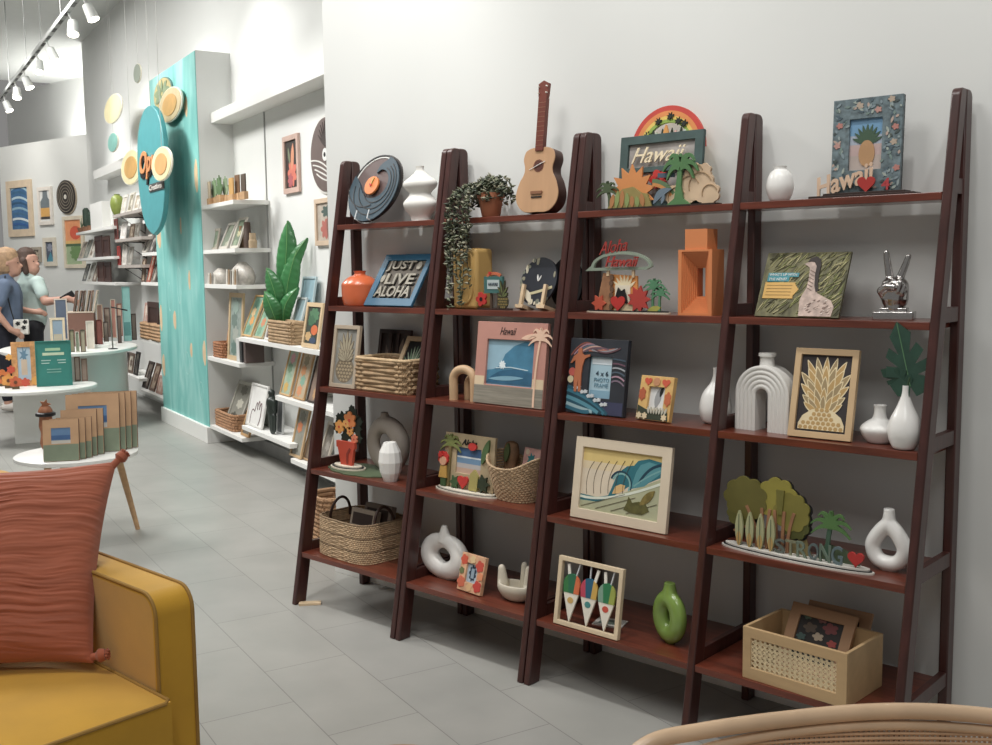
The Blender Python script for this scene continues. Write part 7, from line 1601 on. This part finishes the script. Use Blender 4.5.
pose1 = dict(head=(0.085, -0.01, 1.485), chin=(0.125, -0.01, 1.40), neck=(0.04, 0, 1.33), chest=(0.02, 0, 1.17), hip=(0.0, 0.0, 0.88), w=0.165, face=(0.93, -0.2),
    arm1=((0.03, -0.2, 1.25), (-0.06, -0.25, 1.0), (0.06, -0.27, 0.83), (0.12, -0.26, 0.79)), arm2=((0.05, 0.2, 1.25), (0.08, 0.24, 1.02), (0.28, 0.2, 0.98), (0.35, 0.17, 0.97)),
    legs=(((0.0, -0.09, 0.8), (0.02, -0.1, 0.46), (0.0, -0.1, 0.07), (0.1, -0.11, 0.035)), ((0.0, 0.09, 0.8), (0.03, 0.1, 0.46), (0.01, 0.1, 0.07), (0.11, 0.11, 0.035))),
    hair=(((0.06, 0, 1.52), (0.03, 0, 1.44), 0.115, 0.105), ((0.03, 0, 1.44), (0.02, 0, 1.38), 0.1, 0.07), ((0.1, -0.0, 1.555), (0.13, 0.0, 1.545), 0.07, 0.045)))
t = person('person in a grey-blue t-shirt with short blond hair, looking down to the right', (-7.06, 1.38, 0), RZP, '#5d6e88', '#1d1f2b', '#a98662', '#c08f78', pose1)
pose2 = dict(head=(0.0, 0.0, 1.50), chin=(0.035, -0.03, 1.415), neck=(-0.01, 0, 1.35), chest=(-0.01, 0, 1.19), hip=(0.0, 0.0, 0.9), w=0.14, face=(0.75, -0.62),
    arm1=((0.07, -0.16, 1.27), (0.13, -0.28, 1.08), (0.34, -0.36, 1.11), (0.41, -0.37, 1.075)), arm2=((0.0, 0.18, 1.27), (0.12, 0.2, 1.05), (0.3, 0.1, 1.08), (0.37, 0.06, 1.08)),
    legs=(((0.0, -0.08, 0.8), (0.02, -0.09, 0.46), (0.0, -0.09, 0.07), (0.09, -0.11, 0.035)), ((0.0, 0.08, 0.8), (0.03, 0.09, 0.46), (0.01, 0.09, 0.07), (0.1, 0.09, 0.035))),
    hair=(((-0.02, 0.02, 1.535), (-0.04, 0.03, 1.45), 0.108, 0.1), ((-0.04, 0.03, 1.45), (-0.03, 0.05, 1.36), 0.09, 0.06), ((0.02, 0.085, 1.5), (0.05, 0.085, 1.38), 0.045, 0.03), ((-0.05, -0.075, 1.49), (-0.03, -0.085, 1.38), 0.04, 0.03)))
p2 = Vector((-7.06, 1.38, 0)) + Matrix.Rotation(RZP, 3, 'Z') @ Vector((0.27, 0.42, 0))
t = person('person in a pale mint t-shirt with brown hair, reaching out over the table', tuple(p2), RZP, '#b9cfca', '#1f2026', '#4f3a30', '#c8957f', pose2)
# phone and bag
q = p2 + Matrix.Rotation(RZP, 3, 'Z') @ Vector((0.34, -0.36, 1.12))
o = MB().box(BLACK, -0.04, 0.04, -0.005, 0.005, -0.07, 0.07, Matrix.Rotation(R(60), 4, 'Y')).build('phone', smooth=False, bevel=0.003); at(o, tuple(q), RZP); tag(o, 'black phone held by the person in mint', 'phone')
q = Vector((-7.06, 1.38, 0)) + Matrix.Rotation(RZP, 3, 'Z') @ Vector((0.16, -0.21, 0.86))
t = thing('shoulder_bag', 'small white and black patterned bag at the hip of the person in blue', 'bag', tuple(q), RZP)
MB().box(mat('#d5d3cc', 0.6, var=0.3, scale=25), -0.07, 0.07, -0.025, 0.02, -0.09, 0.06).build('bag_body', t, bevel=0.012)
mb = MB()
for x, z_ in ((-0.03, 0.02), (0.02, -0.02), (0.035, 0.035), (-0.035, -0.05)): mb.prism(BLACK, scallop(x, z_, 0.02, 0.02, 5, 0.3), -0.028, -0.024)
mb.build('pattern', t, smooth=False, merge=False)
MB().tube(BLACK, spline([(-0.06, 0, 0.05), (-0.1, 0.02, 0.25), (-0.12, 0.1, 0.46), (-0.1, 0.25, 0.5)], 4), 0.006, 6).build('strap', t)

# ================================================================== TRACK LIGHTS
trk = Vector((-4.224, 0.895, 3.4)); TRK_B = (trk - LO).dot(LY); 
x_a = (trk - LO).dot(LX)
t = thing('light_track', 'long grey ceiling track carrying spotlights, upper left', 'light track', tuple(L3(x_a - 2.6, TRK_B, 3.4)), LRZ)
dk = MB().box(mat('#8f918f', 0.4, 0.3), -3.2, 4.2, -0.018, 0.018, -0.015, 0.02)
for k in range(22): dk.box(BLACK, -3.0 + 0.32 * k, -2.86 + 0.32 * k, -0.012, 0.012, -0.0175, -0.015)
dk.build('track_bar', t, smooth=False, merge=False)
for x in (-2.8, -1.6, -0.2, 0.8, 1.9, 3.4):
    MB().tube(mat('#9a9c9a', 0.4), [(x, 0, 0.02), (x, 0, 0.9)], 0.004, 6).build('suspension_rod', t)
HW = mat('#c9cbc8', 0.5); GLOW = emat('#fff4e2', 9.0)
def head(nm, lb, px, b_off=0.0, z=3.26, aim=(0.15, 0.25), light=True, dark=False, W=60):
    b = TRK_B + b_off; x = xl(px, b, z); p = L3(x, b, z)
    t = thing('track_spotlight', lb, 'spotlight', tuple(p), LRZ, 'track spotlights')
    d = Vector((aim[0], aim[1], -1)).normalized(); up = -d
    MB().tube(BLACK if dark else HW, [up * 0.07, up * 0.0, d * 0.045], [0.036, 0.042, 0.045], 20).build('lamp_head', t)
    MB().tube(GLOW, [d * 0.0455, d * 0.048], 0.041, 20).build('lens', t)
    MB().tube(HW, [up * 0.07, (0, -b_off * 1.0, 0.125), (0, -b_off, 0.14)], 0.008, 8).build('stem', t)
    return p, d
heads = []
for k, (px, bo) in enumerate(((91, 0.06), (73, 0.03), (53, 0.05), (39, 0.02), (28, 0.04), (17, 0.02), (8, 0.04))):
    heads.append(head('s', 'white track spotlight, number %s from the right end of the track' % ['one', 'two', 'three', 'four', 'five', 'six', 'seven'][k], px, bo, aim=(0.3, 0.35) if k % 2 == 0 else (0.45, -0.1)))
for k, (px, bo) in enumerate(((83, -0.3), (52, -0.3), (30, -0.3))):
    pass

def spot(loc, target, power, size=R(60), blend=0.6, rad=0.06, col=(1, 0.96, 0.9)):
    l = bpy.data.lights.new('track_spot', 'SPOT'); l.energy = power; l.spot_size = size; l.spot_blend = blend; l.shadow_soft_size = rad; l.color = col
    o = bpy.data.objects.new('track_spot', l); COL.objects.link(o); o.location = loc
    d = Vector(target) - Vector(loc); o.rotation_euler = d.to_track_quat('-Z', 'Y').to_euler(); return o
def area(loc, target, power, sx, sy, col=(1, 0.98, 0.95)):
    l = bpy.data.lights.new('area_light', 'AREA'); l.shape = 'RECTANGLE'; l.size = sx; l.size_y = sy; l.energy = power; l.color = col
    o = bpy.data.objects.new('area_light', l); COL.objects.link(o); o.location = loc
    d = Vector(target) - Vector(loc); o.rotation_euler = d.to_track_quat('-Z', 'Y').to_euler(); return o
# spotlights over the ladder shelves
for x, pw in ((-0.1, 110), (0.9, 62), (1.9, 58), (2.9, 52)): spot((x + 0.5, -1.05, 3.9), (x, 0.0, 1.7), pw, R(70), 0.8, 0.07, (1, 0.985, 0.96))
# unseen overhead area lights added to fill the room, no fixtures there
for p_, d_ in ((( 1.2, -2.6, 4.2), 42), ((-1.8, -1.4, 4.2), 64), ((3.6, -3.6, 4.2), 36), ((-4.8, -0.4, 4.2), 140), ((-7.8, 1.0, 4.2), 75)):
    area(p_, (p_[0], p_[1], 0), d_, 1.2, 1.2)
# wall washers on the recess, mural and far wall
for x, tz in ((0.9, 2.3), (2.3, 1.4), (-0.7, 2.1), (-2.6, 2.2), (-4.2, 2.0)):
    spot(tuple(L3(x - 0.3, -1.2, 3.8)), tuple(L3(x, 0.27, tz)), 72, R(66), 0.8, 0.06, (1, 0.99, 0.97))
for px_, in ((20,), (60,)):
    x = fx(px_, 2.3); c = FW0 + Vector((math.cos(FRZ), math.sin(FRZ), 0)) * x
    spot((c.x + 0.4, c.y - 1.5, 3.9), (c.x, c.y, 2.6), 60, R(70), 0.8, 0.08)
area(tuple(FW0 + Vector((-1.2, 0.75, 3.2))), tuple(FW0 + Vector((-1.2, 0.9, 4.3))), 40, 2.4, 0.3)
w = bpy.data.worlds.new('ambient_fill'); w.use_nodes = True; SC.world = w  # even ambient fill added through the shop's open sides
w.node_tree.nodes['Background'].inputs[0].default_value = (1.0, 0.98, 0.95, 1); w.node_tree.nodes['Background'].inputs[1].default_value = 0.19
SC.view_settings.view_transform = 'Standard'; SC.view_settings.look = 'None'; SC.view_settings.gamma = 1; SC.view_settings.exposure = 0.3
try: SC.view_settings.use_curve_mapping = False
except Exception: pass
